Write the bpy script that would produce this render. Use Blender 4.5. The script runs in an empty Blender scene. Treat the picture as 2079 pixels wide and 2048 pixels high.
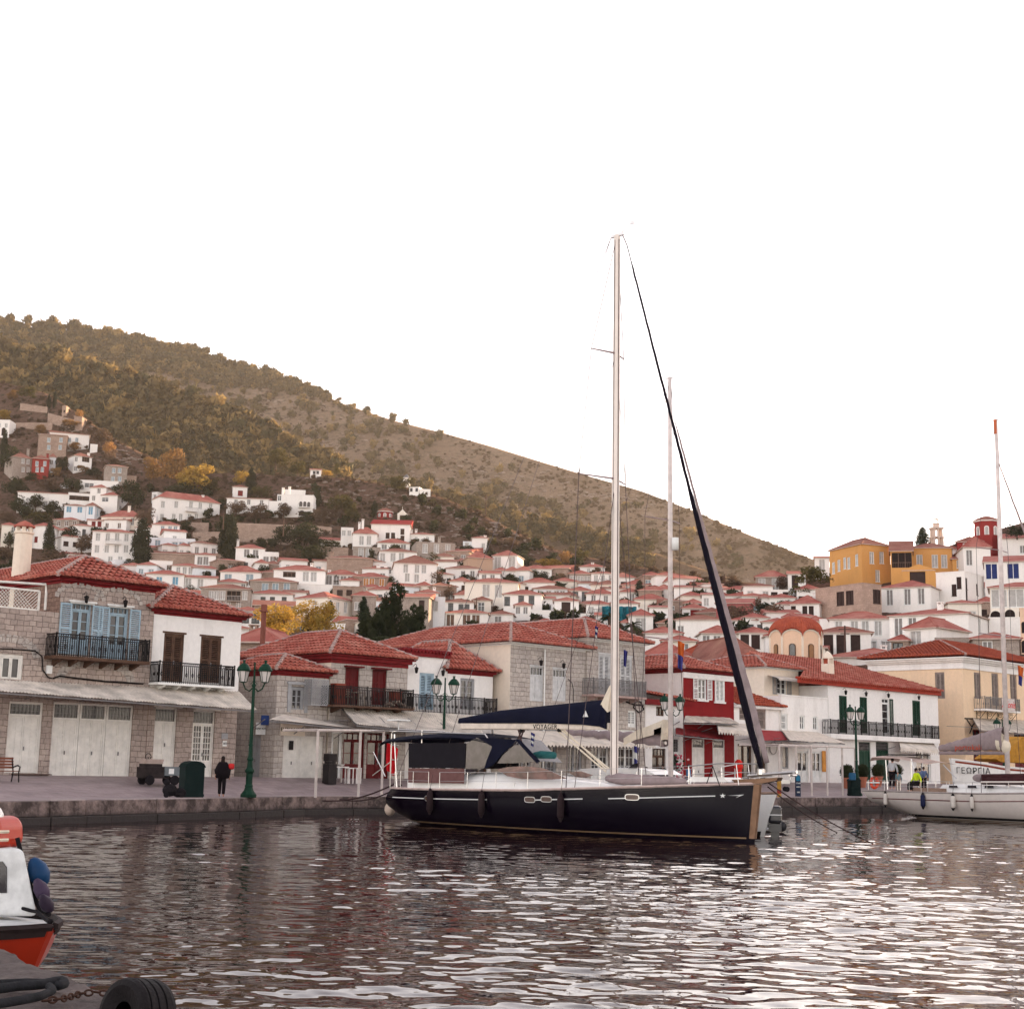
import bpy,bmesh,math,random
import numpy as np
from mathutils import Vector,Matrix,noise
R=math.radians
scene=bpy.context.scene
# ------------------------------------------------------------------ camera
IW,IH,FPX=2079,2048,2970.0
CAMZ=2.5
PITCH=math.atan((1550-1024)/FPX)
ROLL=0.02
_f=Vector((0,math.cos(PITCH),math.sin(PITCH)))
_u0=Vector((0,-math.sin(PITCH),math.cos(PITCH)))
_r0=Vector((1,0,0))
CR=_r0*math.cos(ROLL)+_u0*math.sin(ROLL)
CU=_u0*math.cos(ROLL)-_r0*math.sin(ROLL)
CP=Vector((0,0,CAMZ))
cam_d=bpy.data.cameras.new('camera')
cam=bpy.data.objects.new('camera',cam_d)
scene.collection.objects.link(cam)
cam.matrix_world=Matrix(((CR.x,CU.x,-_f.x,CP.x),(CR.y,CU.y,-_f.y,CP.y),(CR.z,CU.z,-_f.z,CP.z),(0,0,0,1)))
cam_d.sensor_width=36.0
cam_d.sensor_fit='HORIZONTAL'
cam_d.lens=36.0*FPX/IW
cam_d.clip_start=0.1
cam_d.clip_end=20000
scene.camera=cam
# ------------------------------------------------------------------ sky, sun, exposure
SUN_AZ,SUN_EL=47.0,13.0            # degrees right of the view axis, above the horizon
world=bpy.data.worlds.new('World')
scene.world=world
world.use_nodes=True
nt=world.node_tree
nt.nodes.clear()
sky=nt.nodes.new('ShaderNodeTexSky')
sky.sky_type='NISHITA'
sky.sun_disc=False
sky.sun_elevation=R(SUN_EL)
sky.sun_rotation=R(SUN_AZ)
sky.air_density=1.0
sky.dust_density=0.1
sky.ozone_density=1.0
hsv=nt.nodes.new('ShaderNodeHueSaturation')
hsv.inputs['Saturation'].default_value=0.35
wt=nt.nodes.new('ShaderNodeMix');wt.data_type='RGBA';wt.blend_type='MULTIPLY'
wt.inputs[0].default_value=1.0
wt.inputs[7].default_value=(1.0,0.895,0.865,1)
bg=nt.nodes.new('ShaderNodeBackground')
bg.inputs[1].default_value=0.15
wo=nt.nodes.new('ShaderNodeOutputWorld')
nt.links.new(sky.outputs[0],hsv.inputs['Color'])
nt.links.new(hsv.outputs[0],wt.inputs[6])
nt.links.new(wt.outputs[2],bg.inputs[0])
nt.links.new(bg.outputs[0],wo.inputs[0])
sl=bpy.data.lights.new('sun','SUN')
sl.energy=5.0
sl.angle=R(0.6)
sl.color=(1.0,0.72,0.42)
sun=bpy.data.objects.new('sun',sl)
scene.collection.objects.link(sun)
_sd=Vector((math.sin(R(SUN_AZ))*math.cos(R(SUN_EL)),math.cos(R(SUN_AZ))*math.cos(R(SUN_EL)),math.sin(R(SUN_EL))))
sun.rotation_euler=_sd.to_track_quat('Z','Y').to_euler()
sun.location=_sd*200
scene.view_settings.view_transform='Standard'
scene.view_settings.look='None'
scene.view_settings.gamma=1.0
scene.view_settings.exposure=1.72
scene.render.engine='CYCLES'
cy=scene.cycles
cy.max_bounces=6;cy.diffuse_bounces=3;cy.glossy_bounces=3;cy.transmission_bounces=4
cy.transparent_max_bounces=8;cy.volume_bounces=0
cy.use_denoising=True

# ------------------------------------------------------------------ pixel -> place
def ray(u,v):
 return (_f*FPX + CR*(u-IW/2) - CU*(v-IH/2))
def at(u,v,Y):
 d=ray(u,v);return CP + d*(Y/d.y)
def onz(u,v,z):
 d=ray(u,v);return CP + d*((z-CAMZ)/d.z)
def hor(u): return 1550+ROLL*(u-1040)
def adir(u,v=1450):
 d=ray(u,v);return d.x/d.y

# ------------------------------------------------------------------ materials
MATS={}
def _nm(name):
 m=bpy.data.materials.new(name);m.use_nodes=True
 n=m.node_tree;b=n.nodes['Principled BSDF']
 return m,n,b
def rgb(c): return (c[0],c[1],c[2],1)
def mixn(n,fac,a,b,mode='MIX'):
 x=n.nodes.new('ShaderNodeMix');x.data_type='RGBA';x.blend_type=mode
 for i,s in ((0,fac),(6,a),(7,b)):
  if hasattr(s,'is_linked') or isinstance(s,bpy.types.NodeSocket): n.links.new(s,x.inputs[i])
  else: x.inputs[i].default_value=s if i==0 else rgb(s)
 return x.outputs[2]
def noisen(n,scale,detail=4,coord=None,rough=0.6,dist=0.0):
 t=n.nodes.new('ShaderNodeTexNoise');t.inputs['Scale'].default_value=scale
 t.inputs['Detail'].default_value=detail;t.inputs['Roughness'].default_value=rough
 t.inputs['Distortion'].default_value=dist
 if coord is not None: n.links.new(coord,t.inputs['Vector'])
 return t
def rampn(n,sock,p0,p1,c0=(0,0,0),c1=(1,1,1)):
 r=n.nodes.new('ShaderNodeValToRGB');e=r.color_ramp.elements
 e[0].position=p0;e[1].position=p1;e[0].color=rgb(c0);e[1].color=rgb(c1)
 n.links.new(sock,r.inputs[0]);return r.outputs[0]
def coordn(n,kind='Object'):
 return n.nodes.new('ShaderNodeTexCoord').outputs[kind]
def worldpos(n):
 return n.nodes.new('ShaderNodeNewGeometry').outputs['Position']
def bumpn(n,b,h,strength=0.3,dist=0.05):
 x=n.nodes.new('ShaderNodeBump');x.inputs['Strength'].default_value=strength
 x.inputs['Distance'].default_value=dist
 n.links.new(h,x.inputs['Height']);n.links.new(x.outputs[0],b.inputs['Normal'])
def plain(name,c,rough=0.6,metal=0.0,var=0.25,scale=3.0,bump=0.0,spec=None):
 """a painted / plain surface with gentle wear"""
 if name in MATS: return MATS[name]
 m,n,b=_nm(name)
 w=worldpos(n)
 t=noisen(n,scale,5,w)
 dark=tuple(x*(1-var) for x in c);lite=tuple(min(1,x*(1+var*0.35)) for x in c)
 n.links.new(mixn(n,rampn(n,t.outputs[0],.3,.7),dark,lite),b.inputs['Base Color'])
 b.inputs['Roughness'].default_value=rough;b.inputs['Metallic'].default_value=metal
 b.inputs['Specular IOR Level'].default_value=spec if spec is not None else (.5 if rough < .45 or metal > 0 else .12)
 if bump: bumpn(n,b,noisen(n,scale*6,4,w).outputs[0],bump,0.02)
 MATS[name]=m;return m
def plaster(name,c,stain=(0.28,0.24,0.21),amt=0.35):
 if name in MATS: return MATS[name]
 m,n,b=_nm(name)
 w=worldpos(n)
 mp=n.nodes.new('ShaderNodeMapping');mp.inputs['Scale'].default_value=(1,1,0.25)
 n.links.new(w,mp.inputs[0])
 t1=noisen(n,0.8,6,mp.outputs[0],0.65);t2=noisen(n,5,5,w)
 a=mixn(n,rampn(n,t2.outputs[0],.25,.75),tuple(x*0.88 for x in c),c)
 f=n.nodes.new('ShaderNodeMath');f.operation='MULTIPLY';f.inputs[1].default_value=amt
 n.links.new(rampn(n,t1.outputs[0],.52,.80),f.inputs[0])
 n.links.new(mixn(n,f.outputs[0],a,stain),b.inputs['Base Color'])
 b.inputs['Roughness'].default_value=0.9;b.inputs['Specular IOR Level'].default_value=0.06
 bumpn(n,b,noisen(n,14,5,w).outputs[0],0.35,0.02)
 MATS[name]=m;return m
def masonry(name,c1,c2,mortar,bw=0.42,bh=0.24,rough_bump=0.7,warp=0.08):
 if name in MATS: return MATS[name]
 m,n,b=_nm(name)
 co=coordn(n)
 sp=n.nodes.new('ShaderNodeSeparateXYZ');n.links.new(co,sp.inputs[0])
 ad=n.nodes.new('ShaderNodeMath');ad.operation='ADD'
 n.links.new(sp.outputs[0],ad.inputs[0]);n.links.new(sp.outputs[1],ad.inputs[1])
 cb=n.nodes.new('ShaderNodeCombineXYZ');n.links.new(ad.outputs[0],cb.inputs[0]);n.links.new(sp.outputs[2],cb.inputs[1])
 wn=noisen(n,1.6,3,co)
 vm=n.nodes.new('ShaderNodeVectorMath');vm.operation='MULTIPLY_ADD'
 n.links.new(wn.outputs['Color'],vm.inputs[0]);vm.inputs[1].default_value=(warp*2,warp*2,0)
 n.links.new(cb.outputs[0],vm.inputs[2])
 br=n.nodes.new('ShaderNodeTexBrick');n.links.new(vm.outputs[0],br.inputs['Vector'])
 br.inputs['Scale'].default_value=1.0;br.inputs['Brick Width'].default_value=bw;br.inputs['Row Height'].default_value=bh
 br.inputs['Mortar Size'].default_value=0.014;br.inputs['Mortar Smooth'].default_value=0.4;br.inputs['Bias'].default_value=-0.1
 br.inputs['Color1'].default_value=rgb(c1);br.inputs['Color2'].default_value=rgb(c2);br.inputs['Mortar'].default_value=rgb(mortar)
 br.offset=0.37;br.squash=0.7;br.squash_frequency=3
 t=noisen(n,6,6,co);t3=noisen(n,0.6,4,co)
 col=mixn(n,0.75,br.outputs[0],rampn(n,t.outputs[0],.2,.8,(.55,.5,.48),(1.15,1.1,1.05)),'MULTIPLY')
 col=mixn(n,0.6,col,rampn(n,t3.outputs[0],.3,.7,(.75,.72,.7),(1.1,1.05,1.0)),'MULTIPLY')
 n.links.new(col,b.inputs['Base Color'])
 b.inputs['Roughness'].default_value=0.92;b.inputs['Specular IOR Level'].default_value=0.05
 h=n.nodes.new('ShaderNodeMath');h.operation='MULTIPLY_ADD'
 n.links.new(br.outputs['Fac'],h.inputs[0]);h.inputs[1].default_value=-1.0;n.links.new(t.outputs[0],h.inputs[2])
 bumpn(n,b,h.outputs[0],rough_bump,0.04)
 MATS[name]=m;return m
def rooftile(name,c1,c2,c3,far=False):
 if name in MATS: return MATS[name]
 m,n,b=_nm(name)
 co=coordn(n) if not far else worldpos(n)
 v=n.nodes.new('ShaderNodeTexVoronoi');v.inputs['Scale'].default_value=3.2 if not far else 1.6
 n.links.new(co,v.inputs['Vector'])
 sp=n.nodes.new('ShaderNodeSeparateColor');n.links.new(v.outputs['Color'],sp.inputs[0])
 t=noisen(n,1.2 if not far else 0.35,5,co)
 a=mixn(n,sp.outputs[0],c1,c2)
 a=mixn(n,rampn(n,t.outputs[0],.45,.72),a,c3)
 t2=noisen(n,9,5,co)
 a=mixn(n,0.6,a,rampn(n,t2.outputs[0],.25,.75,(.55,.5,.5),(1.2,1.15,1.1)),'MULTIPLY')
 n.links.new(a,b.inputs['Base Color'])
 b.inputs['Roughness'].default_value=0.85;b.inputs['Specular IOR Level'].default_value=0.05
 bumpn(n,b,t2.outputs[0],0.4,0.02)
 MATS[name]=m;return m
def glassmat(name,c=(0.02,0.018,0.02),rough=0.08):
 if name in MATS: return MATS[name]
 m,n,b=_nm(name)
 t=noisen(n,2.0,2,worldpos(n))
 n.links.new(mixn(n,rampn(n,t.outputs[0],.35,.65),c,tuple(x*2.6 for x in c)),b.inputs['Base Color'])
 b.inputs['Roughness'].default_value=rough;b.inputs['IOR'].default_value=1.5
 bumpn(n,b,noisen(n,1.5,2,worldpos(n)).outputs[0],0.05,0.02)
 MATS[name]=m;return m

WHITE=plaster('limewash_white',(0.8715,0.84,0.8085),amt=0.30)
WHITE_FAR=plaster('limewash_far',(0.882,0.84,0.798),amt=0.22)
WHITE_COOL=plaster('limewash_cool',(0.80,0.82,0.84),amt=0.2)
CREAM=plaster('cream_plaster',(0.80,0.69,0.57),amt=0.30)
CREAM_FAR=plaster('cream_far',(0.84,0.7665,0.672),amt=0.2)
YELLOW=plaster('pale_yellow_plaster',(0.86,0.64,0.44),amt=0.25)
OCHRE=plaster('ochre_plaster',(0.66,0.335,0.11),(0.45,0.24,0.09),0.5)
PEACH=plaster('peach_plaster',(0.80,0.56,0.40),amt=0.25)
PINKW=plaster('pink_plaster',(0.62,0.34,0.28),amt=0.3)
REDWALL=plaster('red_wall',(0.2337,0.01773,0.01934),(0.137,0.01612,0.01612),0.5)
REDFAR=plaster('red_wall_far',(0.2808,0.0351,0.0312),(0.195,0.039,0.0312),0.4)
ROSEFAR=plaster('rose_wall_far',(0.3822,0.1183,0.1092),amt=0.4)
STONE=masonry('pale_ashlar',(0.4976,0.4357,0.4037),(0.3845,0.3325,0.31),(0.2149,0.1777,0.1638))
STONE_G=masonry('grey_ashlar',(0.5606,0.5355,0.511),(0.4533,0.4284,0.4114),(0.2624,0.2394,0.2256),0.5,0.27)
STONE_B=masonry('brown_rubble',(0.3217,0.2242,0.1852),(0.234,0.1608,0.1365),(0.1268,0.08775,0.078),0.34,0.2,0.9,0.14)
STONE_FAR=masonry('far_rubble',(0.4462,0.3506,0.2975),(0.3506,0.2656,0.2231),(0.2338,0.17,0.1487),0.7,0.38,0.6,0.3)
STONE_FARG=masonry('far_grey_ashlar',(0.4446,0.3978,0.3627),(0.3627,0.3217,0.2925),(0.234,0.1989,0.1755),0.7,0.38,0.6,0.3)
STONE_FORT=masonry('fort_rubble',(0.55,0.4125,0.3506),(0.4675,0.3438,0.2888),(0.3712,0.275,0.2338),0.8,0.4,0.6,0.4)
TILE=rooftile('red_clay_tile',(0.48,0.145,0.105),(0.36,0.10,0.078),(0.56,0.25,0.19))
TILE_O=rooftile('orange_clay_tile',(0.4423,0.1053,0.05792),(0.3475,0.07898,0.04739),(0.3159,0.07371,0.05265))
TILE_FAR=rooftile('red_tile_far',(0.403,0.1377,0.1125),(0.312,0.0986,0.0825),(0.468,0.2175,0.1725),True)
TILE_FARB=rooftile('brown_tile_far',(0.3023,0.1317,0.1024),(0.2438,0.0975,0.078),(0.351,0.1852,0.1365),True)
TILE_RED=rooftile('painted_red_tile',(0.3024,0.01848,0.0252),(0.252,0.0168,0.02184),(0.336,0.042,0.0378),True)
REDTRIM=plain('red_paint_trim',(0.1944,0.01296,0.01584),0.7,var=0.35)
GLASS=glassmat('window_glass')
IRON=plain('black_iron',(0.014,0.011,0.011),0.5,var=0.3)
GREENM=plain('green_cast_iron',(0.0066,0.0396,0.022),0.5,var=0.35)
DGREEN=plain('dark_green_paint',(0.006,0.045,0.025),0.5,var=0.3)
WOODW=plain('white_door_paint',(0.7659,0.7349,0.6831),0.6,var=0.18)
WFRAME=plain('white_frame_paint',(0.805,0.805,0.782),0.6,var=0.15)
GFRAME=plain('grey_frame_paint',(0.351,0.351,0.3608),0.6,var=0.2)
BLUESH=plain('pale_blue_paint',(0.351,0.468,0.546),0.6,var=0.2)
BROWNSH=plain('weathered_wood',(0.1105,0.06175,0.04225),0.75,var=0.4)
REDDOOR=plain('red_door_paint',(0.12,0.0072,0.009),0.5,var=0.3)
STEEL=plain('stainless_steel',(0.62,0.60,0.58),0.3,0.9,var=0.1)
ALU=plain('mast_white_paint',(0.814,0.726,0.66),0.4,0.0,var=0.08)
GELW=plain('white_gelcoat',(0.78,0.76,0.73),0.25,var=0.06)

# ------------------------------------------------------------------ mesh builder
class MB:
 def __init__(s): s.v=[];s.f=[];s.mi=[];s.m=0
 def add(s,vs,fs):
  k=len(s.v);s.v.extend([tuple(p) for p in vs])
  for f in fs: s.f.append([i+k for i in f]);s.mi.append(s.m)
  return s
 def quad(s,a,b,c,d): return s.add([a,b,c,d],[(0,1,2,3)])
 def tri(s,a,b,c): return s.add([a,b,c],[(0,1,2)])
 def box(s,x0,x1,y0,y1,z0,z1):
  return s.add([(x0,y0,z0),(x1,y0,z0),(x1,y1,z0),(x0,y1,z0),(x0,y0,z1),(x1,y0,z1),(x1,y1,z1),(x0,y1,z1)],
                     [(0,1,5,4),(1,2,6,5),(2,3,7,6),(3,0,4,7),(4,5,6,7),(3,2,1,0)])
 def obox(s,c,ax,ay,az):
  """box from centre and three half-axis vectors"""
  c=Vector(c);ax=Vector(ax);ay=Vector(ay);az=Vector(az);P=[]
  for k in (-1,1):
   for i,j in ((-1,-1),(1,-1),(1,1),(-1,1)): P.append(c+ax*i+ay*j+az*k)
  return s.add(P,[(0,1,5,4),(1,2,6,5),(2,3,7,6),(3,0,4,7),(4,5,6,7),(3,2,1,0)])
 def bar(s,a,b,w,h=None,up=(0,0,1)):
  a=Vector(a);b=Vector(b);d=(b-a);L=d.length
  if L < 1e-6: return s
  d /=L;up=Vector(up);x=d.cross(up)
  if x.length < 1e-4: x=d.cross(Vector((0,1,0)))
  x.normalize();y=x.cross(d);h=h or w
  return s.obox((a+b)/2,x*w/2,d*L/2,y*h/2)
 def tube(s,pts,r,n=6,caps=True):
  pts=[Vector(p) for p in pts];N=len(pts)
  rs=r if isinstance(r,(list,tuple)) else [r]*N
  vs=[];px=None
  for i,p in enumerate(pts):
   d=(pts[min(i+1,N-1)]-pts[max(i-1,0)])
   d=d.normalized() if d.length > 1e-9 else Vector((0,0,1))
   if px is None:
    px=d.cross(Vector((0,0,1)))
    if px.length < 1e-3: px=d.cross(Vector((0,1,0)))
   px=(px-d*px.dot(d));px=px.normalized() if px.length > 1e-6 else d.orthogonal().normalized()
   py=d.cross(px)
   for k in range(n):
    a=2*math.pi*k/n;vs.append(p+(px*math.cos(a)+py*math.sin(a))*rs[i])
  fs=[(i*n+k,i*n+(k+1) % n,(i+1)*n+(k+1) % n,(i+1)*n+k) for i in range(N-1) for k in range(n)]
  if caps: fs +=[tuple(reversed(range(n))),tuple(range((N-1)*n,N*n))]
  return s.add(vs,fs)
 def lathe(s,prof,c=(0,0,0),n=12,ax='z',cap=True):
  c=Vector(c);vs=[]
  for r,h in prof:
   for k in range(n):
    a=2*math.pi*k/n
    q=(r*math.cos(a),r*math.sin(a),h)
    if ax=='x': q=(q[2],q[0],q[1])
    elif ax=='y': q=(q[0],q[2],q[1])
    vs.append(c+Vector(q))
  N=len(prof)
  fs=[(i*n+k,i*n+(k+1) % n,(i+1)*n+(k+1) % n,(i+1)*n+k) for i in range(N-1) for k in range(n)]
  if cap: fs +=[tuple(reversed(range(n))),tuple(range((N-1)*n,N*n))]
  return s.add(vs,fs)
 def ball(s,c,rx,ry=None,rz=None,n=10,m=7):
  ry=rx if ry is None else ry;rz=rx if rz is None else rz
  prof=[];vs=[];c=Vector(c)
  for j in range(1,m):
   t=math.pi*j/m
   for k in range(n):
    a=2*math.pi*k/n
    vs.append(c+Vector((rx*math.sin(t)*math.cos(a),ry*math.sin(t)*math.sin(a),-rz*math.cos(t))))
  q=len(vs);vs +=[c+Vector((0,0,-rz)),c+Vector((0,0,rz))]
  fs=[(j*n+k,j*n+(k+1) % n,(j+1)*n+(k+1) % n,(j+1)*n+k) for j in range(m-2) for k in range(n)]
  fs +=[(q,(k+1) % n,k) for k in range(n)] + [(q+1,(m-2)*n+k,(m-2)*n+(k+1) % n) for k in range(n)]
  return s.add(vs,fs)
 def prism(s,poly,a,b,axis='y'):
  """2D outline extruded along an axis: 'y' -> poly in xz"""
  def P(p,t): return {'y': (p[0],t,p[1]),'x': (t,p[0],p[1]),'z': (p[0],p[1],t)}[axis]
  n=len(poly)
  return s.add([P(p,a) for p in poly]+[P(p,b) for p in poly],
                     [tuple(range(n)),tuple(reversed(range(n,2*n)))]+[(i,i+n,(i+1) % n+n,(i+1) % n) for i in range(n)])
 def grid(s,rows):
  n=len(rows[0]);m=len(rows)
  return s.add([p for r in rows for p in r],[(i*n+k,i*n+k+1,(i+1)*n+k+1,(i+1)*n+k) for i in range(m-1) for k in range(n-1)])
 def mesh(s,name,mats,smooth=False):
  me=bpy.data.meshes.new(name);me.from_pydata(s.v,[],s.f)
  for m in (mats if isinstance(mats,(list,tuple)) else [mats]): me.materials.append(m)
  if max(s.mi,default=0): me.polygons.foreach_set('material_index',s.mi)
  if smooth: me.polygons.foreach_set('use_smooth',[True]*len(s.f))
  me.update();return me
 def build(s,name,mats,parent=None,smooth=False,label=None):
  o=bpy.data.objects.new(name,s.mesh(name,mats,smooth));scene.collection.objects.link(o)
  if parent is not None: o.parent=parent
  if label: o['label']=label
  return o
def bevel(o,w=0.02,seg=2):
 md=o.modifiers.new('bevel','BEVEL');md.width=w;md.segments=seg;md.limit_method='ANGLE';return o
def thing(name,label,cat,loc=(0,0,0),rz=0.0,group=None):
 o=bpy.data.objects.new(name,None);scene.collection.objects.link(o)
 o.location=loc;o.rotation_euler=(0,0,rz);o.empty_display_size=0.2
 o['label']=label;o['category']=cat
 if group: o['group']=group
 return o
def tag(o,label,cat,group=None,kind=None):
 o['label']=label;o['category']=cat
 if group: o['group']=group
 if kind: o['kind']=kind
 return o
def struct(o): o['kind']='structure';return o
def copy_tree(o,parent=None):
 c=o.copy();scene.collection.objects.link(c)
 if parent is not None: c.parent=parent
 for ch in list(o.children): copy_tree(ch,c)
 return c
_font_cache={}
def text_mesh(txt,size=1.0,depth=0.01,align='CENTER',shear=0.0,space=1.0):
 cu=bpy.data.curves.new('lettering','FONT');cu.body=txt;cu.size=size;cu.extrude=depth
 cu.align_x=align;cu.align_y='CENTER';cu.shear=shear;cu.space_character=space;cu.resolution_u=3
 ob=bpy.data.objects.new('lettering',cu);scene.collection.objects.link(ob)
 bpy.context.view_layer.update()
 me=bpy.data.meshes.new_from_object(ob.evaluated_get(bpy.context.evaluated_depsgraph_get()))
 bpy.data.objects.remove(ob);bpy.data.curves.remove(cu)
 return me
def lettering(txt,size,mat_,parent,loc,rot=(R(90),0,0),depth=0.008,name='lettering',**k):
 me=text_mesh(txt,size,depth,**k);me.materials.clear();me.materials.append(mat_)
 o=bpy.data.objects.new(name,me);scene.collection.objects.link(o)
 o.parent=parent;o.location=loc;o.rotation_euler=rot
 return o
rnd=random.Random(7)
HAZE=0.00009
# ================================================================== WATER, QUAY, HILLS
def depth_town(u,v):
 D=np.interp(v,[760,850,950,1050,1150,1240,1300,1350,1420],[500,472,435,398,352,296,235,185,118])
 D=float(D*np.interp(u,[0,1200,1560,1800,2079],[1,1,.88,.80,.78]))
 a=min(0.36,max(-0.5,adir(u)))
 return max(D,85/(1-a)+14+max(0,(1400-v))*0.16)
RIDGE_TOWN=([-400,-100,0,100,180,240,300,350,420,500,560,620,700,780,840,880,960,1020,1100,1140,1200,1300,1400,1480,1560,1600,1650,1700,1800,1900,1990,2079,2200,2500,3000,3600,6600],
              [700,745,775,800,855,895,925,945,962,958,966,968,970,982,992,1003,1035,1065,1105,1118,1132,1150,1168,1180,1185,1185,1178,1168,1148,1118,1085,1060,1040,900,690,600,600])  # right of the frame the unseen ridge is raised to shade the harbour
def hnoise(p,rough,seed,t):
 g=1-abs(noise.noise(Vector((p.x*.011+.3*p.z*.01,p.y*.006,seed+9))))*2.2
 return (noise.fractal(Vector((p.x*0.03,p.y*0.03,seed)),1.0,2.0,5)*.8+(g-.5)*(1.6 if rough > 3 else 0))*rough*math.sin(math.pi*min(1,max(0,t)))
def hill_sheet(name,us,ridge,bottom_v,dfun,mat_,rows=40,back=120,rough=2.0,seed=1,drop=1.0):
 """a hillside: swept from its foot up to its ridge line, then falling away behind"""
 P=[]
 for j in range(rows+1):
  t=j/rows;row=[]
  for u in us:
   vr=float(np.interp(u,ridge[0],ridge[1]));v=bottom_v+(vr-bottom_v)*t
   D=dfun(u,v);p=at(u,v,D)
   p.z +=hnoise(p,rough,seed,t)
   row.append(p)
  P.append(row)
 last=P[-1]
 for q in (0.25,0.6,1.0):
  P.append([Vector((p.x*(1+q*back/p.y),p.y+back*q,p.z-back*q*(0.3+0.5*q)*drop)) for p in last])
 mb=MB();mb.grid(P)
 o=mb.build(name,mat_,smooth=True);struct(o);return o
def scrub_mat(name,soil,dry,bush,rock,s=1.0,bushamt=(0.48,0.62)):
 m,n,b=_nm(name);w=worldpos(n)
 t1=noisen(n,0.02*s,8,w,0.65);t2=noisen(n,0.22*s,8,w,0.7);t3=noisen(n,0.06*s,6,w,0.7);t4=noisen(n,1.4*s,5,w,.7)
 a=mixn(n,rampn(n,t1.outputs[0],.35,.65),soil,dry)
 a=mixn(n,rampn(n,t3.outputs[0],.60,.72),a,rock)
 a=mixn(n,rampn(n,t2.outputs[0],bushamt[0],bushamt[1]),a,bush)
 a=mixn(n,0.7,a,rampn(n,t4.outputs[0],.25,.75,(.55,.55,.55),(1.3,1.3,1.3)),'MULTIPLY')
 n.links.new(a,b.inputs['Base Color']);b.inputs['Roughness'].default_value=1.0;b.inputs['Specular IOR Level'].default_value=0.0
 h=n.nodes.new('ShaderNodeMath');h.operation='MULTIPLY_ADD';h.inputs[1].default_value=3.0
 n.links.new(t2.outputs[0],h.inputs[0]);n.links.new(t4.outputs[0],h.inputs[2])
 bumpn(n,b,h.outputs[0],0.9,0.8)
 return m
M_TOWN=scrub_mat('dry_town_slope',(0.17,0.10,0.078),(0.22,0.135,0.10),(0.06,0.05,0.032),(0.30,0.23,0.19),3.0,(.50,.62))
M_MTN=scrub_mat('dry_mountain',(0.20,0.138,0.10),(0.265,0.19,0.14),(0.11,0.085,0.054),(0.36,0.29,0.24),1.0,(.50,.66))
M_SPUR=scrub_mat('dry_spur',(0.15,0.10,0.07),(0.19,0.125,0.085),(0.07,0.055,0.032),(0.24,0.19,0.15),1.3,(.50,.64))
US=list(range(-500,2300,14))
UR=US+list(range(2300,6600,60))  # added columns out of view carry the shading ridge
hill_sheet('hill_slope',UR,RIDGE_TOWN,1565,lambda u,v: depth_town(u,v),M_TOWN,60,60,1.5,3.1)
# spur with the pine wood, left
RIDGE_SPUR=([-500,-100,0,120,240,330,420,500,560,600,640,720,800,900,1000,1200,1500,2600],
              [600,690,712,740,772,805,835,868,893,916,938,975,1010,1040,1060,1150,1250,1300])
d_spur=lambda u,v: float(np.interp(v,[600,700,800,900,1000,1100,1300],[690,660,630,600,575,550,520]))
hill_sheet('hill_spur',US,RIDGE_SPUR,1300,d_spur,M_SPUR,34,90,5.0,7.7)
RIDGE_SPUR2=([-500,500,700,820,900,1000,1100,1180,1250,1330,1400,1480,1560,2600],
               [1100,1010,985,985,1003,1033,1062,1085,1102,1122,1146,1172,1205,1300])
d_spur2=lambda u,v: float(np.interp(v,[980,1050,1100,1150,1300],[640,615,590,570,500]))
hill_sheet('hill_shoulder',US,RIDGE_SPUR2,1320,d_spur2,M_SPUR,24,80,4.0,2.2)
SKYL=([-500,-100,0,60,130,230,300,400,480,560,620,700,800,900,1000,1100,1200,1300,1400,1500,1580,1650,1700,1800,2600],
  [560,638,653,664,670,684,699,724,745,765,786,821,854,879,907,938,968,996,1034,1077,1109,1135,1160,1200,1300])
d_mtn=lambda u,v: float(np.interp(v,[600,700,850,1000,1100,1300],[1120,1050,930,820,760,690]))
hill_sheet('mountain',US,SKYL,1300,d_mtn,M_MTN,50,300,9.0,5.5)
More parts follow.
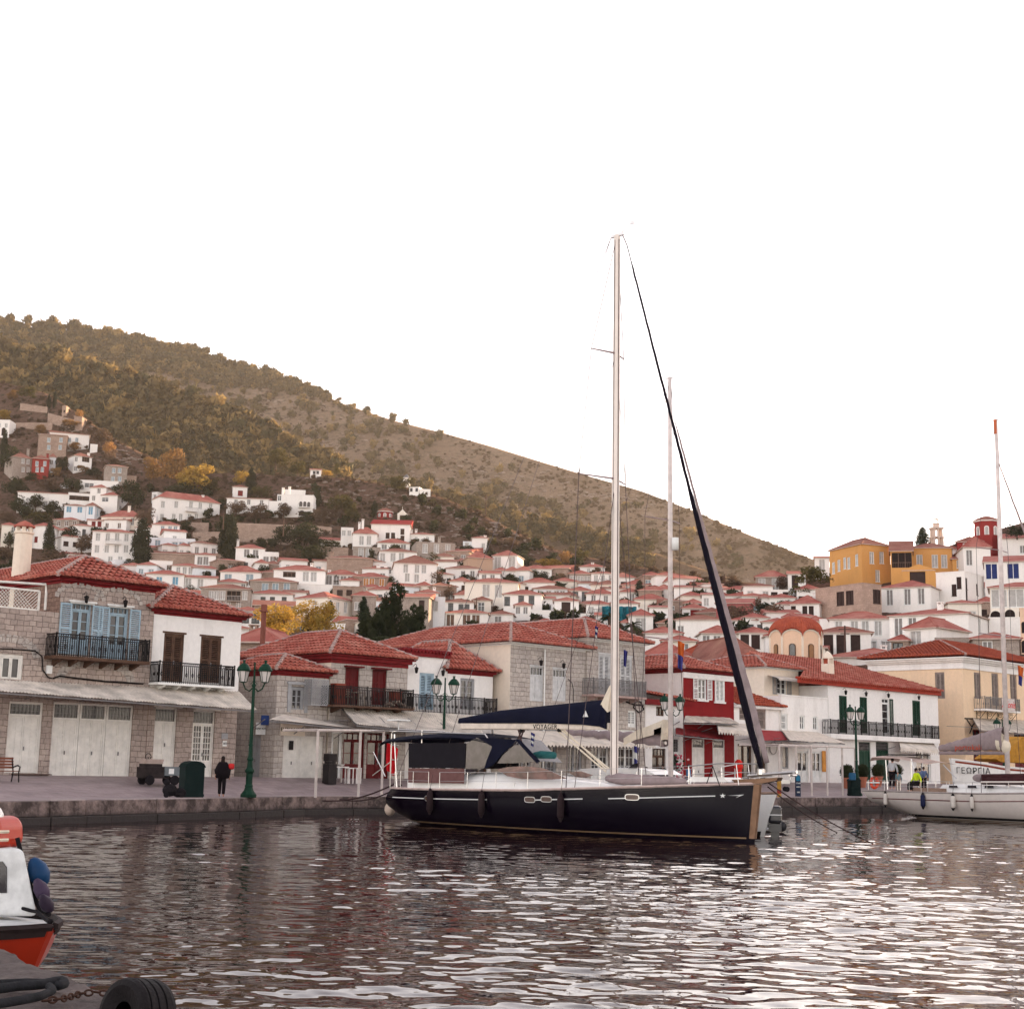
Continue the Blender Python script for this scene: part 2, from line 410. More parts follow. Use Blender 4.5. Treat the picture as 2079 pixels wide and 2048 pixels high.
# ---------------------------------------------------------------- water
def build_water():
 az=np.linspace(R(-27),R(27),1000)
 # rows spaced like the picture rows
 depr=np.concatenate([np.linspace(2.5/8.0,2.5/12.5,90),np.linspace(2.5/12.5,2.5/110.0,1100)[1:]])
 rr=2.5/depr
 A,Rr=np.meshgrid(az,rr)
 X=np.tan(A)*Rr;Y=Rr+0*A
 rg=np.random.RandomState(11)
 Z=np.zeros_like(X)
 for i in range(95):
  lam=0.24*(2.0/0.24)**rg.rand()
  th=R(90)+rg.normal(0,0.62) - 0.25
  k=2*math.pi/lam
  # only as fine as the rows resolve
  slope=0.0102*(lam/0.8)**0.12*(1.0 if lam < 1.6 else 0.75)
  ph=rg.rand()*6.28
  wf=np.clip((lam/(np.gradient(rr)[:,None]*1.0+1e-3)-1.6)/2.0,0,1)
  arg=k*(X*math.cos(th)+Y*math.sin(th))+ph
  Z +=wf*(slope/k)*(np.sin(arg)+0.2*np.sin(2*arg+1.57))
 # gusts: calm and ruffled patches
 g=0.75+0.35*np.sin(X*0.22+Y*0.09+1)*np.sin(Y*0.17-X*0.05)+0.2*np.sin(X*.6+2)*np.sin(Y*.45)
 Z *=g
 nr,nc=X.shape
 co=np.stack([X,Y,Z],-1).reshape(-1,3).astype(np.float32)
 idx=np.arange(nr*nc).reshape(nr,nc)
 q=np.stack([idx[:-1,:-1],idx[:-1,1:],idx[1:,1:],idx[1:,:-1]],-1).reshape(-1,4)
 me=bpy.data.meshes.new('water')
 me.vertices.add(len(co));me.vertices.foreach_set('co',co.ravel())
 me.loops.add(q.size);me.loops.foreach_set('vertex_index',q.ravel().astype(np.int32))
 me.polygons.add(len(q));me.polygons.foreach_set('loop_start',np.arange(0,q.size,4,dtype=np.int32))
 me.polygons.foreach_set('use_smooth',np.ones(len(q),dtype=bool))
 me.update(calc_edges=True)
 m,n,b=_nm('harbour_water')
 w=worldpos(n)
 b.inputs['Base Color'].default_value=(0.022,0.008,0.008,1);b.inputs['Roughness'].default_value=0.02
 b.inputs['IOR'].default_value=1.333
 t=noisen(n,5.5,3,w,0.55)
 bumpn(n,b,t.outputs[0],0.025,0.04)
 me.materials.append(m)
 o=bpy.data.objects.new('water',me);scene.collection.objects.link(o);struct(o)
 mb=MB();mb.quad((-900,-60,-0.22),(900,-60,-0.22),(900,125,-0.22),(-900,125,-0.22))
 o2=mb.build('harbour_water',m);struct(o2)
build_water()
# ---------------------------------------------------------------- ground sheet behind everything
GROUND_M=plain('dusty_ground',(0.22,0.17,0.14),1.0,var=0.3,scale=0.4)
mb=MB();mb.quad((-1500,126,0.4),(1500,126,0.4),(1500,1600,0.4),(-1500,1600,0.4))
struct(mb.build('ground',GROUND_M))
# ---------------------------------------------------------------- quay and waterfront street
ZQ,ZF=0.85,1.6
EDGE=[(-46,14),(-30,34),(-18.0,52.3),(-11.4,63.6),(-9.3,68.6),(-6.6,71.2),(-1.5,73.5),(15.9,88.6),(23,95),(60,132),(140,212)]
def paving_mat():
 m,n,b=_nm('worn_paving');w=worldpos(n)
 br=n.nodes.new('ShaderNodeTexBrick');mp=n.nodes.new('ShaderNodeMapping');mp.inputs['Rotation'].default_value=(0,0,R(-45))
 n.links.new(w,mp.inputs[0]);n.links.new(mp.outputs[0],br.inputs['Vector'])
 br.inputs['Scale'].default_value=1.0;br.inputs['Brick Width'].default_value=0.9;br.inputs['Row Height'].default_value=0.5
 br.inputs['Mortar Size'].default_value=0.012
 br.inputs['Color1'].default_value=(.36,.29,.29,1);br.inputs['Color2'].default_value=(.29,.23,.235,1);br.inputs['Mortar'].default_value=(.20,.15,.15,1)
 t=noisen(n,1.2,7,w,.7)
 a=mixn(n,0.8,br.outputs[0],rampn(n,t.outputs[0],.3,.72,(.62,.6,.6),(1.2,1.15,1.15)),'MULTIPLY')
 n.links.new(a,b.inputs['Base Color']);b.inputs['Roughness'].default_value=0.6
 h=n.nodes.new('ShaderNodeMath');h.operation='MULTIPLY_ADD';h.inputs[1].default_value=-0.6
 n.links.new(br.outputs['Fac'],h.inputs[0]);n.links.new(t.outputs[0],h.inputs[2])
 bumpn(n,b,h.outputs[0],0.5,0.03);return m
PAVING=paving_mat()
def quaystone_mat():
 m,n,b=_nm('quay_stone');w=worldpos(n)
 t=noisen(n,1.3,8,w,.72);t2=noisen(n,7,6,w,.7)
 sp=n.nodes.new('ShaderNodeSeparateXYZ');n.links.new(w,sp.inputs[0])
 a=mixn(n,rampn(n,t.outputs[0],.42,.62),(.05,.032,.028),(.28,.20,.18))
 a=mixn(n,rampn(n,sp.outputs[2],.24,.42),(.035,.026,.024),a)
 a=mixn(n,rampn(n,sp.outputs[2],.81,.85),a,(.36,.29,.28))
 a=mixn(n,.7,a,rampn(n,t2.outputs[0],.25,.75,(.55,.55,.55),(1.3,1.3,1.3)),'MULTIPLY')
 n.links.new(a,b.inputs['Base Color']);b.inputs['Roughness'].default_value=0.8
 bumpn(n,b,t2.outputs[0],0.9,0.05);return m
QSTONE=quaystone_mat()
# building line: Y = X + 85
mb=MB()
def edge_pt(t_):  # point on the edge polyline pushed inland
 return t_
off=Vector((-1,1)).normalized()
inner=[(x,y) for x,y in EDGE]
row0=[];row1=[];row2=[];row3=[]
for x,y in EDGE:
 k=(85-(y-x))/2     # how far (in x and y) to the building line
 row0.append((x,y,ZQ));row1.append((x-k*0.28,y+k*0.28,ZQ+0.02))
 row2.append((x-k,y+k,ZF));row3.append((x-k-9,y+k+9,ZF))
mb.grid([row0,row1,row2,row3])
struct(mb.build('quay_pavement',PAVING))
# quay wall: big blocks along the edge
mb=MB();rq=random.Random(3)
for (a,b_) in zip(EDGE[:-1],EDGE[1:]):
 a=Vector(a);b_=Vector(b_);L=(b_-a).length;d=(b_-a)/L;nrm=Vector((d.y,-d.x));s=0.0
 while s < L-0.05:
  l=min(rq.uniform(1.2,3.0),L-s)
  if L-s-l < 0.5: l=L-s
  pr=rq.uniform(-0.05,0.05);h=rq.uniform(-0.03,0.012)
  c=a+d*(s+l/2)
  P=[]
  for (z0,z1,sg,g) in ((0.27,ZQ+0.012+h,0.0,0.008),(-0.6,0.262,0.10,0.015)):
   cc=c+nrm*(pr+sg-0.28)
   mb.obox((cc.x,cc.y,(z0+z1)/2),(d.x*(l/2-g),d.y*(l/2-g),0),(nrm.x*0.32,nrm.y*0.32,0),(0,0,(z1-z0)/2))
  s +=l
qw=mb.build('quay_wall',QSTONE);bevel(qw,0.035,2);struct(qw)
mb=MB()
for (a,b_) in zip(EDGE[:-1],EDGE[1:]):
 mb.quad((a[0]-.3,a[1]+.3,-1),(b_[0]-.3,b_[1]+.3,-1),(b_[0]-.3,b_[1]+.3,ZQ-.05),(a[0]-.3,a[1]+.3,ZQ-.05))
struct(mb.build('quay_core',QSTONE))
# ================================================================== HOUSES ON THE HILL
def line_hit(u,v,O,d):
 """where the pixel's sight line meets the vertical plane through O along d: distance along d, height"""
 r=ray(u,v);n=Vector((-d[1],d[0],0));O3=Vector((O[0],O[1],0))
 t=(O3-Vector((CP.x,CP.y,0))).dot(n)/Vector((r.x,r.y,0)).dot(n)
 p=CP+r*t
 return (p.x-O[0])*d[0]+(p.y-O[1])*d[1],p.z
def wall_face(mb,P,X,Nrm,w,h,holes,z0=-4.0,rec=0.24):
 """rectangular wall with real openings; holes = (x0,x1,z0,z1); Nrm points into the house"""
 P=Vector(P);X=Vector(X);Nrm=Vector(Nrm)
 xs=sorted({0.0,w} | {min(max(q,0),w) for a in holes for q in a[:2]});zs=sorted({z0,h} | {min(max(q,z0),h) for a in holes for q in a[2:]})
 def pt(x,z,y=0.0): return P+X*x+Nrm*y+Vector((0,0,z))
 def inside(x,z): return any(a[0] < x < a[1] and a[2] < z < a[3] for a in holes)
 for i in range(len(xs)-1):
  k=0
  while k < len(zs)-1:
   xm=(xs[i]+xs[i+1])/2
   if inside(xm,(zs[k]+zs[k+1])/2): k +=1;continue
   e=k
   while e+1 < len(zs)-1 and not inside(xm,(zs[e+1]+zs[e+2])/2): e +=1
   mb.quad(pt(xs[i],zs[k]),pt(xs[i+1],zs[k]),pt(xs[i+1],zs[e+1]),pt(xs[i],zs[e+1]));k=e+1
 for a in holes:
  x0,x1,a0,a1=a
  mb.quad(pt(x0,a0),pt(x0,a1),pt(x0,a1,rec),pt(x0,a0,rec));mb.quad(pt(x1,a1),pt(x1,a0),pt(x1,a0,rec),pt(x1,a1,rec))
  mb.quad(pt(x0,a1),pt(x1,a1),pt(x1,a1,rec),pt(x0,a1,rec));mb.quad(pt(x1,a0),pt(x0,a0),pt(x0,a0,rec),pt(x1,a0,rec))
  mb.quad(pt(x0,a0,rec),pt(x1,a0,rec),pt(x1,a1,rec),pt(x0,a1,rec))
SHC={'g': (WFRAME,GLASS),'k': (IRON,GLASS),'d': (plain('dark_brown_shutter',(.05,.028,.024),.7),plain('dark_brown_shutter',(.05,.028,.024),.7)),
       'b': (WFRAME,plain('sky_blue_shutter',(.17,.36,.50),.7)),'p': (WFRAME,plain('dusty_blue_shutter',(.30,.38,.43),.7)),
       'n': (WFRAME,plain('navy_shutter',(.02,.035,.14),.7)),'s': (WFRAME,plain('grey_shutter',(.26,.24,.23),.7)),
       'w': (WFRAME,plain('pale_grey_shutter',(.46,.44,.42),.7)),'o': (WFRAME,plain('orange_shutter',(.50,.22,.07),.7)),
       'r': (REDTRIM,plain('red_shutter',(.22,.02,.02),.7)),'t': (WFRAME,plain('brown_shutter',(.16,.10,.075),.7))}
_wm={}
def far_window(style,w,h):
 key=(style,round(w,1),round(h,1))
 if key in _wm: return _wm[key]
 fr,pn=SHC[style];w,h=key[1],key[2];mb=MB();f=0.09
 mb.box(-w/2,-w/2+f,-.02,.12,0,h);mb.box(w/2-f,w/2,-.02,.12,0,h);mb.box(-w/2+f,w/2-f,-.02,.12,h-f,h);mb.box(-w/2+f,w/2-f,-.02,.12,0,f)
 mb.box(-.045,.045,0,.12,f,h-f)
 mb.box(-w/2-.06,w/2+.06,-.16,-.025,-.07,0.0)
 if style in 'gk': mb.box(-w/2+f,-.045,.01,.12,h*.6,h*.6+.07);mb.box(.045,w/2-f,.01,.12,h*.6,h*.6+.07)
 mb.m=1;mb.quad((-w/2+f,.08,f),(w/2-f,.08,f),(w/2-f,.08,h-f),(-w/2+f,.08,h-f))
 _wm[key]=mb.mesh('window',[fr,pn]);return _wm[key]
def inst(name,me,parent,loc,rz=0.0):
 o=bpy.data.objects.new(name,me);scene.collection.objects.link(o);o.parent=parent;o.location=loc;o.rotation_euler=(0,0,rz);return o
def arched_hole(w,h,col): pass
def hip_roof(mb,W,Dp,z,rh,ov=0.45,th=0.12,kind='hip',sag=0.0):
 x0,x1,y0,y1=-ov,W+ov,-ov,Dp+ov
 a,b,c,d=(x0,y0,z),(x1,y0,z),(x1,y1,z),(x0,y1,z)
 w_,d_=x1-x0,y1-y0
 if kind=='shed':       # rises to the back
  e=(x0,y1,z+rh);f=(x1,y1,z+rh)
  mb.quad(a,b,f,e);mb.tri(a,e,d);mb.tri(b,c,f);mb.quad(d,e,f,c)
 elif kind=='shedr':    # falls to the right
  e=(x0,y0,z+rh);f=(x0,y1,z+rh);mb.quad(e,b,c,f);mb.tri(a,b,e);mb.tri(d,f,c);mb.quad(a,e,f,d)
 elif kind=='gable':    # ridge across the front
  e=(x0,(y0+y1)/2,z+rh);f=(x1,(y0+y1)/2,z+rh);mb.quad(a,b,f,e);mb.quad(c,d,e,f);mb.tri(a,e,d);mb.tri(b,c,f)
 elif kind=='gablef':   # gable to the front
  e=((x0+x1)/2,y0,z+rh);f=((x0+x1)/2,y1,z+rh);mb.tri(a,b,e);mb.tri(c,d,f);mb.quad(b,c,f,e);mb.quad(d,a,e,f)
 else:
  if w_ >=d_: e=(x0+d_/2,(y0+y1)/2,z+rh);f=(x1-d_/2,(y0+y1)/2,z+rh)
  else: e=((x0+x1)/2,y0+w_/2,z+rh);f=((x0+x1)/2,y1-w_/2,z+rh)
  if w_ >=d_: mb.quad(a,b,f,e);mb.quad(c,d,e,f);mb.tri(b,c,f);mb.tri(d,a,e)
  else: mb.tri(a,b,e);mb.tri(c,d,f);mb.quad(b,c,f,e);mb.quad(d,a,e,f)
 mb.quad(d,c,b,a)
 mb.m=1
 for p,q in ((a,b),(b,c),(c,d),(d,a)):
  mb.quad((p[0],p[1],z-th),(q[0],q[1],z-th),(q[0],q[1],z-.003),(p[0],p[1],z-.003))
 mb.quad((x0,y0,z-th),(x0,y1,z-th),(x1,y1,z-th),(x1,y0,z-th))
 mb.m=0
HOUSES=[]
HG='houses on the hillside above the harbour'
CORNICE=plain('eave_board',(.55,.42,.36),.8)
def house(label,uL,uC,uR,vt,vb,wall=None,wins='',st='s',roof='hip',vr=None,rm=None,D=None,dp=None,yaw=None,ls=None,
          ww=1.0,wh=1.5,chim=(),balc=(),wr='',wl='',cat='house',name='house',rh=None,base=None,group=HG,arches=(),loggia=None,ov=.3,down=5.0,snap=True):
 wall=wall or WHITE_FAR;rm=rm or TILE_FAR
 um=(uL+uC)/2
 Dt=depth_town(um,vb)-1.5
 D=Dt if D is None else min(D,Dt) if snap else D
 al=math.atan(adir(um,vb))
 if yaw is None: yaw=20 if uR else (-20 if ls else 0)
 g=al+R(yaw);d=(math.cos(g),-math.sin(g));n=(math.sin(g),math.cos(g))
 ref=uC if (uR or not ls) else uL
 C=at(ref,vb,D);ztop=at(ref,vt,D).z
 sL,_=line_hit(uL,(vt+vb)/2,C,d);sC,_=line_hit(uC,(vt+vb)/2,C,d)
 O=Vector((C.x+d[0]*sL,C.y+d[1]*sL,C.z));W=sC-sL
 if uR:
  Cr=(O.x+d[0]*W,O.y+d[1]*W);dp_,_=line_hit(uR,(vt+vb)/2,Cr,n);dp=dp or min(max(3.0,dp_),16)
  if dp_ > 3 and dp_ < 16: dp=dp_
 elif ls:
  dp_,_=line_hit(ls,(vt+vb)/2,(O.x,O.y),n);dp=dp_ if 3 < dp_ < 18 else (dp or 7)
 if dp is None: dp=min(max(5.0,W*0.8),9.0)
 Hh=ztop-C.z
 root=thing(name,label,cat,(O.x,O.y,O.z),-g,group)
 mb=MB()
 def auto(spec,w):
  out=[]
  for i,c in enumerate([q for q in spec.split(',') if q]):
   k=int(c);zc=Hh-1.75-3.05*i
   if zc-wh/2 < 0.1: zc=wh/2+0.15
   for j in range(k):
    out.append((w*(j+.5)/k+math.sin(7.3*j+w+i)*0.12,zc))
  return out
 def explicit(spec,org,dr):
  out=[]
  for row in spec.split(';'):
   v,us=row.split(':')
   for q in us.split(): x,z=line_hit(float(q),float(v),org,dr);out.append((x,z-O.z))
  return out
 def get(spec,w,org,dr):
  if not spec: return []
  return explicit(spec,org,dr) if ':' in spec else auto(spec,w)
 org=(O.x,O.y);orgR=(O.x+d[0]*W,O.y+d[1]*W)
 faces=[(get(wins,W,org,d),(0,0,0),(1,0,0),(0,1,0),W,0.0)]
 if uR or wr: faces.append((get(wr,dp,orgR,n),(W,0,0),(0,1,0),(-1,0,0),dp,R(90)))
 else: faces.append(([],(W,0,0),(0,1,0),(-1,0,0),dp,R(90)))
 nn=(-n[0],-n[1]);orgL=(O.x+n[0]*dp,O.y+n[1]*dp)
 faces.append((get(wl,dp,orgL,nn),(0,dp,0),(0,-1,0),(1,0,0),dp,R(-90)))
 fw=far_window(st,ww,wh)
 # round-headed openings: flat dark plates with a lip, their inner shade painted
 holes_extra=[]
 if loggia:
  a0,z1_=line_hit(loggia[0],loggia[1],org,d);a1,z0_=line_hit(loggia[2],loggia[3],org,d)
  holes_extra.append((a0,a1,z0_-O.z,z1_-O.z))
 for fi,(ws,P,X,N,w,rz) in enumerate(faces):
  holes=[]
  ok=[]
  for (x,z) in ws:
   if x-ww/2 < 0.12 or x+ww/2 > w-0.12 or z+wh/2 > Hh-0.12: 
    x=min(max(x,ww/2+.15),w-ww/2-.15);z=min(z,Hh-.15-wh/2)
    if w < ww+.35: continue
   if any(abs(x-q[0]) < ww+.05 and abs(z-q[1]) < wh+.05 for q in ok): continue
   ok.append((x,z));holes.append((x-ww/2,x+ww/2,z-wh/2,z+wh/2))
  if fi==0 and holes_extra:
   hx=holes_extra[0]
   keep=[(a,b) for a,b in zip(ok,holes) if a[0]+ww/2 < hx[0] or a[0]-ww/2 > hx[1] or a[1]+wh/2 < hx[2] or a[1]-wh/2 > hx[3]]
   ok=[k[0] for k in keep];holes=[k[1] for k in keep]
   wall_face(mb,P,X,N,w,Hh,holes+[hx],-down,0.24 if not holes else 0.24)
  else: wall_face(mb,P,X,N,w,Hh,holes,-down)
  for (x,z) in ok:
   p=Vector(P)+Vector(X)*x+Vector(N)*0.10+Vector((0,0,z-wh/2))
   inst('window',fw,root,p,rz)
 mb.quad((W,dp,-down),(0,dp,-down),(0,dp,Hh),(W,dp,Hh))
 # roof
 mbr=MB()
 if roof=='flat':
  mb.quad((0,0,Hh-.3),(W,0,Hh-.3),(W,dp,Hh-.3),(0,dp,Hh-.3))
  mbp=MB();t=.18
  mbp.box(-.05,W+.05,-.05,t,Hh+.001,Hh+.12);mbp.box(-.05,W+.05,dp-t,dp+.05,Hh+.001,Hh+.12);mbp.box(-.05,t,t,dp-t,Hh+.001,Hh+.12);mbp.box(W-t,W+.05,t,dp-t,Hh+.001,Hh+.12)
  ro=mbp.build('parapet',wall,root);zr=Hh+.1
 else:
  if rh is None:
   if vr is not None:
    yc=(O.y+n[1]*dp/2);rh=at(um,vr,O.y+n[1]*dp/2+d[1]*W/2).z-ztop
    if roof in ('shed',): rh=at(um,vr,O.y+n[1]*dp).z-ztop
    if roof in ('shedr',): rh=at(uL,vr,O.y).z-ztop
    rh=min(max(rh*.85,.5),3.6)
   else: rh=min(2.3,0.28*min(W,dp)+.25)
  hip_roof(mbr,W,dp,Hh+.12,rh,ov,kind=roof)
  ro=mbr.build('roof',[rm,CORNICE],root);zr=Hh+.12+rh*.45
  if roof=='hip' and D < 330:
   rg=MB();w_,d_=W+2*ov,dp+2*ov;z_=Hh+.12
   if w_ >=d_: e=(-ov+d_/2,dp/2,z_+rh);f=(W+ov-d_/2,dp/2,z_+rh)
   else: e=(W/2,-ov+w_/2,z_+rh);f=(W/2,dp+ov-w_/2,z_+rh)
   for p,q in (((-ov,-ov,z_),e),((W+ov,-ov,z_),f if w_ >=d_ else e),(e,f)): rg.bar(p,q,.26,.12)
   rg.build('ridge_tiles',rm,ro)
 for c in chim:
  x,zt=line_hit(c[0],c[1],(org[0]+n[0]*dp*.4,org[1]+n[1]*dp*.4),d);zt -=O.z
  mc=MB();x=min(max(x,.4),W-.4);s=.32
  mc.box(x-s,x+s,dp*.4-s,dp*.4+s,Hh-.5,zt-.35)
  for sx in (-1,1):
   for sy in (-1,1): mc.box(x+sx*s*.75-.07,x+sx*s*.75+.07,dp*.4+sy*s*.75-.07,dp*.4+sy*s*.75+.07,zt-.35,zt-.1)
  mc.box(x-s-.05,x+s+.05,dp*.4-s-.05,dp*.4+s+.05,zt-.1,zt)
  mc.build('chimney',wall,ro)
 for bc in balc:
  x0,z=line_hit(bc[0],bc[2],org,d);x1,_=line_hit(bc[1],bc[2],org,d);z -=O.z
  mc=MB();mc.box(x0,x1,-1.0,-.003,z-.12,z)
  mc.m=1
  nb=max(3,int((x1-x0)/.28))
  for i in range(nb+1): q=x0+(x1-x0)*i/nb;mc.bar((q,-.97,z),(q,-.97,z+.95),.045)
  mc.bar((x0,-.97,z+.97),(x1,-.97,z+.97),.07);mc.bar((x0,-.97,z+.97),(x0,-.0,z+.97),.06);mc.bar((x1,-.97,z+.97),(x1,0,z+.97),.06)
  mc.build('balcony',[wall,SHC['w'][1] if bc[-1]=='w' else IRON],root)
 for a_ in arches:      # (u, v_top, v_bottom, width px): an arched doorway, its inner shade painted as a dark plate
  xa,zt=line_hit(a_[0],a_[1],org,d);_,zb=line_hit(a_[0],a_[2],org,d);zt -=O.z;zb -=O.z;r_=a_[3]/2*D/FPX
  poly=[(xa-r_,zb),(xa+r_,zb)]+[(xa+r_*math.cos(t),zt-r_+r_*math.sin(t)) for t in np.linspace(0,math.pi,9)]
  mc=MB();poly2=[(xa+(p[0]-xa)*1.16,zb if p[1]==zb else (zt-r_)+(p[1]-zt+r_)*1.16) for p in poly]
  mc.prism(poly2,-.05,-.003);mc.m=1;mc.prism(poly,-.056,-.052)
  mc.build('archway',[wall,plain('interior_shade',(.025,.017,.015),1.0)],root)
 if loggia:
  x0,x1,z0,z1=holes_extra[0]
  mc=MB()
  for i in range(4): q=x0+(x1-x0)*i/3;mc.box(q-.07,q+.07,.02,.18,z0,z1)
  mc.box(x0,x1,.03,.12,z0+.9,z0+1.0)
  for i in range(int((x1-x0)/.3)): q=x0+.3*i;mc.box(q,q+.05,.05,.1,z0,z0+.9)
  mc.m=1;mc.quad((x0,.22,z0),(x1,.22,z0),(x1,.22,z1),(x0,.22,z1))  # dark sheet painted in as the loggia's inner shade
  mc.build('loggia',[SHC['t'][1],plain('interior_shade',(.025,.017,.015),1.0)],root)
 mb.build('wall',wall,root)
 HOUSES.append((ls or uL,uR or uC,(vr or vt-8),vb))
 return root,W,dp,Hh
H=house
W_,C_,SF,SG,SB=WHITE_FAR,CREAM_FAR,STONE_FAR,STONE_FARG,STONE_FAR
# --- upper left
H('white house with an arched terrace at the left frame edge, high on the slope',-25,19,32,853,884,W_,'3','w','flat',arches=((8,868,884,8),))
H('roofless pink-lit stone cottage at the right end of the top terrace wall',150,166,179,846,868,SF,'1','d','flat',ww=.7,wh=.9)
H('tiny pale stone tower beside the cypress pair on the upper terraces',126,134,139,824,842,SF,'1','d','flat',ww=.6,wh=.7)
H('long white house whose dark roof falls to the right, above the brown stone house',100,181,None,884,907,W_,'893:141 156','p','shedr',vr=875,rm=TILE_FARB,ls=None,dp=7)
H('small white annex at the right foot of the long white house',183,198,None,903,914,W_,'','w','flat',dp=4)
H('brown stone house with a mint shutter in front of the long white house',77,135,None,885,922,SF,'893:99 124;908:99 122','p','hip',vr=881,rm=TILE_FARB,yaw=6)
H('grey-white house wing with four pale shutters left of the red facade',26,64,None,927,970,SG,'933:47 57;953:47 57','w','hip',vr=917,rm=TILE_FARB,ls=24,chim=((80,914),))
H('house with a red facade and four blue oval-topped windows on the upper left slope',64.5,99,None,933,967,REDFAR,'941:75 91;953:75.5 86','p','hip',vr=922,rm=TILE_FARB,ls=None,yaw=2,chim=((97,921),),ww=.9,wh=1.5)
H('narrow pale blue wing with one grey shutter right of the red facade',99.5,113,None,929,956,WHITE_COOL,'938:104','s','hip',vr=921,rm=TILE_FARB,D=432)
H('white two-storey house with a recessed balcony and dark shutters above the flat white bungalow',150,186,None,925,957,W_,'932:153.5;951:152.5','s','hip',vr=918,rm=TILE_FARB,ls=138,chim=((183,920),),loggia=(167,926,181,939))
H('pale stone house with arched lower windows right of the white two-storey house',214,258,None,949,982,SG,'955:231 243;972:229 243','p','hip',vr=943,rm=TILE_FARB,ls=None,yaw=-6)
H('low stone outbuilding attached to the right side of the pale stone house',256,277,None,967,978,SF,'','s','flat',dp=5)
H('flat-roofed white bungalow with one dark window and white chimney below the pale stone house',162,240,None,978,993,W_,'985:181','g','flat',yaw=8,ww=2.6,wh=1.3,chim=((222,962),),dp=8)
H('long white barn-like house with a straight red roof on the left slope',35,138,None,1004,1030,W_,'1022:93','s','shed',vr=996,yaw=6,dp=7)
H('white terrace house with a brown timber pergola right of the long straight red roof',138,182,None,1003,1030,W_,'','t','flat',loggia=(141,1005,181,1017),dp=6)
H('white three-tier house with a small red hip roof above the turquoise shuttered house',182,214,232,990,1036,W_,'994:201;1011:190 196','s','hip',vr=984,wr='998:219')
H('white house with a low red roof and wide dark windows right of the three-tier house',205,238,260,1006,1040,W_,'1014:213 225','g','hip',vr=1000,ww=1.9,wh=1.2,wr='1016:249;1031:245',ov=.3)
H('white house with two turquoise shutters left of its taller twin gabled wing',130,174,None,1028,1054,WHITE_COOL,'1034:140 162','b','hip',vr=1023,rm=TILE_FARB,yaw=4,ww=1.4,wh=1.7)
H('white gabled wing with one tall turquoise shuttered door',174.5,192,207,1027,1056,WHITE_COOL,'1035:184','b','hip',vr=1021,rm=TILE_FARB,ww=1.3,wh=2.3,wr='1036:199')
H('cream house under a wide lopsided red roof with a white chimney, left slope',205,285,303,1050,1075,C_,'1053:269;1053:252','s','hip',vr=1034,chim=((263,1027),),wr='1054:296',ww=.9,wh=2.0)
H('stone and white house with three framed windows below the turquoise shuttered house',108,160,177,1056,1076,SG,'1062:119 135 151','t','hip',vr=1049,wr='')
H('low house with a white balustraded terrace left of the three-storey white mansion',177,211,None,1058,1080,W_,'1064:190 202','r','shed',vr=1052,balc=((168,206,1076,'w'),),dp=6)
H('white house with a long thin red eave behind the balustraded terrace house',211,256,268,1056,1082,W_,'1067:217 242','t','shed',vr=1052,dp=6)
H('white cottage at the left frame edge above the stone chimney',2,32,None,1068,1106,CREAM_FAR,'1075:27','s','hip',vr=1060,ls=None)
H('small white cube house just right of the big stone chimney',33,60,None,1066,1112,W_,'1088:55','w','flat',dp=6)
H('white house with a blue-tinted side wall and a maroon window, left slope',66,90,126,1068,1112,W_,'1095:73','r','hip',vr=1062,wr='1090:100',yaw=35)
H('three-storey white mansion with arched windows behind the slim left cypress',186,275,None,1083,1146,W_,'1090:199 219 238 257;1114:197 217 237 256;1137:224 244','w','hip',vr=1073,balc=((214,246,1103,'w'),),yaw=3,ww=1.1,wh=1.9,chim=())
H('low white house with a grey door and chimney above the pale blue shuttered terrace',308,364,None,1067,1090,W_,'1074:330 345 356','p','hip',vr=1057,chim=((310,1048),),yaw=5,ww=1.0,wh=1.8)
H('white terrace building with three pale blue shutters and a scalloped parapet',303,395,None,1095,1120,WHITE_COOL,'1107:355 369 386;1103:320','p','flat',yaw=4,ww=1.4,wh=1.8,balc=())
H('small russet lean-to shed beside the scalloped white terrace',396,425,None,1107,1121,PEACH,'','t','shed',vr=1103,loggia=(404,1108,423,1114),dp=4)
H('big plain white mansion with five upper windows and a central balcony',322,446,None,1009,1062,W_,'1024:331 358 388 407 428;1050:329 353 367 385 399','w','hip',vr=1000,ls=308,balc=((376,400,1037,'w'),),chim=((412,1005),),arches=((427,1053,1064,10),),ww=1.1,wh=1.9)
H('small white house peeping out above the left end of the big plain mansion',308,320,346,999,1020,W_,'1009:314','s','flat',yaw=40,D=450)
H('small white cottage with a red door beside the tall lone cypress',472,502,None,990,1006,W_,'1001:488','r','hip',vr=984,rm=TILE_FARB,ww=1.4,wh=1.5,ls=None)
H('long low white wall house with three grey shutters below the red-door cottage',460,545,None,1014,1036,W_,'1019:479 505 531','s','shed',vr=1008,yaw=6,rm=TILE_FARB)
H('white link wing joining the long low house to the arcaded mansion',545.5,592,None,1019,1046,W_,'','s','flat',yaw=6,dp=6)
H('white mansion with three-arched loggia, stepped parapets and a dark cellar arch',562,636,None,1006,1047,W_,'1010:562','g','flat',yaw=8,arches=((613,1036,1047,13),(611,1018,1028,6),(619,1018,1028,6),(627,1019,1029,6)),chim=((575,990),(588,988)),dp=9,balc=((606,630,1030,'w'),))
H('white upper block with battlements on the roof of the arcaded mansion',578,620,None,996,1008,W_,'','g','flat',D=415,dp=5,down=3)
H('white two-storey house with two big grey shutters above the brown stone house',478,537,None,1115,1145,W_,'1121:501 519;1137:504 515','s','hip',vr=1104,chim=((483,1095),),ww=1.4,wh=2.0)
H('cubic white wing with two dark shutters right of the two-storey house',525,566,None,1122,1150,W_,'1137:540 554','s','flat',ww=1.4,wh=1.9,D=350)
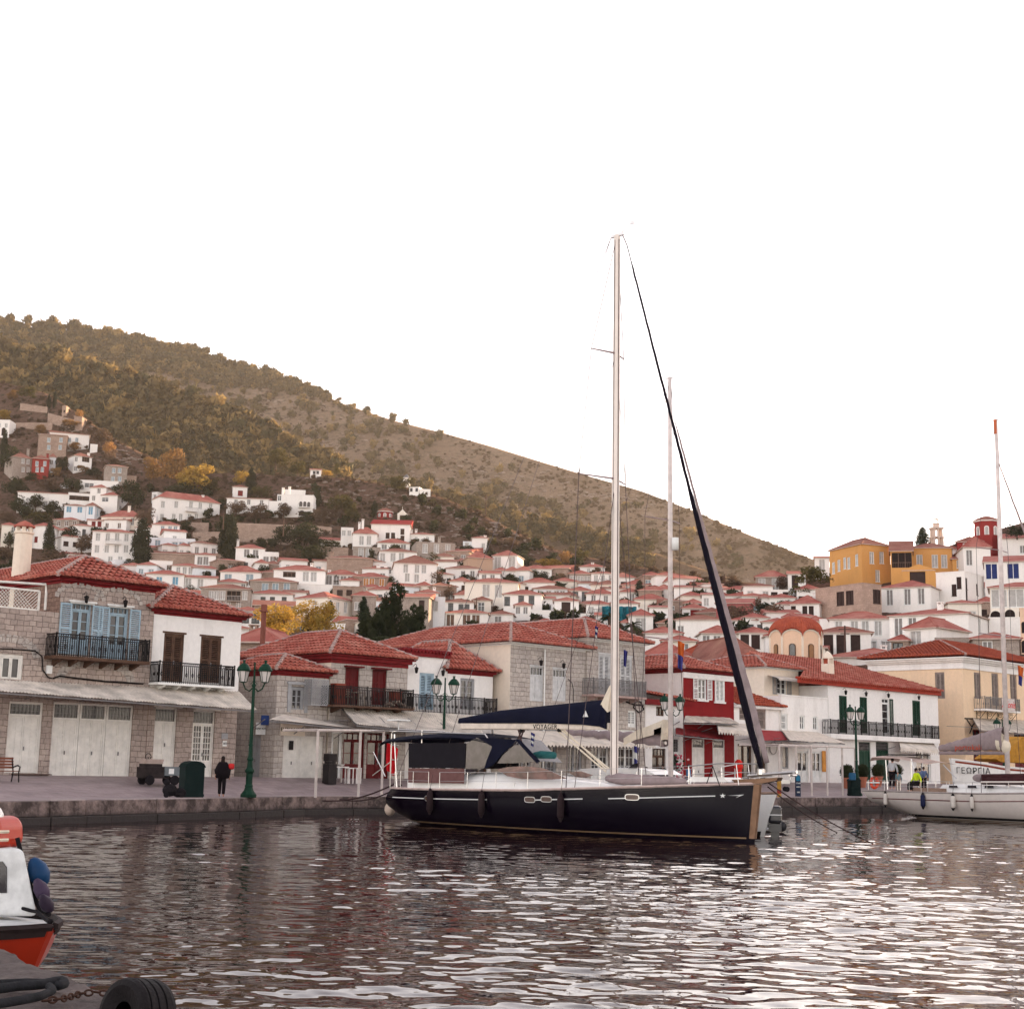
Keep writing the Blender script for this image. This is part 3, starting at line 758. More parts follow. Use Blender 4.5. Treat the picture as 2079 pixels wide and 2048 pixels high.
H('stone-walled hall under a long brown roof behind the row of white cottages',304,438,None,1128,1146,SF,'','s','shed',vr=1116,rm=TILE_FARB,yaw=5)
H('white cottage with two grey shutters and a hedge on its terrace',395,438,None,1128,1152,W_,'1138:406 418','s','hip',vr=1121,ww=1.3,wh=2.0,D=352)
H('low white house with two brown shutters left of the four-window cottage',303,350,None,1140,1160,W_,'1152:316 326 343','t','flat',dp=6,ww=1.1,wh=1.3)
H('white cottage with four pale windows in a row',348,411,None,1151,1172,W_,'1158:362 375 387 400','w','hip',vr=1143,ww=1.0,wh=1.7)
H('white house with two sky blue shutters behind the white waterfront house',295,373,None,1168,1215,W_,'1179:323 356','b','hip',vr=1157,ww=1.3,wh=1.8,yaw=4,rm=TILE_FAR)
H('white house with a grey sash window right of the sky blue shutters',374,440,None,1175,1212,W_,'1183:407;1181:376','w','shed',vr=1166,ww=1.3,wh=2.3)
H('white gable half hidden behind the white waterfront house roof',333,402,None,1212,1240,W_,'','w','gable',vr=1195,D=190,dp=5)
H('white house with a glazed porch and small red hip roof',447,529,None,1163,1188,W_,'1172:463 475 507','p','hip',vr=1147,ww=1.7,wh=1.6,yaw=8)
H('brown stone house with seven white-framed windows and a recessed balcony',407,508,None,1197,1243,SG,'1208:429 440 452 497;1230:429 440 463 473 484','w','hip',vr=1185,rm=TILE_FARB,loggia=(461,1199,488,1219),balc=((461,488,1220,'w'),),yaw=4,ww=1.0,wh=1.8)
H('stone house with three blue-grey shutters right of the balcony house',507,603,None,1183,1213,SG,'1193:538 559 582','p','hip',vr=1172,rm=TILE_FARB,ww=1.4,wh=2.0,D=352)
H('small red hip roof cottage squeezed above the two stone houses',440,500,None,1184,1200,C_,'1189:495','s','hip',vr=1175,D=362)
H('white house with three tiny dark windows behind the stone house corner',510,595,None,1208,1235,W_,'1216:534 553 577','k','hip',vr=1197,ww=1.0,wh=.9)
H('brown stone house half hidden by the golden tree',514,603,None,1232,1262,SF,'1242:545','w','shed',vr=1216,rm=TILE_FARB)
H('white house with a corner loggia and two pale shutters above the golden tree',555,660,None,1160,1195,W_,'1166:621 637;1190:617','w','hip',vr=1146,chim=((655,1152),(633,1143)),loggia=(575,1160,600,1172),ww=1.4,wh=2.2,yaw=3)
H('low white terrace block below the corner loggia house',600,676,None,1188,1206,W_,'','w','flat',D=325)
H('white cottage with two dark latticed windows behind the waterfront roofs',474,530,None,1242,1272,W_,'1251:498 519','k','hip',vr=1231,ww=1.4,wh=1.9)
H('low red roof cottage wedged beside the dark latticed windows',420,505,None,1278,1300,W_,'','k','hip',vr=1266,D=170)
H('large cream house with two tall windows behind the small cypress',600,664,721,1213,1275,CREAM_FAR,'1230:637','w','hip',vr=1200,wr='1233:686 702;1267:700 714',ww=1.1,wh=2.0,yaw=38,down=3)
H('tiny white farmhouse alone on the scrubby ridge',630,652,None,955,965,W_,'959:638 645','k','shed',vr=950,D=470,dp=6,ww=.8,wh=.9)
H('white flat-roofed row stepping down beside the windmill',831,851,874,989,1003,W_,'994:835 846','k','flat',D=470,ww=.8,wh=1.0)
H('white corner tower house beside the domed red church',692,717,None,1072,1108,W_,'1082:698 709','w','flat',dp=9)
H('tall white house on a stone base with two arches, left of the church',716,766,None,1085,1112,W_,'1097:734 749','w','hip',vr=1068,chim=((730,1060),(737,1054)),ww=1.2,wh=2.4)
H('stone basement with two pale doors and arches under the tall white house',716,772,None,1112,1138,SG,'1117:733 748','w','flat',arches=((732,1128,1138,9),(749,1129,1139,9)),ww=1.3,wh=2.2,dp=6)
H('open red-roofed pergola building right of the dark bush cluster',648,692,None,1098,1108,C_,'','t','shed',vr=1089,loggia=(655,1099,690,1105),dp=5)
H('low white house under a small hip roof just below the church',766,832,None,1104,1120,W_,'1110:780 798 819','s','hip',vr=1092,ww=1.4,wh=1.3)
H('grey ashlar mansion with three white-framed windows right of the church',845,924,None,1100,1140,SG,'1113:863 886 909','w','flat',ls=835,yaw=-8,ww=1.3,wh=2.3,chim=((892,1090),),dp=8)
H('white outbuildings with low red roofs to the right of the church',832,882,None,1086,1100,W_,'1093:845 868','w','hip',vr=1081,chim=((833,1075),(845,1074)),ww=.8,wh=1.0)
H('wide windowless stone house with a faded roof behind the white terraces',663,755,None,1135,1172,SF,'','s','hip',vr=1127,rm=TILE_FARB,chim=((674,1120),),yaw=4)
H('white house with grey shutters above the square three-window house, mid town',770,846,None,1122,1152,W_,'1131:773 798 815','w','hip',vr=1112,rm=TILE_FARB,ww=1.3,wh=2.1,yaw=-4)
H('small white cottage with two dark arched windows in the middle of the town',764,808,None,1150,1172,W_,'1155:776 790','k','flat',dp=5,ww=.8,wh=1.4)
H('big square white house with bougainvillea at its door, behind the bare tree',800,886,None,1143,1200,W_,'1149:824 847 861;1174:846;1172:827','w','hip',vr=1126,rm=TILE_FARB,ls=796,yaw=-3,ww=1.1,wh=1.9)
H('white house with four brown-grey windows and a red roof left of the orange shutters',660,725,None,1168,1188,W_,'1177:666 683 697 712','s','hip',vr=1156,chim=((669,1157),(725,1160)),ww=1.4,wh=2.1,yaw=4)
H('brown stone house with orange shutters',718,788,None,1173,1198,SF,'1181:743 755 762 775','o','hip',vr=1162,ww=1.2,wh=1.7,chim=((731,1161),))
H('low stone shop building below the white house with four windows',675,740,None,1192,1216,SF,'1203:690 709','d','flat',dp=6,ww=1.2,wh=1.2)
H('stone house with a red pyramid roof and white chimney behind the dark tree',715,763,None,1211,1270,SG,'1230:725','w','hip',vr=1198,chim=((740,1190),))
H('long grey stone house with one small window right of the dark tree',795,870,None,1213,1280,SG,'1229:856','d','shed',vr=1203,yaw=10,ww=1.0,wh=1.8)
H('low red roof piece with a white chimney behind the long grey stone house',845,890,None,1205,1225,W_,'','w','hip',vr=1196,chim=((882,1192),),D=315)
H('pale blue-white three-storey block with a terrace, right of the grey stone house',870,903,None,1213,1275,WHITE_COOL,'1230:881 894;1252:881 894','w','flat',dp=9,ww=1.5,wh=1.9)
H('white cottage with a dark hip roof behind the pale blue-white block',903,962,None,1224,1250,W_,'1232:915;1234:936 948','k','hip',vr=1215,rm=TILE_FARB)
H('cream cottage with two dark windows and a telegraph pole in front',960,997,None,1220,1245,CREAM_FAR,'1232:977 988','g','hip',vr=1211,rm=TILE_FARB,ww=1.3,wh=1.9)
H('white cottage with three tall grey shutters and a maroon door, just above the roofs',904,990,None,1246,1272,W_,'1259:947 966 982;1256:909','t','hip',vr=1237,ww=1.5,wh=2.3,yaw=5)
H('white annex with two dark shutters right of the three tall shutters',990.5,1041,None,1248,1268,W_,'1261:1011 1024','s','hip',vr=1239,rm=TILE_FARB,yaw=5,ww=1.3,wh=1.9)
H('white house with three dark windows and a plant in front, mid slope',905,975,None,1155,1180,W_,'1168:940 959;1178:920','s','hip',vr=1147,rm=TILE_FARB,ww=1.1,wh=2.2,yaw=5)
H('white low house with two windows under a dark eave right of the planted house',972,1016,None,1165,1190,W_,'1170:983 1000','s','shed',vr=1157,ww=1.1,wh=1.5)
H('tall white house with three very large grey windows and a brick side wall',1000,1050,1063,1128,1166,W_,'1145:1010 1024 1039','w','hip',vr=1115,rm=TILE_FAR,ww=1.7,wh=4.0,yaw=14)
H('tall ochre-brown stone wall wing left of the three very large windows',950,1000,None,1135,1168,plaster('rough_ochre_wall',(.48,.33,.24)),'','s','hip',vr=1118,dp=9,yaw=-14)
H('lone white cube house with a red roof on the scrubby slope',958,990,None,1093,1119,W_,'1108:981 987','w','hip',vr=1089,chim=((985,1087),),ww=.9,wh=1.4)
H('low white wing left of the lone cube house',940,958,None,1100,1113,WHITE_COOL,'1107:948 955','w','flat',dp=5)
H('broad cream house with two grey windows above the courtyard houses',943,1052,None,1184,1240,CREAM_FAR,'1199:987;1200:1012','w','hip',vr=1173,yaw=2,ww=1.5,wh=2.6)
H('white two-storey house with two dark framed windows, centre of the town',1022,1100,None,1208,1255,W_,'1218:1058 1079;1220:1028;1238:1029','k','hip',vr=1197,ww=1.1,wh=1.7,yaw=4)
H('white stair-tower house with a small red hip roof below the two-storey house',1045,1078,None,1230,1262,W_,'1235:1048 1067;1253:1050 1067','s','hip',vr=1222,D=278,ww=.9,wh=1.4)
H('white terrace wing with two windows right of the stair-tower house',1078.5,1127,None,1240,1264,W_,'1254:1082 1097','s','flat',D=280,dp=6,ww=.9,wh=1.4)
H('white cottage with a red roof above the pale blue cottage',1062,1126,None,1184,1206,W_,'1197:1069 1076','d','hip',vr=1172,ww=.8,wh=1.3)
H('pale blue cottage with four small windows in a row',1083,1157,None,1197,1216,WHITE_COOL,'1205:1096 1114 1130 1142','s','hip',vr=1188,rm=TILE_FARB,ww=1.1,wh=1.3)
H('white house with dark brown shutters and an open veranda on its left',1125,1175,None,1221,1258,W_,'1228:1149 1164;1229:1131','d','hip',vr=1212,ww=1.7,wh=2.4,arches=())
H('low white house with two black-framed windows right of the pale blue cottage',1155,1200,None,1200,1222,W_,'1209:1168 1187','k','hip',vr=1190,ww=1.2,wh=2.0)
H('small red-roofed cottage below the garden of the three very large windows',1060,1120,None,1156,1174,W_,'','w','hip',vr=1146)
H('grey stone house with three arched white windows',1155,1200,None,1166,1194,SG,'1181:1163 1178 1192','w','hip',vr=1157,ww=1.4,wh=2.8)
H('white house with a small balcony right of the grey arched-window house',1200,1246,None,1165,1192,W_,'1177:1210 1224 1240','w','hip',vr=1160,balc=((1216,1232,1185,'w'),),ww=1.0,wh=2.2)
H('small white house with a chimney and pink roof highest above the balcony house',1177,1228,None,1152,1164,W_,'1158:1195 1215','w','hip',vr=1143,chim=((1203,1142),),D=392,ww=.8,wh=1.0)
H('white house with a long red roof left of the main mast',1190,1248,None,1207,1226,W_,'1215:1205 1230','s','hip',vr=1195)
H('white house with an iron gallery left of the turquoise netting',1190,1240,None,1228,1258,W_,'1240:1200 1220','w','hip',vr=1218,balc=((1204,1226,1248,'k'),),ww=1.1,wh=1.7)
H('wide pink-roofed house directly behind the long waterfront roof',1065,1150,None,1278,1296,W_,'','w','hip',vr=1254,D=190,rm=TILE_FAR)
H('small pink-roofed house behind the ridge of the grey waterfront mansion',1160,1215,None,1264,1280,W_,'','w','hip',vr=1251,D=215)
# --- right of the main mast
H('pinkish low house beside the mast under the bare hillside',1263,1325,None,1188,1200,PINKW,'1193:1275 1300','w','hip',vr=1176,yaw=4)
H('white house with one window between the two masts, above the netting',1258,1300,None,1203,1222,W_,'1211:1283','s','hip',vr=1194,ww=1.1,wh=2.0)
H('low white house below the small red domed church',1305,1352,None,1196,1206,W_,'','s','hip',vr=1188)
H('pink-roofed house behind the pine between the masts',1288,1352,None,1218,1234,CREAM_FAR,'','s','hip',vr=1205)
H('white house under construction draped in turquoise netting',1240,1296,None,1226,1262,W_,'','s','hip',vr=1216)
H('white house with one grey window and a pyramid roof, right of the main mast',1276,1326,None,1251,1290,W_,'1270:1301','w','hip',vr=1236,ww=1.7,wh=2.6)
H('narrow grey-white wall house behind the thin second mast',1318,1360,None,1234,1275,W_,'1257:1331','s','shed',vr=1228)
H('red pyramid-roofed house in front of the second mast',1309,1384,None,1287,1312,W_,'','s','hip',vr=1271,D=195)
H('cream low house with a clay roof right of the second mast foot roofs',1345,1413,None,1303,1322,C_,'1311:1390','s','hip',vr=1290,D=175)
H('long white house with a straight dark red eave and pink laundry on its terrace',1372,1462,None,1259,1302,W_,'1280:1382','s','hip',vr=1248,rm=TILE_FARB,yaw=5)
H('white house with a small arched red window above the laundry terrace',1385,1432,None,1236,1262,W_,'1242:1411','r','hip',vr=1225,ww=1.6,wh=1.0)
H('small cream house with a brown roof stacked above the arched red window',1390,1425,None,1226,1240,C_,'','r','hip',vr=1216,D=305)
H('long white house on the skyline between second mast and furled sail',1368,1446,None,1193,1215,W_,'1200:1430 1410','w','shed',vr=1187,yaw=3)
H('tall white gable house left of the furled sail',1425,1456,None,1208,1252,W_,'1222:1434','w','shed',vr=1202,D=298)
H('pink house wall rising behind the bushes right of the furled sail',1454,1524,None,1225,1264,ROSEFAR,'','w','shed',vr=1214,yaw=6)
H('white low house with a dark red roof directly right of the furled sail',1468,1534,None,1198,1212,W_,'','w','hip',vr=1189)
H('white low house with two little windows and a red roof above the pink wall',1470,1568,None,1211,1226,W_,'1216:1520 1534','s','hip',vr=1200,ww=.8,wh=1.3)
H('dark grey stone house with three tall white windows on the saddle',1534,1599,None,1172,1204,SG,'1188:1547 1559 1574','w','hip',vr=1157,ww=1.3,wh=2.9)
H('white house with dark brown shutters left of the big pine',1599.5,1636,None,1166,1200,W_,'1178:1614 1627','d','shed',vr=1158,ww=1.2,wh=2.3)
H('white terrace wall house with two dark doorways below the dark grey stone house',1560,1606,None,1198,1220,W_,'1212:1572 1596','d','flat',ww=1.2,wh=1.9,dp=5)
H('white house with six dark shutters under the fortress wall',1604,1664,1697,1226,1262,W_,'1242:1610 1615 1621 1634 1641 1647;1236:1665','d','hip',vr=1212,chim=((1654,1203),),yaw=12,wr='',ww=.8,wh=1.9)
H('white retaining house with a white trellis under the six dark shutters',1664,1702,None,1258,1300,W_,'1272:1680','k','flat',D=218,ww=3.6,wh=1.3)
H('small white house on the terrace left of the big tiled dome',1548,1606,None,1264,1290,W_,'1266:1580','s','hip',vr=1255,yaw=2)
H('white house with three grey shutters just right of the furled sail',1424,1500,None,1288,1325,W_,'1298:1434 1445 1456','s','hip',vr=1268,yaw=-8,D=205,ww=1.0,wh=2.0)
H('white house with a dark glazed porch left of the big tiled dome',1500,1562,None,1286,1322,W_,'1293:1512 1521;1296:1534','d','hip',vr=1273,D=200,ww=1.1,wh=1.8)
H('white house at the far left end of the ochre mansion',1654,1684,None,1133,1160,W_,'1147:1669','w','shed',vr=1128,D=292,ww=1.2,wh=2.4)
H('white house with four dark shutters beside the big tiled dome',1660,1769,None,1286,1330,W_,'1308:1682 1708 1737 1752','d','hip',vr=1272,D=192,rm=TILE_FARB,ww=1.1,wh=2.6,yaw=-3)
H('long white house with a row of faint pale windows behind the dark shuttered house',1684,1806,None,1257,1300,W_,'1272:1735 1757 1783;1268:1703','w','hip',vr=1240,D=222,ww=1.0,wh=2.0,yaw=3)
H('long white house with two grey windows and a chimney, below the white mansion',1806,1967,2010,1246,1310,W_,'1274:1824;1266:1852','s','hip',vr=1234,D=208,chim=((1909,1222),),wr='1267:1989',ww=1.1,wh=2.6,yaw=18)
H('white house with a bright red hip roof and two grey windows',1838,1902,1968,1275,1330,W_,'1302:1859 1882','w','hip',vr=1252,D=186,ww=1.4,wh=3.2,yaw=30)
H('white mansion with three tall grey windows below the ochre mansion',1788,1890,1930,1191,1245,W_,'1209:1806 1842 1870;1236:1838 1863','s','hip',vr=1179,D=238,wr='1202:1908',ww=1.1,wh=2.6,yaw=16)
H('jumbled white stepped house with small dark openings right of the ochre mansion',1901,1960,1998,1160,1240,W_,'1183:1947;1198:1937','d','flat',D=246,wr='1185:1962;1197:1984;1208:1955',ww=.8,wh=1.9,yaw=22)
H('white house with a sweeping pink roof and one grey window below the red drum church',1957,2012,None,1112,1190,W_,'1132:1968','s','hip',vr=1092,D=258,yaw=-10,ww=1.1,wh=2.8,dp=12)
H('white house cut by the right frame edge on the skyline, grey canopy above',2030,2130,None,1092,1150,W_,'1115:2076','s','shed',vr=1082,D=262)
H('white house with navy blue shutters at the right edge',1999,2140,None,1139,1200,W_,'1159:2010 2026 2057 2079','n','shed',vr=1127,D=234,ww=1.9,wh=2.6,yaw=0)
H('cream arcade house with three arches at the right edge',2011,2140,None,1192,1290,CREAM_FAR,'1210:2026 2063','w','hip',vr=1182,D=214,arches=((2021,1240,1258,21),(2050,1237,1256,20),(2078,1234,1254,18)),ww=2.0,wh=2.4)
H('white rounded bastion below the cream arcade',2008,2075,None,1254,1300,W_,'','w','flat',D=206)
H('low stone house with a red roof behind the pale yellow mansion',1976,2070,None,1298,1345,SG,'1312:2005','s','hip',vr=1284,D=172,yaw=-4)
H('stone shed with an iron-fenced terrace left of the low stone house',1899,1976,None,1296,1340,SG,'','s','flat',D=176,dp=6)
H('long low house with two faded pink hip roofs behind the green-shutter house',1680,1870,None,1336,1356,W_,'','s','hip',vr=1316,D=160,rm=TILE_FAR,dp=11,chim=((1794,1310),))
H('peach bell-arched house at the right edge behind the yacht mast',2072,2130,None,1235,1330,PEACH,'','w','flat',D=184,arches=((2078,1262,1285,9),(2078,1300,1325,9)))
# --- ochre mansion on its fortress wall (several blocks)
H('ochre mansion main block with eight pale shutters and broad brown hip roof',1684.5,1750,1808,1105,1192,OCHRE,'1153:1692;1148:1703;1143:1715 1723;1137:1739 1746','w','hip',vr=1092,D=264,wr='1132:1770 1790;1169:1782',rm=TILE_FARB,yaw=56,ww=1.0,wh=2.2,cat='mansion',name='mansion')
H('recessed porch block of the ochre mansion with two white columns',1808.5,1853,None,1119,1190,OCHRE,'','w','shed',vr=1095,D=270,rm=TILE_FARB,loggia=(1810,1122,1852,1152),cat='mansion',name='mansion')
H('right wing of the ochre mansion with four pale shutters',1852,1933,None,1113,1178,OCHRE,'1139:1867 1874 1898 1917','w','hip',vr=1103,D=264,rm=TILE_FARB,yaw=-8,ww=1.1,wh=2.4,cat='mansion',name='mansion')
H('low ochre gatehouse with a dark door in a white frame',1832,1900,None,1158,1190,OCHRE,'1172:1863','d','gablef',vr=1148,D=250,rm=OCHRE,ww=2.6,wh=3.0,cat='gatehouse',name='gatehouse',ov=.05)
H('small ochre end block with a pink window right of the mansion wing',1933.5,1957,None,1135,1165,OCHRE,'1143:1948','w','shed',vr=1124,D=262,cat='mansion',name='mansion')
H('massive pinkish stone fortress wall with small dark openings under the ochre mansion',1656,1752,1790,1184,1262,STONE_FORT,'1215:1706;1213:1725','d','flat',D=240,yaw=46,wr='1211:1781',ww=1.7,wh=2.2,cat='fortress wall',name='fortress_wall',group=None)

# the many small houses packed between the ones above
rh_=random.Random(31);NF=0;FG_='small packed houses filling the hillside town'
def free(u0,u1,v0,v1):
 for a,b,c,d in HOUSES:
  ox=min(b,u1)-max(a,u0);oy=min(d,v1)-max(c,v0)
  if ox > 0.5*(u1-u0) and oy > 0.6*(v1-v0): return False
 return True
for k in range(5200):
 if NF >=140: break
 u=rh_.uniform(120,2060);vb=rh_.uniform(1085,1345)
 lo=np.interp(u,[120,300,450,640,760,900,1060,1300,1480,1640,1800,2060],[1058,1078,1140,1165,1115,1128,1165,1185,1205,1225,1225,1150])
 hi=np.interp(u,[120,300,480,660,700,900,1060,1300,1500,1640,1800,2060],[1140,1200,1270,1290,1295,1270,1255,1290,1330,1345,1335,1330])
 if not lo < vb < hi: continue
 w=rh_.uniform(26,56)*(1 if u < 1500 else 1.25);hgt_=rh_.uniform(15,25)*(1 if u < 1500 else 1.2)
 if not free(u-w/2,u+w/2,vb-hgt_-7,vb): continue
 wl_=rh_.choice((WHITE_FAR,WHITE_FAR,WHITE_FAR,CREAM_FAR,WHITE_COOL,STONE_FAR));NF +=1
 tone={WHITE_FAR.name: 'white',CREAM_FAR.name: 'cream',WHITE_COOL.name: 'bluish-white',STONE_FAR.name: 'rubble stone'}[wl_.name]
 house('small '+tone+' house with a red tiled roof packed among its neighbours on the slope',u-w/2,u+w/2,None,vb-hgt_,vb+14,wl_,rh_.choice(('2','3','2','1','2,2')),rh_.choice('wwspdgk'),rh_.choice(('hip','hip','hip','shed','flat','gable')),D=depth_town(u,vb)-1.5,snap=False,vr=vb-hgt_-rh_.uniform(6,10),yaw=rh_.uniform(-22,22),ww=rh_.uniform(.9,1.3),wh=rh_.uniform(1.2,2.0),rm=rh_.choice((TILE_FAR,TILE_FAR,TILE_FARB)),dp=rh_.uniform(6,10),group=FG_+' ('+tone+')')
# ================================================================== WATERFRONT ROW
S2=math.sqrt(0.5)
FB=Vector((-40,45,0));FD=Vector((S2,S2,0));FN=Vector((-S2,S2,0))
def fl(u,v,off=0.0):
 """pixel -> (distance along the waterfront line, height) on the plane `off` metres behind it"""
 O=FB+FN*off
 return line_hit(u,v,(O.x,O.y),(S2,S2))
def fw_(s,off=0.0,z=0.0): return FB+FD*s+FN*off+Vector((0,0,z))
def side_s(u,v,s0):
 """pixel -> (depth behind the line, height) on the side wall plane through s0"""
 O=fw_(s0);return line_hit(u,v,(O.x,O.y),(-S2,S2))
class Front:
 def __init__(f,name,label,cat,uL,uR,off=0.0,z0=ZF,vm=1450,group=None):
  f.s0=fl(uL,vm,off)[0];f.s1=fl(uR,vm,off)[0];f.off=off;f.z0=z0;f.W=f.s1-f.s0
  f.root=thing(name,label,cat,fw_(f.s0,off,z0),R(45),group)
 def uv(f,u,v,dy=0.0):
  s,z=fl(u,v,f.off+dy);return s-f.s0,z-f.z0
 def rect(f,u0,v0,u1,v1,dy=0.0):
  """pixel box (left, top, right, bottom) -> x0,x1,z0,z1 on the facade"""
  um=(u0+u1)/2;x0=f.uv(u0,(v0+v1)/2,dy)[0];x1=f.uv(u1,(v0+v1)/2,dy)[0]
  return x0,x1,f.uv(um,v1,dy)[1],f.uv(um,v0,dy)[1]
def shell(f,H,Dp,mat_,holes,name='wall',z0=-0.5,left_holes=(),mats_side=None,rec=0.28):
 mb=MB();wall_face(mb,(0,0,0),(1,0,0),(0,1,0),f.W,H,holes,z0,rec)
 if mats_side: mb.m=1
 wall_face(mb,(0,Dp,0),(0,-1,0),(1,0,0),Dp,H,left_holes,z0,rec)
 wall_face(mb,(f.W,0,0),(0,1,0),(-1,0,0),Dp,H,[],z0,rec)
 mb.quad((f.W,Dp,z0),(0,Dp,z0),(0,Dp,H),(f.W,Dp,H));mb.quad((0,0,H-.02),(f.W,0,H-.02),(f.W,Dp,H-.02),(0,Dp,H-.02))
 return mb.build(name,[mat_,mats_side] if mats_side else mat_,f.root)
rt=random.Random(21)
def tile_plane(mb,A,B,poly,sp=0.23,L=0.45):
 sp *=1.22
 """barrel tiles over a flat polygon; A->B is the eave"""
 A=Vector(A);B=Vector(B);e=(B-A).normalized();P=[Vector(p) for p in poly]
 nrm=None
 for p in P:
  q=(p-A)-e*(p-A).dot(e)
  if q.length > 0.3: up=q.normalized();break
 nrm=e.cross(up)
 if nrm.z < 0: nrm=-nrm
 pp=[((p-A).dot(e),(p-A).dot(up)) for p in P]
 mb.add([p-nrm*0.02 for p in P],[tuple(range(len(P)))])
 x0=min(p[0] for p in pp);x1=max(p[0] for p in pp);n=max(1,int((x1-x0)/sp))
 for i in range(n):
  x=x0+(i+.5)*(x1-x0)/n;ys=[]
  for k in range(len(pp)):
   a,b=pp[k],pp[(k+1) % len(pp)]
   if (a[0]-x)*(b[0]-x) < 0: t=(x-a[0])/(b[0]-a[0]);ys.append(a[1]+(b[1]-a[1])*t)
  if len(ys) < 2: continue
  lo,hi=min(ys),max(ys);y=lo-0.05;r=sp*0.36
  while y < hi-0.05:
   l=min(L,hi-y);jx=rt.uniform(-.012,.012);jh=rt.uniform(-.008,.012);rr_=[]
   for (yy,ra,hh) in ((y,r*1.12,.035),(y+l+.03,r*.9,.0)):
    rr_.append([A+e*(x+jx+ra*math.cos(a))+up*yy+nrm*(ra*math.sin(a)*1.15+hh+jh) for a in (math.pi*1.02,math.pi*.75,math.pi*.5,math.pi*.25,-.06)])
   mb.grid(rr_);
   if y < lo: mb.add(rr_[0],[(0,1,2,3,4)])
   y +=l
MORTAR=plain('pink_grey_mortar',(.42,.30,.27),.9,var=.3)
def tiled_hip(f,W,Dp,z,rh,ov=0.4,mat_=None,fascia=REDTRIM,parent=None,fh=0.30,sp=0.23,loc=(0,0)):
 mat_=mat_ or TILE
 ox,oy=loc
 x0,x1,y0,y1=ox-ov,ox+W+ov,oy-ov,oy+Dp+ov;w_,d_=x1-x0,y1-y0
 a,b,c,d=(x0,y0,z),(x1,y0,z),(x1,y1,z),(x0,y1,z)
 mb=MB()
 if w_ >=d_:
  e=(x0+d_/2,(y0+y1)/2,z+rh);g=(x1-d_/2,(y0+y1)/2,z+rh)
  tile_plane(mb,a,b,[a,b,g,e],sp);tile_plane(mb,d,a,[d,a,e],sp);tile_plane(mb,b,c,[b,c,g],sp*1.3);mb.quad(c,d,e,g)
  hips=[(a,e),(b,g),(e,g),(d,e),(c,g)]
 else:
  e=((x0+x1)/2,y0+w_/2,z+rh);g=((x0+x1)/2,y1-w_/2,z+rh)
  tile_plane(mb,a,b,[a,b,e],sp);tile_plane(mb,d,a,[d,a,e,g],sp);tile_plane(mb,b,c,[b,c,g,e],sp*1.5);mb.tri(c,d,g)
  hips=[(a,e),(b,e),(e,g),(d,g),(c,g)]
 mb.quad((x0,y0,z-.05),(x0,y1,z-.05),(x1,y1,z-.05),(x1,y0,z-.05))
 ro=mb.build('roof',mat_,parent or f.root)
 mh=MB()
 for p,q in hips:
  p=Vector(p);q=Vector(q);n=max(2,int((q-p).length/.4));
  for i in range(n):
   s0_=p.lerp(q,i/n);s1_=p.lerp(q,(i+1.08)/n);mh.tube([s0_+Vector((0,0,.05)),s1_+Vector((0,0,.03))],[.13,.105],7)
 mh.build('ridge_tiles',MORTAR,ro)
 if fascia:
  mf=MB();t=ov-.06
  for k,(o_,zz0,zz1) in enumerate(((.02,-fh,-fh*.6),(t*.55,-fh*.6,-fh*.25),(t,-fh*.25,-.052))):
   X0,X1,Y0,Y1=ox-o_,ox+W+o_,oy-o_,oy+Dp+o_
   mf.box(X0,X1,Y0,oy-.003,z+zz0,z+zz1-.002);mf.box(X0,ox-.003,oy,Y1,z+zz0,z+zz1-.002);mf.box(ox+W+.003,X1,oy,Y1,z+zz0,z+zz1-.002)
  mf.build('eave_cornice',fascia,ro)
 return ro
GRILL=plain('grey_iron_grille',(.20,.19,.19),.5)
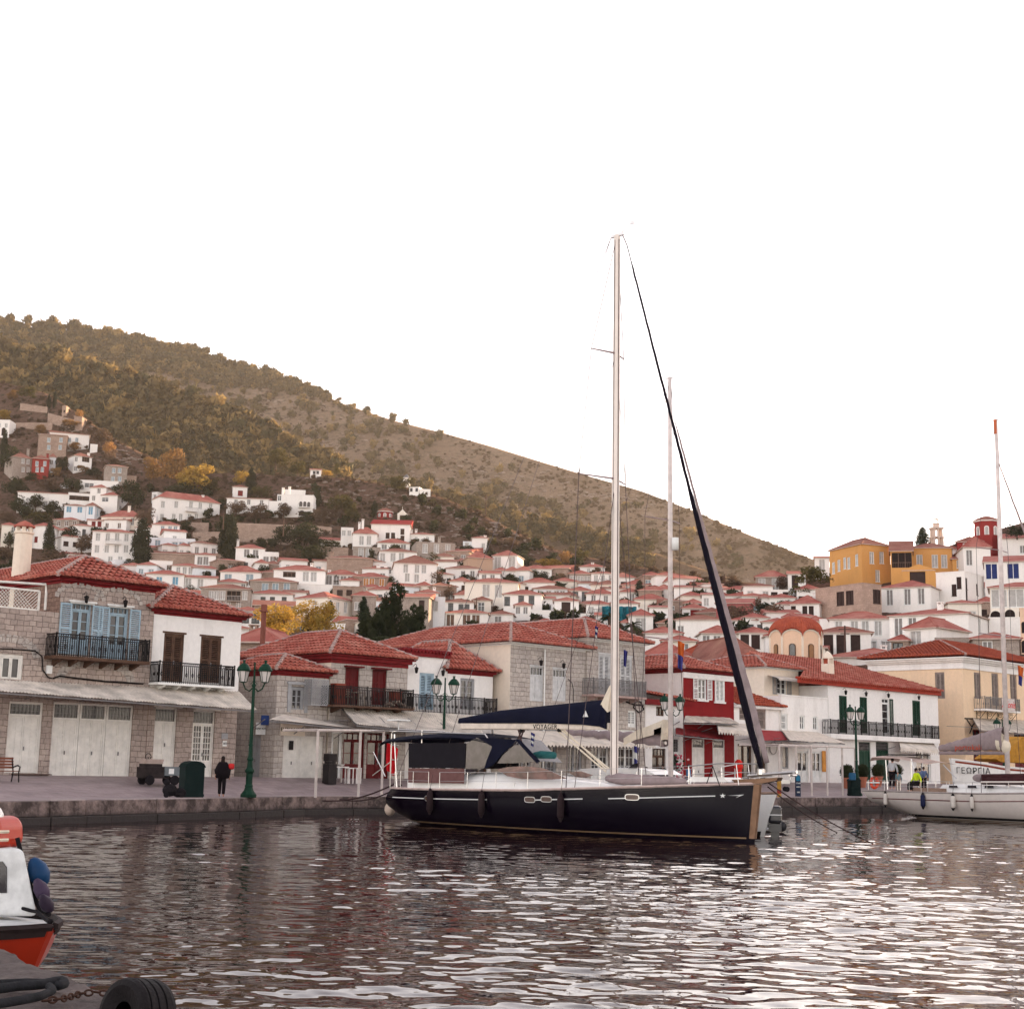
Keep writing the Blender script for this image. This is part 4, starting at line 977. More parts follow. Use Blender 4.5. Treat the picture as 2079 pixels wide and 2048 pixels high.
def opening(root,name,r,y,frame,mode='glass',leaves=2,pane=GLASS,trans=0.0,grid=(1,3),panel=None,solid=0.0,grille=False,fwid=0.07,lintel=None,label=None,rz=None,lines=True):
 """a window or door set in its reveal. r=(x0,x1,z0,z1)"""
 x0,x1,z0,z1=r;mb=MB();F_=fwid;panel=panel or frame
 mb.box(x0+.003,x0+F_,y-.05,y+.06,z0,z1-.003);mb.box(x1-F_,x1-.003,y-.05,y+.06,z0,z1-.003);mb.box(x0+F_,x1-F_,y-.05,y+.06,z1-F_,z1-.003)
 zt=z1-F_
 if trans: zt=z1-(z1-z0)*trans;mb.box(x0+F_,x1-F_,y-.05,y+.06,zt-F_*.5,zt+F_*.5)
 pz=MB()
 def glass(a,b,c,d): pz.quad((a,y+.02,c),(b,y+.02,c),(b,y+.02,d),(a,y+.02,d))
 if trans:
  glass(x0+F_,x1-F_,zt,z1-F_)
  if grille:
   g=MB();nx=max(3,int((x1-x0)/.16));nz=max(2,int((z1-zt)/.18))
   for i in range(1,nx): q=x0+(x1-x0)*i/nx;g.box(q-.010,q+.010,y-.05,y-.03,zt+F_*.5,z1-F_)
   for i in range(1,nz): q=zt+(z1-zt)*i/nz;g.box(x0+F_,x1-F_,y-.03,y-.01,q-.010,q+.010)
  else:
   for i in range(1,leaves*2): q=x0+(x1-x0)*i/(leaves*2);mb.box(q-.015,q+.015,y-.02,y+.015,zt,z1-F_)
 lw=(x1-x0-2*F_)/leaves;ztop=zt-(F_*.5 if trans else 0);zb=z0
 for k in range(leaves):
  a=x0+F_+lw*k;b=a+lw;st=min(.075,lw*.16)
  mb.box(a+.006,a+st,y-.03,y+.04,zb+.01,ztop-.004);mb.box(b-st,b-.006,y-.03,y+.04,zb+.01,ztop-.004)
  mb.box(a+st,b-st,y-.03,y+.04,ztop-st,ztop-.004);mb.box(a+st,b-st,y-.03,y+.04,zb+.01,zb+st*1.4)
  zs=zb+st*1.4;ze=ztop-st
  if solid:
   zm=zs+(ze-zs)*solid;mb.box(a+st,b-st,y-.03,y+.04,zm-.04,zm+.04);mb.box(a+st,b-st,y-.005,y+.03,zs,zm-.04);zs=zm+.04
  if mode=='glass':
   glass(a+st,b-st,zs,ze)
   for i in range(1,grid[0]): q=a+st+(b-a-2*st)*i/grid[0];mb.box(q-.014,q+.014,y-.015,y+.015,zs,ze)
   for i in range(1,grid[1]): q=zs+(ze-zs)*i/grid[1];mb.box(a+st,b-st,y-.015,y+.014,q-.016,q+.016)
  elif mode=='louvre':
   n=int((ze-zs)/.085)
   for i in range(n):
    q=zs+(ze-zs)*(i+.5)/n;mb.obox(((a+b)/2,y+.005,q),((b-a)/2-st,0,0),(0,.028,.022),(0,-.006,.008))
   mb.box(a+st,b-st,y-.034,y+.036,(zs+ze)/2-.03,(zs+ze)/2+.03)
   pz.quad((a+st,y+.045,zs),(b-st,y+.045,zs),(b-st,y+.045,ze),(a+st,y+.045,ze))  # dark sheet painted in for the shade behind the slats
  elif mode=='panel':
   mb.box(a+st,b-st,y+.0,y+.03,zs,ze)
   for i in range(1,grid[1]): q=zs+(ze-zs)*i/grid[1];mb.box(a+st,b-st,y-.03,y+.001,q-.035,q+.035)
   if lines: mb.box((a+b)/2-.02,(a+b)/2+.02,y-.012,y-.001,zs,ze)
 if lintel: 
  mb.box(x0-lintel,x1+lintel,y-.42 if y > .1 else y-.1,-.003 if y > .1 else y,z1+.003,z1+.09)
 o=mb.build(name,frame,root,label=label)
 if pz.v: pz.build('pane',pane if mode !='louvre' else plain('interior_shade',(.025,.017,.015),1.0),o)
 if trans and grille: g.build('grille',GRILL,o)
 if 'door' in name and y > -.2:
  k=MB();xm=(x0+x1)/2;zk=z0+min(1.05,(z1-z0)*.4);k.box(xm+.03,xm+.06,y-.09,y-.031,zk-.08,zk+.08);k.build('handle',GRILL,o)
 return o
def shutter(root,x0,x1,z0,z1,y,mat_,name='shutter',slats=True):
 mb=MB();t=.04;st=.06
 mb.box(x0,x0+st,y-t,y,z0,z1);mb.box(x1-st,x1,y-t,y,z0,z1);mb.box(x0+st,x1-st,y-t,y,z1-st,z1);mb.box(x0+st,x1-st,y-t,y,z0,z0+st)
 mb.box(x0+st,x1-st,y-t,y,(z0+z1)/2-.03,(z0+z1)/2+.03)
 if slats:
  n=int((z1-z0)/.09)
  for i in range(1,n): q=z0+(z1-z0)*i/n;mb.obox(((x0+x1)/2,y-t/2,q),((x1-x0)/2-st,0,0),(0,.016,.018),(0,-.006,.008))
 else:
  mb.box(x0+st,x1-st,y-t*.7,y-t*.2,z0+st,z1-st)
 return mb.build(name,mat_,root)
def balcony(root,x0,x1,z,y0=0.0,out=0.95,h=0.95,slab=None,rail=IRON,sp=0.11,scroll=True,th=0.10,brackets=4):
 mb=MB();mb.box(x0-.05,x1+.05,y0-out-.05,y0-.003,z-th,z)
 for i in range(brackets):
  q=x0+(x1-x0)*(i+.5)/brackets;mb.prism([(y0-.003,z-th-.003),(y0-out*.8,z-th-.003),(y0-out*.8,z-th-.06),(y0-.003,z-th-.28)],q-.06,q+.06,'x')
 b=mb.build('balcony',slab or MORTAR,root)
 mr=MB();yy=y0-out
 runs=[((x0,yy),(x1,yy)),((x0,yy),(x0,y0-.03)),((x1,yy),(x1,y0-.03))]
 for (p,q) in runs:
  p=Vector((p[0],p[1],0));q=Vector((q[0],q[1],0));L=(q-p).length;n=max(2,int(L/sp));d=(q-p)/L
  for zz,w in ((.06,.025),(h,.045),(h-.13,.022)): mr.bar(p+Vector((0,0,z+zz)),q+Vector((0,0,z+zz)),w)
  for i in range(n+1):
   a=p+d*(L*i/n);big=(i % max(1,int(1.1/sp))==0)
   w=.055 if big else .030
   mr.bar(a+Vector((0,0,z)),a+Vector((0,0,z+(h+.06 if big else h-.13))),w,w)
   if scroll and not big and i < n:
    c=a+d*(L/n*.5)+Vector((0,0,z+h-.065));r_=min(.055,L/n*.48)
    mr.tube([c+d*(r_*math.cos(t))+Vector((0,0,r_*math.sin(t))) for t in np.linspace(0,2*math.pi,7)],.015,3,False)
    if i % 3==1:
     c=a+Vector((0,0,z+h*.42));mr.tube([c+d*(.05*math.cos(t))+Vector((0,0,.10*math.sin(t))) for t in np.linspace(0,2*math.pi,7)],.016,3,False)
 mr.build('railing',rail,b)
 return b
def corrug(root_or_none,s0,s1,off_in,z_in,off_out,z_out,mat_,name,label,cat,pitch=0.15,amp=0.022,frame=None,scallop=0.0,sag=0.0,s_in=None):
 """corrugated or canvas canopy on the waterfront line (world placed at its inner left corner)"""
 root=thing(name,label,cat,fw_(s0,off_in,0),R(45));W=s1-s0;n=int(W/pitch*4);m=7
 rows=[]
 si0,si1=s_in or (s0,s1)
 for j in range(m+1):
  t=j/m;row=[]
  for i in range(n+1):
   q=i/n;x=(si0-s0)*(1-t)+q*((si1-si0)*(1-t)+W*t);zz=z_in[0]*(1-q)*(1-t)+z_in[1]*q*(1-t)+z_out[0]*(1-q)*t+z_out[1]*q*t
   row.append((x,(off_out-off_in)*t,zz+amp*math.sin(i*math.pi/2)+.010*math.sin(i*.05*4+j)*(amp > 0)-sag*math.sin(math.pi*t)))
  rows.append(row)
 mb=MB();mb.grid(rows)
 if scallop:
  r2=[[(p[0],p[1]-.01,p[2]-.003) for p in rows[-1]],[(p[0],p[1]-.03,p[2]-scallop*(1+.35*math.sin(i*.8))) for i,p in enumerate(rows[-1])]];mb.grid(r2)
 o=mb.build('canopy_sheet',mat_,root);sd=o.modifiers.new('thick','SOLIDIFY');sd.thickness=0.015
 mf=MB();y1=off_out-off_in
 for k in range(max(2,int(W/2.2))+1):
  q=k/max(2,int(W/2.2));x=.05+(W-.1)*q;za=z_in[0]*(1-q)+z_in[1]*q-.08;zb=z_out[0]*(1-q)+z_out[1]*q-.08
  mf.bar(((si0-s0)*(1-q)+(si1-si0-W+W)*q*1.0 if s_in else x,-.0,za),(x,y1+.05,zb),.05)
  mf.bar((x,0,za-.7),(x,y1*.7,zb*.7+za*.3),.035)
 mf.bar((0,y1+.05,z_out[0]-.08),(W,y1+.05,z_out[1]-.08),.06)
 mf.build('canopy_frame',frame or GRILL,root)
 return root
ZINC=plain('weathered_corrugated_sheet',(.70,.63,.55),.65,var=.45,scale=1.2)
CANV=plain('grey_white_canvas',(.68,.61,.54),.9,var=.3,scale=1.5)
AG='two lantern harbour lamps'
# --- A: stone house with pale blue doors, and its one-storey left wing + the shared stone ground floor
A=Front('stone_house','two-storey stone house with pale blue shutters, iron balcony and tall round chimney','house',105,300)
zA=A.uv(105,1181)[1]
doorsA=[A.rect(143,1224,184,1329),A.rect(220,1232,260,1340)]
gfA=A.rect(104,1428,268,1577)
shell(A,zA,13.5,STONE,doorsA+[gfA],left_holes=[],mats_side=STONE_B)
for r in doorsA:
 opening(A.root,'door',r,.16,BLUESH,'glass',2,trans=.13,grid=(1,3),solid=.30)
 w=(r[1]-r[0])*.55
 shutter(A.root,r[0]-w-.02,r[0]-.02,r[2]+.0,r[3]-.05,-.02,BLUESH);shutter(A.root,r[1]+.02,r[1]+w+.02,r[2],r[3]-.05,-.02,BLUESH)
 mb=MB();mb.box(r[0]-.18,r[1]+.18,-.12,-.003,r[3]+.02,r[3]+.10);mb.box(r[0]-.1,r[1]+.1,-.05,-.003,r[3]-.04,r[3]+.018);mb.build('lintel',WFRAME,A.root)
xb=A.uv(112,1330,-.9)[0],A.uv(302,1330,-.9)[0]
balcony(A.root,xb[0],xb[1],A.uv(200,1338,-.9)[1]+.05,out=.9,slab=BROWNSH,th=.14,brackets=6)
hgt=(gfA[3]-gfA[2])
n3=(gfA[1]-gfA[0])/3
for k in range(3):
 opening(A.root,'door',(gfA[0]+n3*k+.01,gfA[0]+n3*(k+1)-.01,gfA[2],gfA[3]),.14,WOODW,'panel',2,trans=.22,grille=True,grid=(1,4),fwid=.09)
# arch of voussoirs and wall lamps
for (uc,vt,rw) in ((163,1219,1.05),(240,1227,1.05)):
 mb=MB();xc,zc=A.uv(uc,vt)
 for k in range(11):
  a=math.pi*(k+.5)/11;mb.obox((xc+rw*1.1*math.cos(a),-.012,zc+.10+rw*.55*math.sin(a)),(.10*math.cos(a),0,.10*math.sin(a)),(0,.014,0),(-.11*math.sin(a),0,.11*math.cos(a)))
 mb.build('relieving_arch',STONE_G,A.root)
mb=MB();xc,zc=A.uv(195,1380)
for k in range(17):
 a=math.pi*(k+.5)/17;mb.obox((xc+1.75*math.cos(a),-.012,zc+.85*math.sin(a)),(.19*math.cos(a),0,.19*math.sin(a)),(0,.014,0),(-.11*math.sin(a),0,.11*math.cos(a)))
mb.build('voussoirs',STONE_G,A.root)
def wall_lamp(root,x,z,y=0.0):
 mb=MB();mb.tube([(x,y,z),(x,y-.18,z+.12),(x,y-.28,z+.05),(x,y-.28,z-.05)],.015,5)
 mb.lathe([(.03,-.05),(.13,-.12),(.14,-.14)],(x,y-.28,z),6);mb.lathe([(.11,-.15),(.07,-.38),(.02,-.40)],(x,y-.28,z),6)
 mb.build('wall_lamp',IRON,root)
wall_lamp(A.root,*A.uv(170,1207));wall_lamp(A.root,*A.uv(249,1216))
def apex_rh(f,W,Dp,z,v,u,ov=.4):
 p=f.root.location+FD*(W/2)+FN*(W/2 if W < Dp else Dp/2);return at(u,v,p.y).z-(f.z0+z)
tiled_hip(A,A.W,13.5,zA+.30,apex_rh(A,A.W,13.5,zA+.3,1131,139),.42,sp=.25)
# tall chimney
sc_,_=side_s(42,1170,A.s0)
mb=MB();cx,cy_=.9,3.4
mb_pos=at(42,1165,69.0)
lp=A.root.matrix_world
def to_local(f,w): 
 v=w-Vector(f.root.location);return Vector((v.dot(FD),v.dot(FN),v.z))
q0=to_local(A,at(42,1168,68.5));zt=to_local(A,at(47,1062,68.5)).z
mb.lathe([(.44,q0.z-2.2),(.40,zt-.55),(.46,zt-.5),(.46,zt-.42)],(q0.x,q0.y,0),14)
for k in range(6):
 a=k*math.pi/3;mb.box(q0.x+.32*math.cos(a)-.07,q0.x+.32*math.cos(a)+.07,q0.y+.32*math.sin(a)-.07,q0.y+.32*math.sin(a)+.07,zt-.43,zt-.2)
mb.m=1;mb.lathe([(.50,zt-.2),(.50,zt-.14),(.25,zt+.03),(.03,zt+.12)],(q0.x,q0.y,0),10)
mb.build('chimney',[CREAM,TILE],A.root,smooth=False)
# left wing
LW=Front('stone_wing','one-storey stone wing with a lattice-fenced roof terrace and arched window at the left edge','house wing',-70,105)
zL=LW.uv(60,1238)[1];LW.W -=.01
gL=LW.rect(14,1424,84,1569);wL=LW.rect(-20,1327,47,1378);gL2=LW.rect(-62,1424,-8,1566)
shell(LW,zL,9,STONE,[gL,wL,gL2])
opening(LW.root,'door',gL,.14,WOODW,'panel',2,trans=.19,grille=True,grid=(1,4),fwid=.1)
opening(LW.root,'door',gL2,.14,WOODW,'panel',2,trans=.19,grille=True,grid=(1,4),fwid=.1)
opening(LW.root,'window',wL,.12,WOODW,'glass',3,grid=(1,1),fwid=.12)
mb=MB();xc,zc=LW.uv(14,1335)
for k in range(15):
 a=math.pi*(k+.5)/15;mb.obox((xc+1.35*math.cos(a),-.012,zc+.10+.75*math.sin(a)),(.17*math.cos(a),0,.17*math.sin(a)),(0,.014,0),(-.11*math.sin(a),0,.11*math.cos(a)))
mb.build('voussoirs',STONE_G,LW.root)
x0,z0=LW.uv(-60,1228);x1,_=LW.uv(84,1238);mb=MB();zf=zL+.05
mb.bar((x0,.3,zf),(x1,.3,zf),.08);mb.bar((x0,.3,zf+.85),(x1,.3,zf+.85),.08);mb.bar((x1,.3,zf),(x1,.3,zf+.85),.08)
n=int((x1-x0)/.16)
for i in range(n):
 for s_ in (-1,1):
  a=x0+.16*i;b_=a+.85*s_
  za,zb=zf,zf+.85
  if b_ < x0: zb=zf+(a-x0);b_=x0
  if b_ > x1: zb=zf+(x1-a);b_=x1
  if abs(zb-za) > .05: mb.bar((a,.3+.012*s_,za),(b_,.3+.012*s_,zb),.035,.012)
mb.build('lattice_fence',WOODW,LW.root)
mb=MB();g0=LW.W
mb.tube([(g0-4.2,-.0+.35,zA-.25),(g0-.55,.35,zA-.1),(g0-.5,.35,zA-.5),(g0-.5,.35,zL+.1)],.055,6);mb.build('gutter_pipe',WOODW,LW.root)
# --- B white house
B=Front('white_house','white two-storey house with closed brown louvred shutters beside the stone house','house',300.5,481)
zB=B.uv(301,1245)[1]
dB=[B.rect(331,1286,372,1383),B.rect(406,1293,448,1386)]
gB=[B.rect(312,1436,357,1558),B.rect(389,1442,434,1577)]
mbw=MB();zsplit=B.uv(390,1402)[1]
shell(B,zB,10,WHITE,dB+[],z0=zsplit)
mb=MB();wall_face(mb,(0,-.02,0),(1,0,0),(0,1,0),B.W,zsplit,gB,-.5,.3);wall_face(mb,(B.W,-.02,0),(0,1,0),(-1,0,0),4,zsplit,[],-.5,.3);mb.build('ground_floor_wall',STONE,B.root)
for r in dB:
 opening(B.root,'door',r,.08,BROWNSH,'louvre',2,fwid=.07,lintel=.1)
xb=B.uv(322,1390,-.8)[0],B.uv(474,1400,-.8)[0]
balcony(B.root,xb[0],xb[1],B.uv(398,1389,-.8)[1]-.0,out=.8,slab=WFRAME,th=.1,brackets=5)
opening(B.root,'door',gB[0],.12,WOODW,'panel',2,trans=.24,grille=True,grid=(1,4),lintel=.1)
opening(B.root,'door',gB[1],.12,WOODW,'glass',2,trans=.2,grille=True,grid=(3,6),solid=.28,lintel=.1)
mb=MB();x,z=B.uv(455,1500);mb.box(x-.18,x+.18,-.05,-.025,z-.0,z+.28);mb.build('address_plaque',GFRAME,B.root)
mb=MB();mb.box(x-.10,x+.14,-.05,-.025,z-.34,z-.08);pq=mb.build('number_plaque',WFRAME,B.root)
lettering('182',.16,IRON,B.root,(x+.02,-.055,z-.21),name='house_number')
tiled_hip(B,B.W,10,zB+.30,apex_rh(B,B.W,10,zB+.3,1192,328),.38,sp=.24)
# canopy of A/B
s0,_=fl(-70,1400);s1,_=fl(484,1430)
_,z1a=fl(0,1381);_,z1b=fl(470,1403);so0,zo0=fl(0,1402,-2.4);so1,zo1=fl(522,1441,-2.4)
CAN1=corrug(None,fl(-70,1400)[0],so1,-.02,(z1a,z1b),-2.4,(zo0,zo1),ZINC,'canopy','long weathered corrugated canopy over the white garage doors on the left','canopy',s_in=(fl(-70,1400)[0],s1),scallop=0)
# --- C1 / C2
C1=Front('stone_cottage','small stone corner cottage with a grey framed window and a red hip roof','house',560,664)
zC1=C1.uv(560,1370)[1]
wC=C1.rect(590,1394,618,1440);gC=C1.rect(574,1493,656,1586)
dside=[]
a_,zt_=side_s(530,1493,C1.s0);b_,zb_=side_s(500,1583,C1.s0)
LDp=5.2
lh=(LDp-b_,LDp-a_,0.0,zt_-ZF)
lh2=(LDp-side_s(466+15,1500,C1.s0)[0],LDp-side_s(497,1500,C1.s0)[0],.15,side_s(497,1496,C1.s0)[1]-ZF)
shell(C1,zC1,LDp,STONE_G,[wC,gC],left_holes=[lh])
opening(C1.root,'window',wC,.12,GFRAME,'glass',2,grid=(1,3),fwid=.12)
mb=MB();mb.box(wC[0]-.2,wC[0]-.003,-.05,-.003,wC[2]-.15,wC[3]+.1);mb.box(wC[1]+.003,wC[1]+.2,-.05,-.003,wC[2]-.15,wC[3]+.1);mb.box(wC[0]-.26,wC[1]+.26,-.1,-.003,wC[3]+.105,wC[3]+.25);mb.build('window_surround',GFRAME,C1.root)
opening(C1.root,'door',(gC[0],gC[0]+1.1,gC[2],gC[3]),.14,WOODW,'panel',1,grid=(1,2),lines=False)
opening(C1.root,'door',(gC[0]+1.11,gC[1],gC[2],gC[3]),.14,WOODW,'panel',1,grid=(1,3),lines=False)
mb=MB();mb.box(gC[0]+.42,gC[0]+.68,.075,.1,gC[2]+1.55,gC[2]+2.0);mb.build('poster',IRON,C1.root)
od=MB();
dr=thing('side_door_holder','','',(0,0,0));bpy.data.objects.remove(dr)
# grey side door in the left wall: built flat then turned
sd_=opening(C1.root,'side_door',(0,lh[1]-lh[0],lh[2],lh[3]),.1,GFRAME,'panel',2,grid=(1,2));sd_.location=(0,LDp-lh[0],0);sd_.rotation_euler=(0,0,R(-90))
tiled_hip(C1,C1.W,LDp,zC1+.30,apex_rh(C1,C1.W,LDp,zC1+.3,1331,597),.35,sp=.23)
x,z=C1.uv(594,1481);mb=MB();mb.box(x-.75,x+.75,-.05,-.003,z-.3,z+.28);mb.build('sign_board',CREAM,C1.root)
lettering('ELENA VOTSI',.26,IRON,C1.root,(x,-.058,z),name='sign_lettering',space=1.0)
# hanging signs on the side wall
sgn=MB();a_,zz=side_s(540,1479,C1.s0);sgn.box(-.6,-.04,a_-.02,a_+.02,zz-.3,zz+.3);sgn.build('hanging_sign',WFRAME,C1.root).location=(0,0,-ZF)
lettering('ELENA VOTSI',.13,IRON,C1.root,(-.32,a_-.026,zz-ZF),name='hanging_sign_lettering',space=.9)
sgn=MB();a_,zz=side_s(547,1462,C1.s0);sgn.box(-.5,-.04,a_-.02,a_+.02,zz-.24,zz+.24);sgn.build('street_plate',plain('street_sign_blue',(.03,.06,.2),.5),C1.root).location=(0,0,-ZF)
C2=Front('stone_house','stone house with two dark red balcony doors and cream plaster side wall','house',668,825)
zC2=C2.uv(668,1338)[1]
dC=[C2.rect(700,1355,729,1431),C2.rect(755,1359,785,1431)]
gC2=[C2.rect(672,1483,694,1587),C2.rect(696,1487,740,1587),C2.rect(744,1489,790,1587)]
shell(C2,zC2,8.6,STONE_G,dC+gC2,mats_side=CREAM)
for r in dC: opening(C2.root,'door',r,.12,REDDOOR,'panel',2,grid=(1,3),lintel=.1)
opening(C2.root,'shop_window',gC2[0],.1,WFRAME,'glass',1,grid=(1,1))
opening(C2.root,'door',gC2[1],.14,REDDOOR,'glass',2,trans=.15,grid=(1,2),solid=.4)
opening(C2.root,'door',gC2[2],.14,REDDOOR,'glass',2,trans=.15,grid=(1,2),solid=.4)
tiled_hip(C2,C2.W,8.6,zC2+.34,apex_rh(C2,C2.W,8.6,zC2+.34,1282,678),.38,fh=.5,sp=.24)
xb=C2.uv(676,1431,-1)[0],C2.uv(838,1436,-1)[0]
balcony(C2.root,xb[0],xb[1],C2.uv(757,1434,-1)[1],out=1.0,slab=BROWNSH,th=.1)
# things on that balcony
zb=C2.uv(757,1434,-1)[1]
def chair(name,label,loc,rz,mat_,h=.9,cat='chair',group=None,parent=None):
 r=thing(name,label,cat,loc,rz,group)
 for sx in (-.19,.19):
  for sy,hh in ((-.19,.45),(.19,h)):
   mb=MB();mb.tube([(sx,sy,0),(sx,sy*(1.0 if hh < .5 else 1.12),hh)],.018,5);mb.build('leg',mat_,r)
 mb=MB();mb.box(-.21,.21,-.21,.2,.44,.475);mb.build('seat',mat_,r)
 mb=MB()
 for zz in (.58,.70,.82): mb.box(-.18,.18,.19,.215,zz,zz+.05)
 mb.build('backrest',mat_,r);return r
def wpos(f,x,y,z): return f.root.location+FD*x+FN*y+Vector((0,0,z))
WOODD=plain('dark_chair_wood',(.10,.045,.03),.6,var=.3)
xq,_=C2.uv(705,1420,-.5);chair('chair','pale wooden chair on the red-door balcony, left of its table',wpos(C2,xq,-.55,zb),R(20),plain('pale_wood',(.42,.34,.27),.7))
xq,_=C2.uv(723,1420,-.5);t=thing('table','small slatted wooden table on the red-door balcony','table',wpos(C2,xq,-.5,zb),R(45));mb=MB();mb.box(-.4,.4,-.3,.3,.68,.72);mb.build('tabletop',plain('pale_wood',(.42,.34,.27),.7),t)
for sx in (-.35,.35):
 for sy in (-.25,.25): mb=MB();mb.box(sx-.02,sx+.02,sy-.02,sy+.02,0,.68);mb.build('leg',plain('pale_wood',(.42,.34,.27),.7),t)
x,_=C2.uv(683,1420,-.6);mb=MB();mb.box(-.3,.3,-.25,.25,0,1.1);mb.box(-.26,.26,-.27,-.253,.06,.52);mb.box(-.26,.26,-.27,-.253,.58,1.04)
o=mb.build('cabinet',plain('russet_cabinet',(.24,.05,.03),.6,var=.3));o.location=wpos(C2,x+.15,-.5,zb);o.rotation_euler=(0,0,R(45));tag(o,'russet cupboard at the left end of the red-door balcony','cupboard')
x,_=C2.uv(810,1425,-.6);mb=MB();mb.box(-.3,.3,-.2,.2,0,.85);mb.box(-.34,.34,-.23,.23,.853,.9)
o=mb.build('planter_box',plain('russet_cabinet',(.24,.05,.03),.6,var=.3));o.location=wpos(C2,x,-.3,zb);o.rotation_euler=(0,0,R(45));tag(o,'russet box standing behind the rubble pile on the red-door balcony','box')
mb=MB();rr=random.Random(5)
for i in range(46): x_=rr.gauss(0,.5);mb.ball((x_,rr.uniform(-.25,.2),max(.04,.34-.35*abs(x_)+rr.uniform(-.1,.05))),rr.uniform(.07,.14),rr.uniform(.06,.1),rr.uniform(.05,.09),6,4)
o=mb.build('rubble_pile',plain('pale_rubble',(.42,.33,.27),.9,var=.4));x,_=C2.uv(806,1430,-.8);o.location=wpos(C2,x,-.7,zb);o.rotation_euler=(0,0,R(45));tag(o,'heap of pale rubble on the right end of the red-door balcony','rubble',kind='stuff')
# lattice box left of that balcony
mb=MB();r=C1.rect(632,1380,666,1431,-.6);x0,x1,z0,z1=r
def lattice(mb,x0,x1,z0,z1,y,sp=.13,ax='x'):
 H_=z1-z0;n=int((x1-x0+H_)/sp)
 for s_ in (-1,1):
  for i in range(n+1):
   a=x0-H_+sp*i if s_ > 0 else x0+sp*i
   pts=[]
   xa,xb_=a,a+H_*s_
   lo=max(min(xa,xb_),x0);hi=min(max(xa,xb_),x1)
   if hi-lo < .04: continue
   f_=lambda x: z0+(x-a)*s_
   P=lambda x: (x,y+.01*s_,f_(x)) if ax=='x' else (y+.01*s_,x,f_(x))
   mb.bar(P(lo),P(hi),.03,.012,up=(0,1,0) if ax=='x' else (1,0,0))
 for a,b in (((x0,z0),(x1,z0)),((x0,z1),(x1,z1)),((x0,z0),(x0,z1)),((x1,z0),(x1,z1))):
  P=lambda q: (q[0],y,q[1]) if ax=='x' else (y,q[0],q[1])
  mb.bar(P(a),P(b),.05)
lattice(mb,0,x1-x0,0,z1-z0,0);lattice(mb,0,.55,0,z1-z0,0,ax='y')
o=mb.build('lattice_screen',GFRAME);o.location=wpos(C1,x0,-.6,z0);o.rotation_euler=(0,0,R(45));tag(o,'grey wooden lattice screen boxing the end of the red-door balcony','lattice screen')
# --- D1, D2
D1=Front('white_house','narrow white parapet house with pale blue door and serrated red cornice','house',824,906,off=1.0)
zD1=D1.uv(824,1330)[1];dD=[D1.rect(851,1366,881,1440)]
gD1=[D1.rect(836,1500,862,1590),D1.rect(872,1496,898,1590)]
shell(D1,zD1,6,WHITE,dD+gD1)
for r in gD1: opening(D1.root,'shop_door',r,.15,GFRAME,'glass',2,grid=(1,2),trans=.2,solid=.2)
opening(D1.root,'door',dD[0],.08,BLUESH,'louvre',2,fwid=.08,trans=0)
def dentil_top(f,W,z,Dp,mat_=REDTRIM,name='cornice',h=.35):
 mb=MB();mb.box(-.12,W+.12,-.12,Dp,z+.002,z+h*.5)
 n=int(W/.24)
 for i in range(n+1):
  x=(W+.1)*i/n-.05;mb.tube([(x,-.22,z+h*.55),(x,.35,z+h*.75)],[.105,.09],6)
 for i in range(int(Dp/.24)):
  mb.tube([(-.22,.1+.24*i,z+h*.55),(.35,.1+.24*i,z+h*.75)],[.105,.09],6)
 mb.box(-.05,W+.05,-.05,Dp,z+h*.5+.002,z+h*.62);return mb.build(name,mat_,f.root)
dentil_top(D1,D1.W,zD1,6,h=.55)
wall_lamp(D1.root,*D1.uv(839,1352));wall_lamp(D1.root,*D1.uv(893,1358))
D2=Front('white_house','low white house with a grey double door under a sloping red roof','house',906.5,999,off=1.0)
zD2=D2.uv(907,1366)[1];dD2=[D2.rect(934,1377,963,1440)]
gD2=[D2.rect(914,1498,944,1590),D2.rect(956,1498,990,1590)]
shell(D2,zD2,6,WHITE,dD2+gD2)
for r in gD2: opening(D2.root,'shop_door',r,.15,BROWNSH,'glass',2,grid=(1,2),trans=.2,solid=.2)
opening(D2.root,'door',dD2[0],.1,GFRAME,'glass',2,grid=(1,3),solid=.3)
tiled_hip(D2,D2.W,6.0,zD2+.28,1.7,.35,sp=.24)
xb=D1.uv(833,1445,-1)[0],D1.uv(1008,1450,-1)[0]
balcony(D1.root,xb[0],xb[1],D1.uv(920,1449,-1)[1],out=1.0,slab=WFRAME,th=.12)
# --- E1, E2 grey ashlar mansions
E1=Front('stone_mansion','grey ashlar house with two pale closed shutters and a cream left flank','house',1034,1190)
zE1=E1.uv(1034,1306)[1]
dE=[E1.rect(1076,1353,1103,1423),E1.rect(1122,1358,1149,1423)]
gE=[E1.rect(1048,1478,1078,1590),E1.rect(1094,1480,1130,1590),E1.rect(1150,1482,1182,1590)]
shell(E1,zE1,13.5,STONE_G,dE+gE,mats_side=CREAM)
for r in dE:
 opening(E1.root,'window',r,.08,plain('pale_grey_paint',(.60,.60,.60),.6),'panel',2,trans=.25,grid=(1,3),lintel=.06)
for r in gE: opening(E1.root,'door',r,.12,GFRAME,'glass',2,trans=.2,grid=(2,5),solid=.15)
tiled_hip(E1,E1.W,13.5,zE1+.14,apex_rh(E1,E1.W,13.5,zE1+.14,1266,1056),.45,fascia=WFRAME,fh=.2,sp=.26)
mb=MB();x,z=E1.uv(1104,1318);x2,z2=E1.uv(1095,1425);mb.tube([(x,-.1,z),(x,-.1,-.0)],.045,6);mb.build('drain_pipe',WFRAME,E1.root)
wall_lamp(E1.root,*E1.uv(1092,1338));wall_lamp(E1.root,*E1.uv(1138,1344))
